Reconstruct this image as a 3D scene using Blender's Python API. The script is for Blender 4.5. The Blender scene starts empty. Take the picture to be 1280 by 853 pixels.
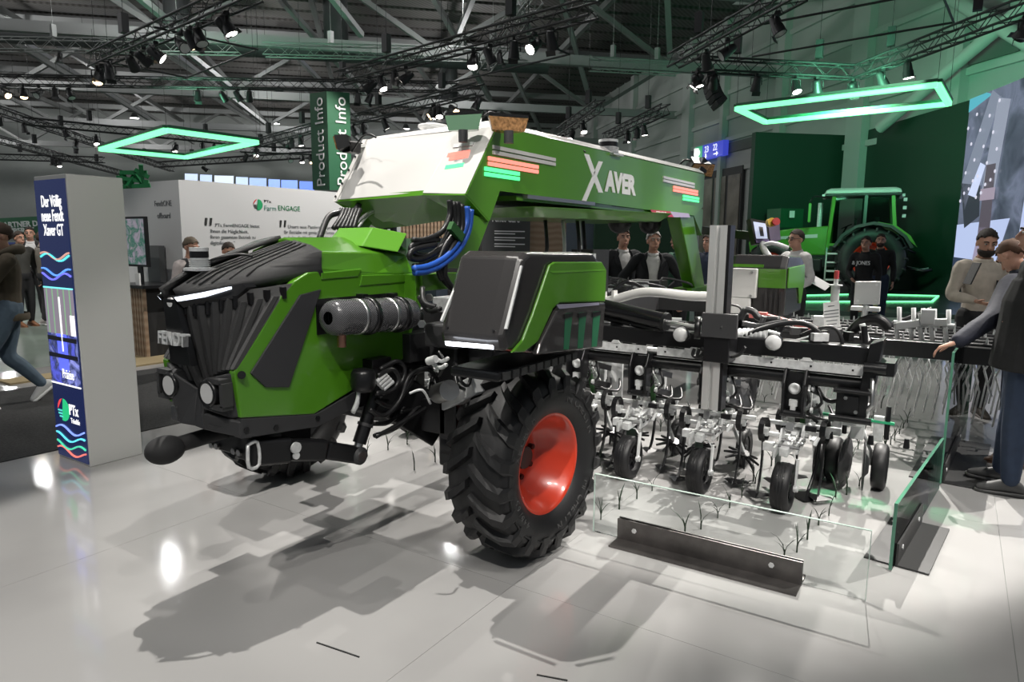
import bpy, bmesh, math, random
from mathutils import Vector, Matrix, Quaternion
random.seed(7)
SC = bpy.context.scene
COL = SC.collection
# ------------------------------------------------------------------ camera
FPX, CAMH = 853.0, 1.65
PITCH, YAW, ROLL = math.atan(126/853), math.atan2(560, 862), math.radians(0.5)
CM = Matrix.Rotation(YAW, 3, 'Z') @ Matrix.Rotation(math.pi/2-PITCH, 3, 'X') @ Matrix.Rotation(ROLL, 3, 'Z')
CP = Vector((0, 0, CAMH))
cam = bpy.data.cameras.new('camera'); cam_o = bpy.data.objects.new('camera', cam); COL.objects.link(cam_o)
cam_o.matrix_world = Matrix.Translation(CP) @ CM.to_4x4()
cam.sensor_width = 36; cam.lens = 36*FPX/1280; cam.clip_start = .05; cam.clip_end = 400
SC.camera = cam_o
# ------------------------------------------------------------------ world, lamps, exposure
w = bpy.data.worlds.new('hall_air'); SC.world = w; w.use_nodes = True
w.node_tree.nodes['Background'].inputs[0].default_value = (.80, .87, .92, 1)
w.node_tree.nodes['Background'].inputs[1].default_value = 0.18
SC.view_settings.view_transform = 'Standard'; SC.view_settings.look = 'None'
SC.view_settings.exposure = 0.0; SC.view_settings.gamma = 1
def spot(loc, target, power, size=40, blend=.25, rad=.03, col=(1, .96, .9)):
    l = bpy.data.lights.new('spot_lamp', 'SPOT'); l.energy = power; l.spot_size = math.radians(size); l.spot_blend = blend
    l.shadow_soft_size = rad; l.color = col
    o = bpy.data.objects.new('spot_lamp', l); COL.objects.link(o); o.location = loc
    o.rotation_euler = (Vector(target)-Vector(loc)).to_track_quat('-Z', 'Y').to_euler()
    return o
# truss spotlights over the stand, plus fill spots added for kiosk, beam, hoe, floor
K = .62
for lc, tg, pw, sz in (((1.4, .6, 6.5), (.6, 2.2, 0), 620, 66), ((.8, -.6, 6.4), (-5.2, 2.5, 1.2), 1500, 17), ((3.2, 4.2, 6.2), (-2.3, 5.2, 2.0), 1500, 34), ((-3.3, 2.6, 7.2), (-2.9, 2.3, 0), 2700, 34), ((0.2, -1.9, 6.6), (-2.9, 2.4, 1.0), 1500, 30), ((-1.2, 10.2, 6.4), (-1.2, 5.2, 0), 7000, 26), ((2.6, 8.0, 6.4), (-.9, 5.2, 0), 3600, 28), ((-5.0, 7.6, 6.4), (-3.2, 3.9, 0), 1500, 30), ((-5.8, 5.6, 6.4), (-2.6, 4.2, 0), 3000, 34),
    ((2.4, 1.2, 6.8), (-1.1, 4.6, .4), 2600, 25), ((-4.5, -1.0, 6.8), (-3.2, 2.8, 1.2), 420, 32), ((-0.2, 0.0, 6.6), (-1.5, 3.2, .8), 380, 34), ((-2.2, 10.5, 6.2), (-1.6, 7.5, 0), 1500, 70), ((-1.5, 14.5, 6.2), (-2.3, 18.2, 1.6), 1500, 60),
    ((-6.6, 9.0, 6.2), (-9.4, 7.4, 1.2), 2600, 80), ((-7.5, 2.0, 6.6), (-8.8, 3.6, .5), 650, 60), ((2.2, 3.5, 6.4), (0.3, 6.6, 1.2), 600, 60), ((-6.2, 12.5, 6.2), (-3.4, 8.6, 1.4), 900, 60), ((-13.0, 3.5, 6.4), (-14.5, 5.5, 0), 1300, 80)):
    spot(lc, tg, pw*K, sz)
# green spots added at the neon frames to tint hall wall and roof
spot((-2.4, 17.0, 4.7), (-3.5, 30.0, 9.0), 2600, 110, .9, .5, (.25, 1, .55)); spot((-.8, 16.6, 4.5), (1.2, 21.0, 4.2), 130, 90, 1, .4, (.15, 1, .45)); spot((-21.5, 13.2, 4.8), (-23, 20, 11), 900, 120, .9, .5, (.3, 1, .6))

# ------------------------------------------------------------------ materials
def mat(name, c, rough=.5, metal=0, emit=0, coat=0, bump=None, noise=None, alpha=None, ec=None):
    m = bpy.data.materials.new(name); m.use_nodes = True; nt = m.node_tree; b = nt.nodes['Principled BSDF']
    b.inputs['Base Color'].default_value = (*c, 1); b.inputs['Roughness'].default_value = rough; b.inputs['Metallic'].default_value = metal
    if coat: b.inputs['Coat Weight'].default_value = coat; b.inputs['Coat Roughness'].default_value = .06
    if emit:
        b.inputs['Emission Color'].default_value = (*(ec or c), 1); b.inputs['Emission Strength'].default_value = emit
    if bump or noise:
        tc = nt.nodes.new('ShaderNodeTexCoord'); n = nt.nodes.new('ShaderNodeTexNoise')
        sc = (bump or noise)[0]; n.inputs['Scale'].default_value = sc; n.inputs['Detail'].default_value = 4
        nt.links.new(tc.outputs['Object'], n.inputs['Vector'])
        if bump:
            bp = nt.nodes.new('ShaderNodeBump'); bp.inputs['Strength'].default_value = bump[1]; bp.inputs['Distance'].default_value = .004
            nt.links.new(n.outputs['Fac'], bp.inputs['Height']); nt.links.new(bp.outputs['Normal'], b.inputs['Normal'])
        if noise:
            r = nt.nodes.new('ShaderNodeValToRGB'); k = noise[1]
            r.color_ramp.elements[0].position = .3; r.color_ramp.elements[1].position = .7
            r.color_ramp.elements[0].color = (*[v*(1-k) for v in c], 1); r.color_ramp.elements[1].color = (*[min(1, v*(1+k)) for v in c], 1)
            nt.links.new(n.outputs['Fac'], r.inputs['Fac']); nt.links.new(r.outputs['Color'], b.inputs['Base Color'])
    return m
def glass_mat(name, tint, edge=False):
    m = bpy.data.materials.new(name); m.use_nodes = True; nt = m.node_tree; nt.nodes.clear()
    o = nt.nodes.new('ShaderNodeOutputMaterial'); mx = nt.nodes.new('ShaderNodeMixShader'); fr = nt.nodes.new('ShaderNodeFresnel')
    t = nt.nodes.new('ShaderNodeBsdfTransparent'); g = nt.nodes.new('ShaderNodeBsdfGlossy')
    fr.inputs['IOR'].default_value = 1.10; t.inputs['Color'].default_value = (*tint, 1); g.inputs['Roughness'].default_value = .01
    nt.links.new(fr.outputs[0], mx.inputs[0]); nt.links.new(t.outputs[0], mx.inputs[1]); nt.links.new(g.outputs[0], mx.inputs[2])
    nt.links.new(mx.outputs[0], o.inputs[0]); return m
def stripes(name, c1, c2, scale, axis='X', rough=.6, dist=0):
    m = mat(name, c1, rough); nt = m.node_tree; b = nt.nodes['Principled BSDF']
    tc = nt.nodes.new('ShaderNodeTexCoord'); wv = nt.nodes.new('ShaderNodeTexWave'); wv.bands_direction = axis
    wv.inputs['Scale'].default_value = scale; wv.inputs['Distortion'].default_value = dist
    r = nt.nodes.new('ShaderNodeValToRGB'); r.color_ramp.elements[0].color = (*c1, 1); r.color_ramp.elements[1].color = (*c2, 1)
    nt.links.new(tc.outputs['Object'], wv.inputs['Vector']); nt.links.new(wv.outputs['Fac'], r.inputs['Fac']); nt.links.new(r.outputs['Color'], b.inputs['Base Color'])
    return m
def screen_mat(name, cols, scale, strength, dist=3.0, kind='noise'):
    """a lit picture screen: blotchy procedural picture"""
    m = mat(name, (.02, .02, .02), .25); nt = m.node_tree; b = nt.nodes['Principled BSDF']
    tc = nt.nodes.new('ShaderNodeTexCoord')
    n = nt.nodes.new('ShaderNodeTexVoronoi' if kind == 'vor' else 'ShaderNodeTexNoise'); n.inputs['Scale'].default_value = scale
    if kind == 'noise': n.inputs['Detail'].default_value = 5; n.inputs['Distortion'].default_value = dist
    r = nt.nodes.new('ShaderNodeValToRGB'); cr = r.color_ramp
    while len(cr.elements) < len(cols): cr.elements.new(.5)
    for i, c in enumerate(cols):
        cr.elements[i].position = .25+.5*i/max(1, len(cols)-1); cr.elements[i].color = (*c, 1)
    nt.links.new(tc.outputs['Object'], n.inputs['Vector']); nt.links.new(n.outputs[0] if kind == 'vor' else n.outputs['Fac'], r.inputs['Fac'])
    nt.links.new(r.outputs['Color'], b.inputs['Emission Color']); b.inputs['Emission Strength'].default_value = strength
    return m
M = {}
M['green'] = mat('green_paint', (.075, .24, .012), .28, 0, 0, .5)
M['green_light'] = mat('bright_green_paint', (.12, .36, .025), .3, 0, 0, .6)
M['green_dark'] = mat('dark_green_paint', (.02, .10, .02), .5)
M['white'] = mat('white_paint', (.60, .59, .575), .3, 0, 0, .5)
M['black_plastic'] = mat('grained_black_plastic', (.040, .040, .041), .44, 0, 0, 0, (900, .6))
M['grey_plastic'] = mat('dark_grey_plastic', (.036, .036, .038), .5, 0, 0, 0, (700, .3))
M['dark_gloss'] = mat('dark_grey_gloss_cover', (.030, .028, .028), .24, 0, 0, .4)
M['mesh'] = stripes('black_mesh', (.02, .02, .022), (.045, .045, .05), 90, 'DIAGONAL', .5)
M['black'] = mat('black_paint', (.007, .007, .008), .33)
M['black_matt'] = mat('matt_black', (.015, .015, .016), .75)
M['hose'] = mat('black_hose_rubber', (.012, .012, .013), .4)
M['blue_hose'] = mat('blue_hose', (.02, .10, .48), .4)
M['rubber'] = mat('tyre_rubber', (.011, .011, .012), .52, 0, 0, 0, (120, .15))
M['red'] = mat('red_rim_paint', (.62, .045, .015), .3, 0, 0, .6)
M['steel'] = mat('brushed_steel', (.55, .55, .55), .32, 1)
M['bolt'] = mat('bolt_steel', (.42, .42, .42), .35, 1)
M['galv'] = mat('galvanised_steel', (.68, .69, .69), .36, .25, 0, 0, None, (30, .18))
M['alu'] = mat('aluminium_profile', (.70, .70, .69), .33, .55)
M['raw'] = mat('raw_steel_angle', (.16, .15, .145), .42, .85, 0, 0, None, (9, .25))
M['silver_white'] = mat('pale_grey_paint', (.60, .61, .61), .4)
M['pale_green'] = mat('pale_green_print', (.33, .45, .40), .5)
M['led_white'] = mat('white_light_bar', (1, 1, 1), .3, 0, 5, 0, None, None, None, (.85, .9, 1))
M['led_cool'] = mat('headlight_strip', (1, 1, 1), .2, 0, 1.6, 0, None, None, None, (.8, .88, 1))
M['glow_red'] = mat('red_reflection_glow', (.3, .05, .04), .3, 0, 1.5, 0, None, None, None, (1, .26, .20))  # emissive colour for painted red reflections
M['glow_green'] = mat('green_reflection_glow', (.05, .3, .1), .3, 0, 1.4, 0, None, None, None, (.10, 1, .34))  # emissive colour for painted green reflections
M['neon'] = mat('green_neon', (.1, .4, .2), .3, 0, 1.9, 0, None, None, None, (.18, 1.0, .38))
M['lens'] = mat('lamp_glass', (.75, .75, .75), .12, .2)
M['amber'] = mat('amber_lens', (.36, .19, .08), .2, 0, 0, 0, None, (60, .5))
M['green_lens'] = mat('green_tinted_lens', (.16, .30, .19), .15, 0, 0, .5)
M['carbon'] = stripes('carbon_fibre', (.008, .008, .009), (.16, .16, .17), 60, 'DIAGONAL', .22)
M['copper'] = mat('copper_pipe', (.55, .28, .2), .35, 1)
M['glass'] = glass_mat('clear_glass', (.975, .99, .985))
M['glass_edge'] = mat('glass_edge', (.08, .22, .15), .15)
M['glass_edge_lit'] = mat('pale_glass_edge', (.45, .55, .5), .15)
M['windscreen'] = glass_mat('tractor_glass', (.55, .62, .58))
M['leaf'] = mat('dark_leaf', (.012, .028, .012), .5)
M['paper'] = mat('white_paper', (.80, .80, .79), .7)
M['ink'] = mat('black_print', (.02, .02, .02), .6)
M['grey_ink'] = mat('grey_print', (.16, .17, .18), .6)
M['white_ink'] = mat('white_print', (.85, .85, .85), .6)
M['screen_white'] = mat('lit_white_print', (1, 1, 1), .4, 0, 1.0)
M['truss'] = mat('black_truss_paint', (.014, .014, .015), .5)
M['spot_lit'] = mat('lit_spot_lens', (1, 1, 1), .3, 0, 9, 0, None, None, None, (1, .95, .88))
M['spot_warm'] = mat('warm_spot_lens', (1, 1, 1), .3, 0, 6, 0, None, None, None, (1, .72, .42))
M['wood'] = stripes('slatted_oak', (.30, .20, .13), (.40, .29, .20), 3, 'Z', .55, 3)
M['skin'] = mat('skin', (.50, .27, .19), .5)
M['skin2'] = mat('tanned_skin', (.38, .20, .135), .5)
M['eye'] = mat('eye_white', (.6, .58, .55), .3)

# ------------------------------------------------------------------ pixel rays (points are put on real planes)
def ray(px, py): return CM @ Vector(((px-640)/FPX, -(py-426.5)/FPX, -1))
def PL(px, py, ax, v):
    d = ray(px, py); return CP + d*((v-CP[ax])/d[ax])
def PX(px, py, v): return PL(px, py, 0, v)
def PY(px, py, v): return PL(px, py, 1, v)
def PZ(px, py, v=0): return PL(px, py, 2, v)
def PD(px, py, d): return CP + ray(px, py)*d

# ------------------------------------------------------------------ mesh builder
ROOTLOC = {}
def basis(d):
    d = Vector(d).normalized(); u = d.orthogonal().normalized()
    if abs(d.z) < .9: u = Vector((0, 0, 1)).cross(d).normalized()
    return u, d.cross(u).normalized(), d
class MB:
    def __init__(s): s.v = []; s.f = []; s.sm = []
    def add(s, vs, fs, smooth=False):
        n = len(s.v); s.v += [Vector(v) for v in vs]
        for f in fs: s.f.append([i+n for i in f]); s.sm.append(smooth)
        return s
    def box(s, c, d, rot=None, bev=0):
        x, y, z = d[0]/2, d[1]/2, d[2]/2; c = Vector(c)
        if bev and bev < min(x, y, z):
            vs = []
            for zz, e in ((-z, bev), (-z+bev, 0), (z-bev, 0), (z, bev)):
                vs += [(-x+e, -y+e, zz), (x-e, -y+e, zz), (x-e, y-e, zz), (-x+e, y-e, zz)]
            fs = [(3, 2, 1, 0), (12, 13, 14, 15)]
            for k in range(3):
                for i in range(4): fs.append((k*4+i, k*4+(i+1) % 4, k*4+4+(i+1) % 4, k*4+4+i))
        else:
            vs = [(-x, -y, -z), (x, -y, -z), (x, y, -z), (-x, y, -z), (-x, -y, z), (x, -y, z), (x, y, z), (-x, y, z)]
            fs = [(3, 2, 1, 0), (4, 5, 6, 7), (0, 1, 5, 4), (1, 2, 6, 5), (2, 3, 7, 6), (3, 0, 4, 7)]
        vs = [(rot @ Vector(v) if rot else Vector(v))+c for v in vs]
        return s.add(vs, fs)
    def bx(s, a, b): # corner to corner
        a, b = Vector(a), Vector(b); return s.box((a+b)/2, [abs(k) for k in (b-a)])
    def beam(s, p0, p1, w, h, up=(0, 0, 1)):
        p0, p1 = Vector(p0), Vector(p1); d = (p1-p0).normalized(); sd = d.cross(Vector(up))
        if sd.length < 1e-4: sd = d.cross(Vector((1, 0, 0)))
        sd.normalize(); u = sd.cross(d)
        vs = [p+sd*a*w/2+u*b*h/2 for p in (p0, p1) for a, b in ((-1, -1), (1, -1), (1, 1), (-1, 1))]
        return s.add(vs, [(0, 1, 2, 3), (7, 6, 5, 4), (0, 4, 5, 1), (1, 5, 6, 2), (2, 6, 7, 3), (3, 7, 4, 0)])
    def hexa(s, b, t): # n-gon bottom and top rings
        n = len(b); fs = [tuple(reversed(range(n))), tuple(range(n, 2*n))]
        for i in range(n): fs.append((i, (i+1) % n, n+(i+1) % n, n+i))
        return s.add(list(b)+list(t), fs)
    def prism(s, pts, off): # polygon swept by a vector
        o = Vector(off); return s.hexa(pts, [Vector(p)+o for p in pts])
    def poly(s, pts): return s.add(pts, [tuple(range(len(pts)))])
    def loft(s, rings, cap=True, smooth=True):
        n = len(rings[0]); vs = [p for r in rings for p in r]; fs = []
        for k in range(len(rings)-1):
            for i in range(n): fs.append((k*n+i, k*n+(i+1) % n, (k+1)*n+(i+1) % n, (k+1)*n+i))
        if cap: fs += [tuple(reversed(range(n))), tuple(range((len(rings)-1)*n, len(rings)*n))]
        return s.add(vs, fs, smooth)
    def cyl(s, p0, p1, r0, r1=None, n=12, smooth=True, cap=True):
        p0, p1 = Vector(p0), Vector(p1); r1 = r0 if r1 is None else r1; u, v, d = basis(p1-p0)
        an = [2*math.pi*i/n for i in range(n)]
        a = [p0+(u*math.cos(t)+v*math.sin(t))*r0 for t in an]; b = [p1+(u*math.cos(t)+v*math.sin(t))*r1 for t in an]
        k = len(s.v); s.add(a+b, [(i, (i+1) % n, n+(i+1) % n, n+i) for i in range(n)], smooth)
        if cap: s.add(a, [tuple(reversed(range(n)))]); s.add(b, [tuple(range(n))])
        return s
    def lathe(s, prof, c, ax, n=24, smooth=True, close=False):
        c = Vector(c); u, v, d = basis(ax); vs = []; fs = []; m = len(prof)
        for i in range(n):
            t = 2*math.pi*i/n; e = u*math.cos(t)+v*math.sin(t)
            vs += [c+d*a+e*r for a, r in prof]
        for i in range(n):
            j = (i+1) % n
            for k in range(m if close else m-1):
                k2 = (k+1) % m; fs.append((i*m+k, j*m+k, j*m+k2, i*m+k2))
        return s.add(vs, fs, smooth)
    def tube(s, path, r, n=7, sub=0, cap=True):
        P = [Vector(p) for p in path]
        if sub: P = spline(P, sub)
        R = r if isinstance(r, (list, tuple)) else [r]*len(P)
        if len(R) != len(P): R = [R[0]+(R[-1]-R[0])*i/(len(P)-1) for i in range(len(P))]
        rings = []; u = None
        for i, p in enumerate(P):
            d = (P[min(i+1, len(P)-1)]-P[max(i-1, 0)]).normalized()
            if u is None: u = d.orthogonal().normalized()
            u = (u-d*u.dot(d)); u = u.normalized() if u.length > 1e-5 else d.orthogonal().normalized(); vv = d.cross(u)
            rings.append([p+(u*math.cos(2*math.pi*k/n)+vv*math.sin(2*math.pi*k/n))*R[i] for k in range(n)])
        return s.loft(rings, cap)
    def sphere(s, c, r, n=12, m=8, rot=None):
        c = Vector(c); r = (r, r, r) if not isinstance(r, (tuple, list)) else r; vs = []; fs = []
        for j in range(m+1):
            ph = math.pi*j/m
            for i in range(n):
                t = 2*math.pi*i/n; p = Vector((r[0]*math.sin(ph)*math.cos(t), r[1]*math.sin(ph)*math.sin(t), r[2]*math.cos(ph)))
                vs.append(c+(rot @ p if rot else p))
        for j in range(m):
            for i in range(n): fs.append((j*n+i, (j+1)*n+i, (j+1)*n+(i+1) % n, j*n+(i+1) % n))
        return s.add(vs, fs, True)
    def build(s, name, m, parent=None, bev=0, kind=None, label=None):
        me = bpy.data.meshes.new(name); off = ROOTLOC.get(parent.name, Vector()) if parent else Vector()
        me.from_pydata([v-off for v in s.v], [], s.f)
        bm = bmesh.new(); bm.from_mesh(me)
        for i, f in enumerate(bm.faces): f.smooth = s.sm[i]
        bmesh.ops.recalc_face_normals(bm, faces=bm.faces)
        bm.to_mesh(me); bm.free()
        for mm in (m if isinstance(m, list) else [m]): me.materials.append(M[mm] if isinstance(mm, str) else mm)
        o = bpy.data.objects.new(name, me); COL.objects.link(o)
        if parent:
            o.parent = parent; ROOTLOC[o.name] = off
        if bev:
            b = o.modifiers.new('bevel', 'BEVEL'); b.width = bev; b.segments = 2; b.limit_method = 'ANGLE'; b.angle_limit = .5
        if kind: o['kind'] = kind
        if label: o['label'] = label
        return o
def spline(P, k):
    out = []
    for i in range(len(P)-1):
        a, b, c, d = P[max(i-1, 0)], P[i], P[i+1], P[min(i+2, len(P)-1)]
        for j in range(k):
            t = j/k
            out.append(.5*((2*b)+(c-a)*t+(2*a-5*b+4*c-d)*t*t+(3*b-a-3*c+d)*t**3))
    return out+[P[-1]]
def thing(name, label, cat, loc, group=None):
    o = bpy.data.objects.new(name, None); COL.objects.link(o); o.location = loc; o.empty_display_size = .1
    o['label'] = label; o['category'] = cat
    if group: o['group'] = group
    ROOTLOC[o.name] = Vector(loc); return o
def tag(o, label, cat, group=None):
    o['label'] = label; o['category'] = cat
    if group: o['group'] = group
    return o
def struct(name, mb, m, label=None, parent=None):
    o = mb.build(name, m, parent); o['kind'] = 'structure'
    if label: o['label'] = label
    return o
def copy_tree(o, loc=None, rot=None, parent=None):
    c = o.copy(); COL.objects.link(c)
    if parent: c.parent = parent
    if loc is not None: c.location = loc
    if rot is not None: c.rotation_euler = rot
    for ch in o.children: copy_tree(ch, None, None, c)
    return c
def text(name, body, size, org, ux, uy, m, parent=None, depth=.002, align='LEFT', sx=1.0, bold=0, spacing=1.0):
    """flat raised lettering: baseline starts at org, runs along ux, letter tops along uy"""
    cu = bpy.data.curves.new(name, 'FONT'); cu.body = body; cu.size = size; cu.extrude = depth; cu.align_x = align; cu.offset = bold; cu.space_line = spacing
    cu.resolution_u = 3
    t = bpy.data.objects.new(name, cu); COL.objects.link(t)
    bpy.context.view_layer.update()
    me = bpy.data.meshes.new_from_object(t.evaluated_get(bpy.context.evaluated_depsgraph_get()))
    bpy.data.objects.remove(t); bpy.data.curves.remove(cu)
    ux = Vector(ux).normalized(); uy = Vector(uy); uy = (uy-ux*uy.dot(ux)).normalized(); uz = ux.cross(uy)
    off = ROOTLOC.get(parent.name, Vector()) if parent else Vector()
    o_ = Vector(org)-off
    for v in me.vertices: v.co = o_+ux*v.co.x*sx+uy*v.co.y+uz*v.co.z
    me.materials.clear(); me.materials.append(M[m] if isinstance(m, str) else m)
    o = bpy.data.objects.new(name, me); COL.objects.link(o)
    if parent: o.parent = parent; ROOTLOC[o.name] = off
    return o
ORD = ['first', 'second', 'third', 'fourth', 'fifth', 'sixth', 'seventh', 'eighth', 'ninth', 'tenth', 'eleventh', 'twelfth', 'thirteenth', 'fourteenth', 'fifteenth', 'sixteenth', 'seventeenth', 'eighteenth', 'nineteenth', 'twentieth', 'twenty-first', 'twenty-second', 'twenty-third', 'twenty-fourth', 'twenty-fifth', 'twenty-sixth', 'twenty-seventh', 'twenty-eighth']
V = Vector
def bolts(parent, pts, d, r=.012, h=.012, m='bolt', name='bolt'):
    first = None
    for p in pts:
        p = V(p); mb = MB(); mb.cyl(p, p+V(d).normalized()*h, r, n=6, smooth=False); mb.build(name, m, parent)
def logo(par, c, r, ux, out, lit=0):
    c = V(c); ux = V(ux); uz = V((0, 0, 1)); out = V(out)
    def seg(f0, f1, m, clip=None):
        pts = [c+ux*r*math.cos(a)+uz*r*math.sin(a) for a in [f0+(f1-f0)*k/12 for k in range(13)]]
        mb = MB(); mb.prism(pts, out*.004); mb.build('emblem', m, par)
    E1 = 1.0 if lit else 0
    seg(-1.9, 1.55, mat('emblem_green', (.02, .34, .13), .4, 0, E1, 0, None, None, None, (.02, .5, .2)))
    seg(1.75, 3.1, mat('emblem_red', (.6, .05, .06), .4, 0, E1, 0, None, None, None, (.8, .06, .07)))
    for k in range(3): mb = MB(); z = -r*(.1+.27*k); mb.beam(c+ux*(-r*math.cos(math.asin(.1+.27*k)))+uz*z+out*.002, c+ux*(-r*.28+r*.08*k)+uz*z+out*.002, .004, r*.14); mb.build('emblem', mat('emblem_line', (.03, .3, .3) if lit else (.05, .05, .05), .4, 0, E1, 0, None, None, None, (.1, .7, .6)), par)
# ================================================================== setting
def tilefloor():
    m = mat('glossy_white_floor', (.47, .47, .47), .11, 0, 0, 0, None, None); nt = m.node_tree; b = nt.nodes['Principled BSDF']
    tc = nt.nodes.new('ShaderNodeTexCoord'); n = nt.nodes.new('ShaderNodeTexNoise'); n.inputs['Scale'].default_value = 1.3; n.inputs['Detail'].default_value = 6
    r = nt.nodes.new('ShaderNodeMapRange'); r.inputs[3].default_value = .05; r.inputs[4].default_value = .12
    nt.links.new(tc.outputs['Object'], n.inputs['Vector']); nt.links.new(n.outputs['Fac'], r.inputs[0]); nt.links.new(r.outputs[0], b.inputs['Roughness'])
    n2 = nt.nodes.new('ShaderNodeTexNoise'); n2.inputs['Scale'].default_value = 1.1; n2.inputs['Detail'].default_value = 3
    cr = nt.nodes.new('ShaderNodeValToRGB'); cr.color_ramp.elements[0].position = .25; cr.color_ramp.elements[0].color = (.305, .30, .297, 1); cr.color_ramp.elements[1].position = .5; cr.color_ramp.elements[1].color = (.355, .35, .345, 1)
    nt.links.new(tc.outputs['Object'], n2.inputs['Vector']); nt.links.new(n2.outputs['Fac'], cr.inputs['Fac']); nt.links.new(cr.outputs['Color'], b.inputs['Base Color'])
    return m
M['floor'] = tilefloor()
mb = MB(); mb.bx((-75, -14, -.06), (30, 90, -.004)); M['hall_floor'] = mat('grey_green_hall_floor', (.16, .20, .17), .35, 0, 0, 0, None, (2, .15)); fl_ = struct('floor', mb, 'hall_floor', 'grey green hall floor beyond the white stand floor')
tw = 2.0
for i in range(-5, 3):
    for j in range(-2, 5):
        x0, y0 = i*tw+.33, j*tw*1.1+.4
        if x0 < -10 or x0 > 6: continue
        mb = MB(); mb.bx((x0+.0008, y0+.0008, -.004), (x0+tw-.0008, y0+tw*1.1-.0008, 0)); o = mb.build('floor_panel', 'floor', fl_)
M['carpet'] = mat('dark_carpet', (.022, .022, .022), .95, 0, 0, 0, (70, .8), (3, .5))
M['tan'] = mat('tan_carpet', (.30, .235, .13), .95, 0, 0, 0, (120, .5))
c0, c1 = PZ(0, 570), PZ(215, 528)
mb = MB(); mb.prism([V((-6.05, -6, .001)), V((-5.72, 3.40, .001)), V((-5.72, 9, .001)), V((-8.35, 9, .001)), V((-8.62, -6, .001))], (0, 0, .006)); tag(mb.build('carpet', 'carpet'), 'dark charcoal carpet strip running behind the grey kiosk', 'carpet')
mb = MB(); mb.prism([V((-8.75, 3.2, .001)), V((-8.6, 9, .001)), V((-9.24, 9, .001)), V((-9.24, 5.6, .001)), V((-9.6, 5.5, .001)), V((-9.7, 4.75, .001)), V((-9.0, 4.75, .001)), V((-9.1, 3.2, .001))], (0, 0, .02)); tag(mb.build('carpet', 'tan'), 'tan mat at the foot of the slatted counter', 'carpet')
for x, y, a, l in ((-.9, 1.72, .12, .22), (-2.2, 1.34, .3, .12)):
    p = PZ(*((422, 813) if l == .22 else (690, 848))); d = V((math.cos(a), math.sin(a), 0)); mb = MB(); mb.beam(p-d*l/2+V((0, 0, .002)), p+d*l/2+V((0, 0, .002)), .006, .003); tag(mb.build('litter_strip', 'black_matt'), 'thin dark sliver lying on the floor '+('near the bottom edge, left' if l == .22 else 'by the bottom edge under the light patch'), 'litter')
# hall walls (the hall stands at 45 degrees to the stand)
U = V((-.70, .714, 0)).normalized(); Wn = V((U.y, -U.x, 0))      # along the hall, across the hall
M['hallwall'] = mat('pale_hall_wall', (.40, .42, .40), .75, 0, 0, 0, None, (.4, .08)); M['wallrib'] = mat('hall_wall_rib', (.46, .48, .46), .7)
WD = 18.5
def wall_pt(s, z, off=0): return U*s+Wn*(WD+off)+V((0, 0, z))
mb = MB(); a, b = wall_pt(8, 0), wall_pt(72, 0); mb.prism([a, b, b+V((0, 0, 14)), a+V((0, 0, 14))], Wn*.4); wr = struct('wall_right', mb, 'hallwall', 'pale panelled hall wall behind the stage')
def wpx(px, py, off=-.05):
    d = ray(px, py); n = Wn; return CP+d*((n*(WD+off)-CP).dot(n)/d.dot(n))
for px, wd in ((860, 1.0), (792, .6), (744, .5), (1072, .9), (975, .55), (1190, .6), (905, .35), (713, .4)):
    p = wpx(px, 200); s = p.dot(U); mb = MB(); a, b = wall_pt(s-wd/2, 0, -.35), wall_pt(s+wd/2, 0, -.35); mb.prism([a, b, b+V((0, 0, 14)), a+V((0, 0, 14))], Wn*.34); struct('trim_1', mb, 'wallrib', None, wr)
for z in (5.3, 6.9, 8.0, 9.3, 10.8):
    mb = MB(); a, b = wall_pt(9, z, -.14), wall_pt(71, z, -.14); mb.prism([a, b, b+V((0, 0, .22)), a+V((0, 0, .22))], Wn*.13); struct('trim_2', mb, 'wallrib', None, wr)
# recessed dark panels high on the wall
for px0, px1, z0, z1 in ((872, 948, 6.3, 6.8), (1195, 1265, 7.2, 7.9)):
    s0, s1 = wpx(px0, 150).dot(U), wpx(px1, 150).dot(U); mb = MB(); a, b = wall_pt(s0, z0, -.10), wall_pt(s1, z0, -.10); mb.prism([a, b, b+V((0, 0, z1-z0)), a+V((0, 0, z1-z0))], Wn*.08); struct('trim_3', mb, mat('dark_grey_panel', (.14, .15, .14), .8), None, wr)
mb = MB(); a, b = U*72-Wn*60, U*72+Wn*WD; mb.prism([a, b, b+V((0, 0, 14)), a+V((0, 0, 14))], U*.4); struct('wall_back', mb, 'hallwall', 'far end wall of the exhibition hall')
mb = MB(); mb.prism([wpx(845, 10, -1.0), wpx(1010, 0, -1.0), wpx(1010, -16, -1.0), wpx(845, -4, -1.0)], Wn*.3) ; struct('trim_4', mb, 'wallrib', None, wr)
mb = MB(); mb.cyl(wpx(1100, 160, -.9), wpx(1290, 0, -.9), .20, n=10); mb.cyl(wpx(1195, 0, -.9), wpx(1300, 62, -.9), .22, n=10); struct('trim_5', mb, 'wallrib', None, wr)
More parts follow.
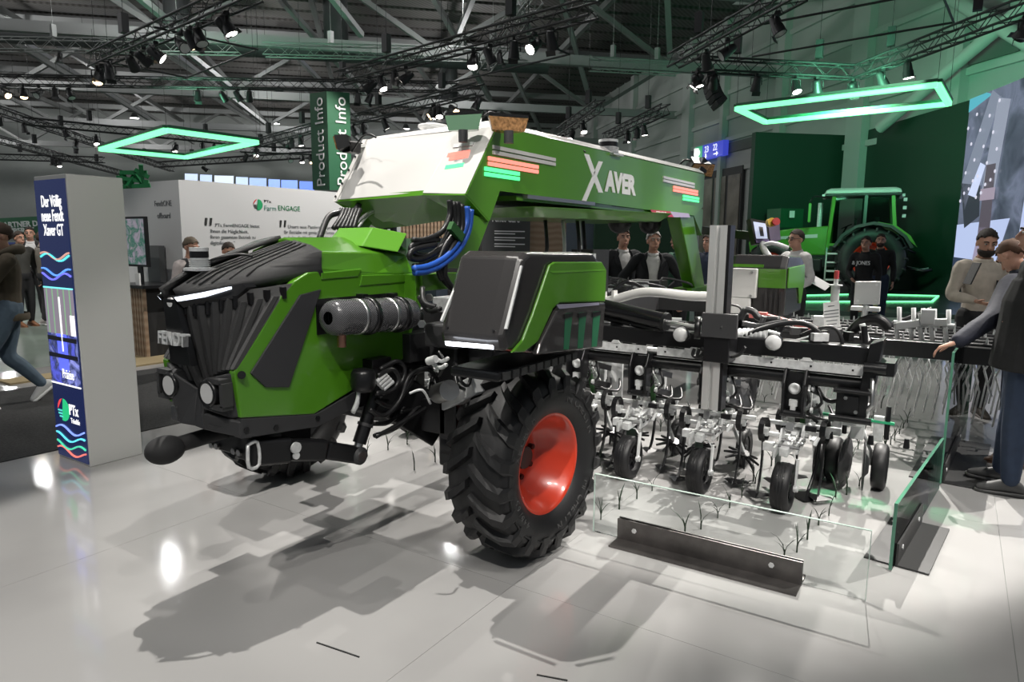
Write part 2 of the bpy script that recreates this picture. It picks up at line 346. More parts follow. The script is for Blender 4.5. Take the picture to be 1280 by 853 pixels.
# gate in the hall wall
gpts = [wpx(878, 212, -.2), wpx(929, 198, -.2)]; s0, s1 = gpts[0].dot(U), gpts[1].dot(U); gz = 5.5
dr = struct('door_1', MB().prism([wall_pt(s0, 0, -.2), wall_pt(s1, 0, -.2), wall_pt(s1, gz, -.2), wall_pt(s0, gz, -.2)], Wn*.15), mat('gate_dark', (.05, .05, .05), .6), 'dark framed glazed hall gate under the blue number sign')
for k in range(3):
    t0, t1 = s0+(s1-s0)*(k/3+.03), s0+(s1-s0)*((k+1)/3-.03); mb = MB(); a, b = wall_pt(t0, .2, -.24), wall_pt(t1, .2, -.24); mb.prism([a, b, b+V((0, 0, gz-.6)), a+V((0, 0, gz-.6))], Wn*.03); mb.build('gate_pane', mat('gate_view', (.20, .18, .15), .3, 0, 0, 0, None, (.9, .5)), dr)
sg = thing('hall_sign', 'blue lit hall sign with white numbers 23 and 22 over the gate', 'sign', wpx(888, 192, -.5))
a, b = wpx(869, 193, -.5), wpx(904, 184, -.5); zz = wpx(886, 198, -.5).z; z1 = wpx(886, 180, -.5).z
a.z = b.z = zz; mb = MB(); mb.prism([a, b, b+V((0, 0, z1-zz)), a+V((0, 0, z1-zz))], Wn*.3); mb.build('housing', mat('sign_blue', (.03, .04, .35), .3, 0, .8, 0, None, None, None, (.05, .07, .55)), sg)
c = a.lerp(b, .27); mb = MB(); mb.prism([a, c, c+V((0, 0, z1-zz)), a+V((0, 0, z1-zz))], Wn*-.03); mb.build('exit_panel', mat('exit_green', (.02, .25, .1), .3, 0, .8, 0, None, None, None, (.04, .4, .18)), sg)
dU = (b-a).normalized(); hS = z1-zz; lS = (b-a).length
for s, t, hz, sz in (('23', .36, .45, .55), ('22', .66, .45, .55), ('↓', .42, .08, .4), ('→', .70, .08, .4), ('⌂', .06, .3, .45)):
    if s in '↓→⌂':
        p = a+dU*lS*t+V((0, 0, hS*hz)); mb = MB(); q = hS*.25
        if s == '→': mb.beam(p+V((0, 0, q/2))-Wn*.03, p+dU*q*2+V((0, 0, q/2))-Wn*.03, .02, q*.3); mb.prism([p+dU*q*1.6-Wn*.04+V((0, 0, -.1*q)), p+dU*q*2.4-Wn*.04+V((0, 0, q/2)), p+dU*q*1.6-Wn*.04+V((0, 0, q*1.1))], Wn*.02)
        elif s == '↓': mb.beam(p+V((0, 0, q*1.2))-Wn*.03, p-Wn*.03, .02, q*.3); mb.prism([p-dU*q*.5-Wn*.04+V((0, 0, q*.5)), p-Wn*.04-V((0, 0, q*.2)), p+dU*q*.5-Wn*.04+V((0, 0, q*.5))], Wn*.02)
        else: mb.box(p+dU*q*.6+V((0, 0, q))-Wn*.05, (.25, .25, .5)); mb.sphere(p+dU*q*1.6+V((0, 0, q))-Wn*.06, .16, 8, 6)
        mb.build('pictogram', 'screen_white', sg)
    else: text('sign_lettering', s, hS*.62, a+dU*lS*t+V((0, 0, hS*hz))-Wn*.02, dU, (0, 0, 1), 'screen_white', sg, .005)
# roof: dark deck, girders, diagonals
M['deck'] = stripes('roof_deck', (.055, .05, .045), (.10, .095, .09), 1.5, 'X', .8); M['girder'] = mat('grey_roof_steel', (.24, .245, .24), .6); M['girder2'] = mat('dark_roof_steel', (.12, .125, .12), .6)
RZ = 13.2
mb = MB()
for k in range(40):
    s = 8+k*1.65; a, b = U*s-Wn*46+V((0, 0, RZ+.25)), U*s+Wn*WD+V((0, 0, RZ+.25)); mb.beam(a, b, 1.25, .5)
mb.prism([U*7-Wn*46+V((0, 0, RZ+.5)), U*72-Wn*46+V((0, 0, RZ+.5)), U*72+Wn*WD+V((0, 0, RZ+.5)), U*7+Wn*WD+V((0, 0, RZ+.5))], (0, 0, .2))
ce = struct('ceiling', mb, 'deck', 'dark ribbed hall roof deck above the girders')
def girder(s, zb, zt, w0=-44, w1=WD, step=5.2, r=.22):
    mb = MB(); mb.beam(U*s+Wn*w0+V((0, 0, zb)), U*s+Wn*w1+V((0, 0, zb)), .3, .42); mb.beam(U*s+Wn*w0+V((0, 0, zt)), U*s+Wn*w1+V((0, 0, zt)), .35, .35); g = struct('trim_6', mb, 'girder', None, ce)
    k = 0; x = w0
    while x < w1-step:
        p, q = (zb, zt) if k % 2 else (zt, zb); mb = MB(); mb.beam(U*s+Wn*x+V((0, 0, p)), U*s+Wn*(x+step)+V((0, 0, q)), .2, .2); struct('trim_7', mb, 'girder2', None, ce); x += step; k += 1
for s in (20, 30, 41, 53, 66): girder(s, 9.4 if s > 25 else 9.9, 12.6)
for w_ in (-34, -25, -17, -9.5, -2.5, 4.5, 10.5): # long diagonals and purlins running down the hall
    mb = MB(); mb.beam(U*9+Wn*w_+V((0, 0, 12.2)), U*70+Wn*w_+V((0, 0, 12.2)), .22, .3); struct('trim_8', mb, 'girder2', None, ce)
    for k, s in enumerate((14, 24, 35, 47, 59)): mb = MB(); mb.beam(U*(s-4.5)+Wn*(w_-2.5)+V((0, 0, 12.8)), U*(s+5)+Wn*(w_+2.2)+V((0, 0, 9.6)), .22, .22); struct('trim_9', mb, 'girder', None, ce)
M['duct'] = mat('dark_air_duct', (.05, .055, .055), .5)
for w_, s in ((-17.5, 21), (-11, 22), (-24, 23), (-30, 33), (-20, 34), (-8, 33), (-1.5, 34), (5, 46)):
    p = U*s+Wn*w_; mb = MB(); mb.cyl(p+V((0, 0, 10.2)), p+V((0, 0, 12.9)), .55, n=14); mb.cyl(p+V((0, 0, 10.1)), p+V((0, 0, 10.22)), .9, .62, 14); struct('trim_10', mb, 'duct', None, ce)
mb = MB(); mb.cyl(U*36-Wn*40+V((0, 0, 10.6)), U*36+Wn*9+V((0, 0, 10.6)), .42, n=12); struct('trim_11', mb, 'duct', None, ce)
M['skylight'] = mat('roof_light_strip', (.4, .45, .8), .5, 0, .9, 0, None, None, None, (.40, .40, .85))
mb = MB(); mb.beam(U*44-Wn*18+V((0, 0, 13.1)), U*44+Wn*2+V((0, 0, 13.1)), .5, .12); tag(mb.build('roof_light', 'skylight'), 'long violet lit strip high under the roof deck', 'roof light')
# ---- booth wall, left
M['booth'] = mat('booth_wall_white', (.62, .62, .63), .55); bzt = 2.46
mb = MB(); mb.bx((-9.6, 5.75, 0), (-9.29, 13.5, bzt)); bw = tag(mb.build('booth_wall', 'booth'), 'long white booth wall printed with quotes behind the robot bonnet', 'wall')
mb = MB(); mb.bx((-11.2, 5.66, 0), (-9.29, 5.75, bzt-.01)); bw2 = tag(mb.build('booth_wall', 'booth'), 'white end wall with two lines of grey lettering, left of the corner', 'wall')
def wtext(s, px, py, hpx, m='grey_ink', name='wall_lettering', par=None, sx=1):
    p = PX(px, py, -9.286); h = (PX(px, py-hpx, -9.286)-p).z; return text(name, s, h*1.37, p, (0, 1, 0), (0, 0, 1), m, par or bw, .002, 'LEFT', sx)
M['thin_ink'] = mat('thin_grey_print', (.22, .23, .24), .6)
wtext('PTx', 330, 253, 3.2, 'ink', sx=1.6); wtext('Farm', 330, 263, 6.5, mat('teal_print', (.15, .32, .28), .6), sx=1.05); wtext('ENGAGE', 347.5, 263, 6.5, mat('green_print', (.02, .20, .08), .6), sx=1.0)
logo(bw, PX(322.5, 256, -9.287), .085, (0, 1, 0), (1, 0, 0))
for k, s in enumerate(('PTx FarmENGAGE bietet', 'Ihnen die Möglichkeit,', 'Ihren gesamten Betrieb zu', 'digitalisieren.“')): wtext(s, 269 if k == 0 else 263, 283.5+k*7.4, 4.6, 'thin_ink', sx=1.0)
for k, s in enumerate(('Unsere neue Plattform ist speziell', 'für Betriebe mit gemischten Flotten', 'gedacht, die Maschinen verschiedener', 'Marken nutzen.“')): wtext(s, 360 if k == 0 else 355, 285.3+k*6.9, 4.6, 'thin_ink', sx=.92)
for px, py in ((256, 282), (262, 282), (349.5, 284), (355, 284)):
    mb = MB(); p = PX(px, py, -9.286); mb.prism([p, p+V((0, .03, 0)), p+V((0, .05, .11)), p+V((0, .012, .11))], (.003, 0, 0)); mb.build('quote_mark', 'ink', bw)
for s, px, py in (('FendtONE', 193, 258), ('offboard', 196.5, 273)):
    p = PY(px, py, 5.655); h = (PY(px, py-7.5, 5.655)-p).z; text('wall_lettering', s, h*1.3, p, (1, 0, 0), (0, 0, 1), 'grey_ink', bw2, .002, 'LEFT', .90)
# ---- screens, counter
p0, p1 = PY(187, 307, 5.60), PY(207, 418, 5.60)
mb = MB(); mb.bx((p0.x, 5.55, p1.z), (p1.x+.05, 5.64, p0.z)); tag(mb.build('wall_board', mat('mid_grey_board', (.15, .155, .16), .5)), 'plain dark grey board standing against the white end wall', 'board')
p0, p1 = PY(188, 382, 5.45), PY(209, 446, 5.45); mb = MB(); mb.bx((p0.x, 5.45, 0), (p1.x, 5.52, p0.z)); M['grass'] = mat('grass_print', (.03, .09, .012), .9, 0, 0, 0, None, (60, .6)); tag(mb.build('grass_panel', 'grass'), 'low panel faced with printed green grass below the grey board', 'panel')
ct = thing('counter', 'slatted oak counter beside the grey kiosk with a dark top', 'counter', PZ(180, 445))
q = PZ(180, 447); cz = PL(180, 356, 0, q.x).z
mb = MB(); mb.bx((q.x-.6, q.y-.1, cz-.04), (q.x+.28, q.y+.5, cz)); mb.build('counter_top', 'black', ct)
mb = MB(); mb.bx((q.x-.5, q.y+.02, 0), (q.x+.12, q.y+.4, cz-.04)); mb.build('carcass', 'black_matt', ct)
for k in range(10): mb = MB(); x = q.x-.5+k*.065; mb.bx((x, q.y-.03, 0), (x+.045, q.y+.02, cz-.04)); mb.build('slat', 'wood', ct)
sc = thing('touch_screen', 'portrait touch screen with map picture on a stand beside the kiosk', 'screen', (q.x, q.y+.1, cz))
a, b = PY(166, 271, q.y+.1), PY(185, 334, q.y+.1)
mb = MB(); mb.bx((a.x-.3, q.y+.08, b.z), (b.x+.02, q.y+.13, a.z)); mb.build('housing', 'black', sc)
M['map_pic'] = screen_mat('map_picture', [(.10, .16, .12), (.30, .26, .32), (.02, .12, .08), (.35, .30, .33)], 6, .8, 1)
mb = MB(); mb.bx((a.x-.28, q.y+.072, b.z+.03), (b.x-.005, q.y+.08, a.z-.03)); mb.build('picture', 'map_pic', sc)
mb = MB(); mb.bx((b.x-.25, q.y+.09, cz), (b.x-.15, q.y+.12, b.z)); mb.build('stand', 'black', sc); mb = MB(); mb.bx((b.x-.12, q.y-.02, cz), (b.x-.02, q.y, cz+.16)); tag(mb.build('leaflet_holder', 'paper'), 'white leaflet holder standing on the counter top', 'holder')
# tall oak panel behind the kiosk
mb = MB(); p = PY(161, 300, 6.2); mb.bx((p.x-.5, 6.2, 0), (PY(178, 300, 6.2).x, 6.35, PY(165, 236, 6.2).z)); tag(mb.build('oak_panel', 'wood'), 'tall narrow oak panel behind the touch screen', 'panel')
# lit screens beyond the booth wall
for i, (x0, x1) in enumerate(((231, 247), (250, 265), (268, 292), (295, 310), (312, 333), (336, 350), (352, 372), (375, 393))):
    yt, yb = 217+(x0-231)*.066, 238; a, b, c, d = [PD(x, y, 24) for x, y in ((x0, yt), (x1, yt+.6), (x1, yb), (x0, yb))]
    mb = MB(); mb.prism([a, b, c, d], V((.3, -.2, 0))*-.4); tag(mb.build('video_tile', mat('pale_blue_screen', (.6, .7, 1), .3, 0, 1, 0, None, None, None, [(.62, .68, .95), (.55, .63, .95), (.75, .78, .95), (.6, .68, .98), (.40, .50, .95), (.30, .42, .95), (.22, .34, .92), (.10, .20, .80)][i])), 'bluish lit screen beyond the booth wall, '+ORD[i]+' from the left', 'screen', 'lit screens above the booth wall')
# far green banner
a, b, c, d = [PD(*p, 24) for p in ((-60, 276), (95, 268), (95, 296), (-60, 300))]
bn = thing('banner', 'far green banner with white capitals at the left edge', 'banner', d); mb = MB(); mb.prism([a, b, c, d], (.1, .1, 0)); mb.build('cloth', mat('banner_green', (.05, .17, .09), .7), bn)
dx = (b-a).normalized(); h = (PD(0, 270, 24)-PD(0, 277, 24)).length
for s, py in (('PARTNER DER', 287), ('SEIT ÜBER 25', 295.5)): text('banner_lettering', s, h*1.35, PD(-8 if s[0] == 'S' else 0, py-2, 23.9), dx, (0, 0, 1), 'white_ink', bn, .01, 'LEFT', .95, bold=.008)
for i, (x0, x1, y0, y1, z, m) in enumerate(((-40, 40, 302, 330, 26, (.40, .44, .42)), (10, 22, 303, 312, 25.5, (.10, .14, .45)))):
    a, b, c, d = [PD(*p, z) for p in ((x0, y0), (x1, y0), (x1, y1), (x0, y1))]; mb = MB(); mb.prism([a, b, c, d], (.1, .1, 0)); tag(mb.build('stand_wall', mat('stand_panel', m, .6)), ('pale far stand wall under the green banner', 'small blue panel on the far stand wall')[i], 'panel')
# green steel structure over the counter
gs = thing('green_frame', 'green steel lattice top seen over the kiosk corner', 'frame', PD(165, 236, 8.5))
for (a, b) in (((146, 222), (186, 228)), ((146, 234), (188, 232)), ((150, 216), (184, 216)), ((152, 216), (160, 234)), ((160, 234), (170, 217)), ((170, 217), (180, 232)), ((176, 206), (178, 230)), ((168, 212), (186, 222))):
    mb = MB(); mb.beam(PD(*a, 8.5), PD(*b, 8.6), .05, .05); mb.build('lattice_bar', mat('lattice_green', (.01, .16, .05), .4), gs)
# hanging banner column
pb = thing('banner_column', 'green hanging column with white vertical Product Info lettering', 'banner', PD(412, 237, 13))
l, cn, r_ = PD(391, 237, 13.4), PD(412, 238, 13), PD(440, 237, 13.3); up = V((0, 0, (PD(412, 118, 13)-PD(412, 238, 13)).z))
mb = MB(); bk = l+r_-cn; mb.prism([l, cn, r_, bk], up); mb.build('column', mat('banner_dark_green', (.012, .105, .045), .6), pb)
for p0, p1 in ((l, cn), (cn, r_)):
    d = (p1-p0); h = d.length*.62; n_ = V((d.y, -d.x, 0)).normalized()
    tt = text('column_lettering', 'Product Info', h*1.05, p0+d*.78+n_*.02+V((0, 0, .06)), (0, 0, 1), -d, 'white_ink', pb, .004, 'LEFT', 1.0)
    zs_ = [v.co.z for v in tt.data.vertices]; zl, zh = min(zs_), max(zs_); ht = up.length*.90
    for v in tt.data.vertices: v.co.z = zl+(v.co.z-zl)*ht/(zh-zl)
# ---- service wall glimpsed under the gantry
fd = thing('service_board', 'dark grey board headed with white lettering between beam and wheel cover', 'board', PD(634, 316, 12))
a, b, c, d = [PD(*p, 12) for p in ((602, 262), (663, 264), (663, 330), (602, 330))]; c = V((b.x, b.y, 0)); d = V((a.x, a.y, 0)); mb = MB(); mb.prism([a, b, c, d], (-.1, .1, 0)); mb.build('board', mat('slate_grey', (.06, .062, .065), .5), fd)
dx = (b-a).normalized(); h = (PD(0, 270, 12)-PD(0, 279, 12)).length
text('board_lettering', 'Fendt Care', h*1.35, PD(615, 277, 11.95), dx, (0, 0, 1), 'white_ink', fd, .003, 'LEFT', .62, bold=.004)
for k in range(3):
    for j, w_ in enumerate((38, 26)): mb = MB(); mb.beam(PD(618, 289+k*8+j*3, 11.96), PD(618+w_, 289+k*8+j*3+.6, 11.96), .01, .018); mb.build('print_line', 'white_ink', fd)
for i, (x0, x1, y0, y1, z, m, nm, lb) in enumerate(((663, 708, 272, 330, 12.2, 'wood', 'oak_panel', 'smooth oak panel right of the dark lettered board'), (494, 556, 262, 312, 12.5, 'slats', 'oak_panel', 'slatted oak panel seen under the white beam front'),
     (708, 744, 278, 330, 13.5, (.16, .20, .26), 'stand_wall', 'bluish grey stand wall right of the oak panel'), (744, 868, 262, 345, 13, (.012, .06, .025), 'stand_wall', 'dark green stand wall behind the two suited men'), (602, 745, 240, 268, 14, (.45, .47, .47), 'stand_wall', 'pale stand wall under the beam tray'), (556, 604, 262, 330, 12.6, (.03, .03, .032), 'stand_wall', 'black stand wall behind the cable loom'))):
    a, b, c, d = [PD(*p, z) for p in ((x0, y0), (x1, y0), (x1, y1), (x0, y1))]
    if y0 > 250: c = V((b.x, b.y, 0)); d = V((a.x, a.y, 0))
    if m == 'slats':
        t = thing(nm, lb, 'panel', c); dxx = (b-a)/14
        for k in range(14): mb = MB(); mb.prism([a+dxx*k, a+dxx*(k+.72), d+dxx*(k+.72), d+dxx*k], (-.05, .08, 0)); mb.build('slat', 'wood', t)
        mb = MB(); mb.prism([a+V((-.06, .09, 0)), b+V((-.06, .09, 0)), c+V((-.06, .09, 0)), d+V((-.06, .09, 0))], (-.02, .03, 0)); mb.build('back_board', 'black_matt', t)
    else: mb = MB(); mb.prism([a, b, c, d], (-.1, .15, 0)); tag(mb.build(nm, m if isinstance(m, str) else mat('stand_colour', m, .5)), lb, 'panel' if nm != 'stand_wall' else 'wall')
dm = thing('display_robot', 'white display unit with black fittings seen below the beam front', 'machine', PD(480, 300, 11))
mb = MB(); q_ = PD(478, 270, 11); mb.bx((q_.x-.25, q_.y-.15, 0), (q_.x+.25, q_.y+.15, q_.z)); mb.build('white_body', 'white', dm); 
for k in range(6): mb = MB(); mb.box(PD(472+k*4, 272+(k*7) % 20, 10.7), (.08, .06, .16)); mb.build('fitting', 'black', dm)
mb = MB(); q_ = PD(505, 298, 11); mb.bx((q_.x-.18, q_.y-.15, 0), (q_.x+.18, q_.y+.15, q_.z)); tag(mb.build('stand_box', mat('sage_box', (.16, .28, .17), .6)), 'pale green box between bonnet and hose loop', 'box')
mb = MB(); q_ = PD(540, 298, 11.2); mb.bx((q_.x-.2, q_.y-.15, 0), (q_.x+.2, q_.y+.15, q_.z)); tag(mb.build('stand_box', mat('blue_grey_box', (.08, .10, .14), .6)), 'blue grey box behind the hose loop', 'box')
# ---- stage with tractor
SZ = .10
M['stagewall'] = mat('dark_green_stage_wall', (.010, .045, .026), .55); M['stage'] = mat('dark_stage_floor', (.035, .06, .048), .22)
P = {k: PZ(*v, 5.9) for k, v in dict(a=(945, 165), b=(1057, 169), c=(1081, 164), d=(1213, 125), e=(1330, 78)).items()}
for k in P: P[k].z = 0
def panel(a, b, z0, z1, th, name, m, label, cat, mk=True):
    mb = MB(); a0, b0 = V((a.x, a.y, z0)), V((b.x, b.y, z0)); d = (b0-a0); n = V((-d.y, d.x, 0)).normalized()*th
    mb.prism([a0, b0, b0+V((0, 0, z1-z0)), a0+V((0, 0, z1-z0))], n); return tag(mb.build(name, m), label, cat)
panel(P['a'], P['b'], 0, 5.9, .3, 'stage_wall', 'stagewall', 'dark green stage wall left of the slatted column', 'wall')
panel(P['c'], P['d'], 0, 5.9, .3, 'stage_wall', 'stagewall', 'dark green stage wall right of the tractor, up to the video wall', 'wall')
cs = thing('slatted_column', 'tall slatted oak column between the two dark green stage walls', 'column', P['b'])
for k in range(9): a = P['b'].lerp(P['c'], k/9); b = P['b'].lerp(P['c'], (k+.7)/9); d = (b-a); n = V((-d.y, d.x, 0)).normalized()*.1; mb = MB(); mb.prism([a, b, b+V((0, 0, 5.85)), a+V((0, 0, 5.85))], n); mb.build('slat', mat('green_tinted_oak', (.20, .22, .11), .6) if k == 0 else M['oak2'], cs); M['oak2'] = cs.children[0].data.materials[0]
# video wall (goes on beyond the right edge of the frame)
VWW = 9.0
vw = thing('video_wall', 'big lit video wall showing a blurred close-up of silver machine parts', 'screen', P['d'])
dv = (P['e']-P['d']); dvn = dv.normalized(); n = V((-dvn.y, dvn.x, 0)); z0, z1 = .5, 5.92
def vq(u0, v0, u1, v1, u2, v2, u3, v3, m, name, o=.0):
    u0, u1, u2, u3 = [u*.35 for u in (u0, u1, u2, u3)]
    mb = MB(); mb.prism([P['d']+dvn*u*VWW+V((0, 0, z0+(z1-z0)*v))-n*o for u, v in ((u0, v0), (u1, v1), (u2, v2), (u3, v3))], -n*.01); mb.build(name, m, vw)
def em(c, s=1.0): return mat('video_tone', (.02, .02, .02), .4, 0, s, 0, None, None, None, c)
mb = MB(); a, b = P['d'], P['d']+dvn*VWW; mb.prism([a+V((0, 0, z0)), b+V((0, 0, z0)), b+V((0, 0, z1)), a+V((0, 0, z1))], n*.3); mb.build('screen', screen_mat('video_picture', [(.03, .035, .06), (.10, .12, .17), (.20, .23, .33), (.05, .06, .09)], .8, .8, .8), vw)
vq(0, .08, .7, .05, .9, .34, 0, .32, em((.55, .65, .95), .9), 'picture_sky', .005); vq(0, .93, .4, .98, .3, 1, 0, 1, em((.10, .45, .55)), 'picture_cyan', .005)
vq(.0, .55, .15, .30, .40, .36, .36, .52, em((.035, .04, .055)), 'picture_block', .012); vq(.02, .55, .12, .40, .55, .95, .40, 1, em((.22, .25, .33)), 'picture_bar', .012)
vq(.16, .48, .30, .46, .42, .62, .33, .64, em((.62, .70, .95)), 'picture_gap', .02); vq(.40, .46, .62, .50, .72, .92, .52, .95, em((.30, .33, .42)), 'picture_bar', .02)
vq(.42, .22, .62, .22, .60, .62, .45, .62, em((.10, .085, .11)), 'picture_strut', .03); vq(.40, .44, .64, .44, .64, .50, .40, .50, em((.36, .30, .38)), 'picture_collar', .04); vq(.36, .10, .52, .10, .56, .30, .44, .30, em((.34, .30, .42)), 'picture_strut', .03)
for k in range(7): q_ = 1.05+k*.26; vq(q_, .1+.1*(k % 2), q_+.2, .05, q_+.34, .9-.15*(k % 3), q_+.08, .8, em([(.5, .58, .85), (.06, .07, .1), (.35, .4, .52)][k % 3]), 'picture_bar', .01+.004*k)
vq(0, .0, .8, .0, .8, .12, 0, .14, em((.035, .05, .09)), 'picture_base', .02)
for k in range(22): u, v = (.05+((k*37) % 60)/100)*.35, .45+((k*53) % 50)/100; c = P['d']+dvn*u*VWW+V((0, 0, z0+(z1-z0)*v))-n*.06; mb = MB(); mb.lathe([(0, .05), (.01, .05), (.012, 0)], c, -n, 10); mb.build('picture_highlight', em((.72, .72, .85)), vw)
# platform, light lines
pts = [PZ(x, y, SZ) for x, y in ((900, 392), (1000, 388), (1240, 395), (1300, 350))]; far = [P['d']+V((.5, -.9, SZ)), P['c']+V((0, -.7, SZ)), P['b']+V((0, -.7, SZ)), P['a']+V((.3, -.7, SZ))]
base = [V((p.x, p.y, 0)) for p in pts+far]; mb = MB(); mb.prism(base, (0, 0, SZ)); st = tag(mb.build('stage_platform', 'stage'), 'dark glossy stage platform under the tractor', 'platform')
for a, b in (((975, 377), (1165, 377)), ((1165, 377), (1173, 370)), ((1173, 370), (1095, 368)), ((940, 371), (1060, 368))):
    mb = MB(); mb.beam(PZ(*a, SZ+.02), PZ(*b, SZ+.02), .05, .03); tag(mb.build('floor_light', 'neon'), 'green light line on the stage floor, '+{975: 'long front one', 1165: 'short one at its right end', 1173: 'rear one on the right', 940: 'rear one on the left'}[a[0]], 'light line')
mb = MB(); a = PD(981, 274, 26); mb.box(a, (.95, .9, .75), Matrix.Rotation(.78, 3, 'Z')); gb = tag(mb.build('display_box', mat('box_green', (.012, .11, .045), .5)), 'green box on the stage left of the tractor cab', 'box')
mb = MB(); mb.box(PD(990, 268, 25.3), (.18, .02, .25), Matrix.Rotation(.5, 3, 'Z')); mb.build('logo_patch', 'white_ink', gb)
mb = MB(); q_ = PD(981, 284, 26); mb.box(V((q_.x, q_.y, q_.z/2+.03)), (.9, .9, q_.z-.1), Matrix.Rotation(.78, 3, 'Z')); tag(mb.build('plinth', 'stagewall'), 'dark plinth carrying the green box', 'plinth')
# neon frames
def neon(pts, z, label, r=.055):
    P_ = [PZ(*p, z) for p in pts]; t = thing('neon_frame', label, 'lamp', sum(P_, V())/4)
    for a, b in zip(P_, P_[1:]+P_[:1]):
        mb = MB(); mb.beam(a, b, r*2, r*1.6); mb.build('light_tube', 'neon', t)
        mb = MB(); mb.beam(a+V((0, 0, r*1.4)), b+V((0, 0, r*1.4)), r*2.6, r); mb.build('channel', mat('neon_channel', (.02, .12, .06), .5), t)
        mb = MB(); mb.cyl(a+V((0, 0, r*2)), a+V((0, 0, 8.5-z)), .006, n=4); mb.build('suspension_wire', 'hose', t)
neon([(921, 136), (1172, 106), (1186, 130), (957, 153)], 4.6, 'green glowing rectangular neon frame hanging at the upper right')
neon([(126, 187), (208, 163), (321, 178), (232, 197)], 4.6, 'green glowing rhombus neon frame hanging at the upper left', .075)
# ================================================================== the field robot
def PN(px, py, p0, n):
    d = ray(px, py); n = V(n); return CP + d*((V(p0)-CP).dot(n)/d.dot(n))
BX = -2.35            # side plane of the gantry beam
rob = thing('field_robot', 'large green and white gantry field robot with dark grille and red-rimmed front wheel', 'robot', (-2.8, 3.0, 0))
def child(name, mb, m, parent=None, **k): return mb.build(name, m, parent or rob, **k)

# ---- gantry beam: white top and front, green side and underside
A = dict(tR=PX(622, 158, BX), bR=PX(583, 243, BX), lowR=PX(612, 276, BX), backR=PX(625, 243, BX), farT=PX(878, 212, BX), farB=PX(884, 262, BX))
tz, fy = A['tR'].z, A['tR'].y
W = 1.06; LX = BX-W
ends = 7.35
def sidepts(x):
    return [V((x, fy, tz)), V((x, A['bR'].y, A['bR'].z)), V((x, A['lowR'].y, A['lowR'].z)), V((x, A['backR'].y, A['backR'].z+.02)), V((x, ends-.25, 1.92)), V((x, ends, 2.02)), V((x, ends, 2.36))]
mb = MB(); mb.prism(sidepts(BX), (-.03, 0, 0)); child('beam_side', mb, 'green')
mb = MB(); mb.prism([V((LX+.03, fy+.03, tz)), PX(422, 250, LX)+V((.03, .035, 0)), V((LX+.03, 3.5, 1.80)), V((LX+.03, 3.75, 1.92))]+sidepts(LX+.03)[4:], (-.03, 0, 0)); child('beam_side', mb, 'green')
mb = MB()  # white roof with a raised crown towards the right edge
mb.hexa([V((BX+.005, fy-.01, tz)), V((LX, fy-.01, tz-.01)), V((LX, ends, 2.35)), V((BX+.005, ends, 2.37))],
        [V((BX-.06, fy+.03, tz+.045)), V((LX+.05, fy+.03, tz+.02)), V((LX+.05, ends-.03, 2.40)), V((BX-.06, ends-.03, 2.42))])
child('beam_roof', mb, 'white', bev=.01)
# front panel in two folds: big left panel and a narrower right one standing proud
bl = PX(422, 250, LX); bz = bl.z; by = bl.y
fold_t = V((BX-.27, fy, tz)); fold_b = PN(540, 234, fold_t, V((0, tz-bz, -(fy-by))).normalized())
mb = MB(); mb.hexa([V((LX, fy, tz)), V((LX, by, bz)), V((BX-.30, by+.03, bz+.03)), V((BX-.27, fy, tz))],
                   [V((LX, fy+.06, tz)), V((LX, by+.06, bz)), V((BX-.30, by+.09, bz+.03)), V((BX-.27, fy+.06, tz))]); child('front_panel', mb, 'white', bev=.006)
mb = MB(); mb.hexa([V((BX-.28, fy-.015, tz+.005)), V((BX-.33, by-.02, bz+.02)), V((BX-.002, A['bR'].y-.01, A['bR'].z)), V((BX-.002, fy-.01, tz+.005))],
                   [V((BX-.28, fy+.05, tz)), V((BX-.33, by+.06, bz+.02)), V((BX-.03, A['bR'].y+.05, A['bR'].z)), V((BX-.03, fy+.05, tz))]); child('corner_panel', mb, 'white', bev=.006)
mb = MB(); pass
mb = MB(); mb.hexa([V((LX-.035, fy-.01, tz)), V((LX-.035, by-.01, bz-.01)), V((LX, by-.012, bz-.01)), V((LX, fy-.012, tz))], [V((LX-.035, fy+.05, tz)), V((LX-.035, by+.05, bz-.01)), V((LX, by+.05, bz-.01)), V((LX, fy+.05, tz))])
fl = child('edge_flange', mb, 'white')
dn = (V((0, by, bz))-V((0, fy, tz)))
bolts(fl, [V((LX-.018, fy-.012, tz))+dn*t for t in (.08, .3, .52, .74, .95)], (0, -1, .4), .008, .006, 'black')
# green belly: slanted underside panel below the white front, then the tunnel
mb = MB()
q = [V((LX-.03, by+.0, bz-.012)), V((BX-.33, by+.02, bz+.012)), V((BX-.30, by+.42, bz-.10)), V((LX+.22, by+.42, bz-.16)), V((LX+.06, by+.30, bz-.18))]
mb.prism(q, (0, .015, .03)); child('front_belly_panel', mb, 'green')
mb = MB(); gq = [V((BX-.33, by-.015, bz+.014)), V((BX+.001, A['bR'].y-.012, A['bR'].z-.002)), V((BX+.001, A['lowR'].y-.008, A['lowR'].z-.004)), V((BX-.16, A['lowR'].y+.02, A['lowR'].z+.01))]
mb.add(gq, [(0, 1, 2), (0, 2, 3)]); o_ = child('corner_gusset', mb, 'green'); so = o_.modifiers.new('t', 'SOLIDIFY'); so.thickness = .01; so.offset = 0
mb = MB(); mb.bx((LX+.03, 3.7, 1.90), (BX-.03, ends-.1, 1.93)); child('beam_floor', mb, 'green')
mb = MB(); mb.prism([V((BX+.004, 3.78, 1.915)), V((BX+.004, 4.75, 1.915)), V((BX+.004, 4.75, 1.94)), V((BX+.004, 3.78, 1.94))], (-.04, 0, 0)); child('steel_rail', mb, 'steel')
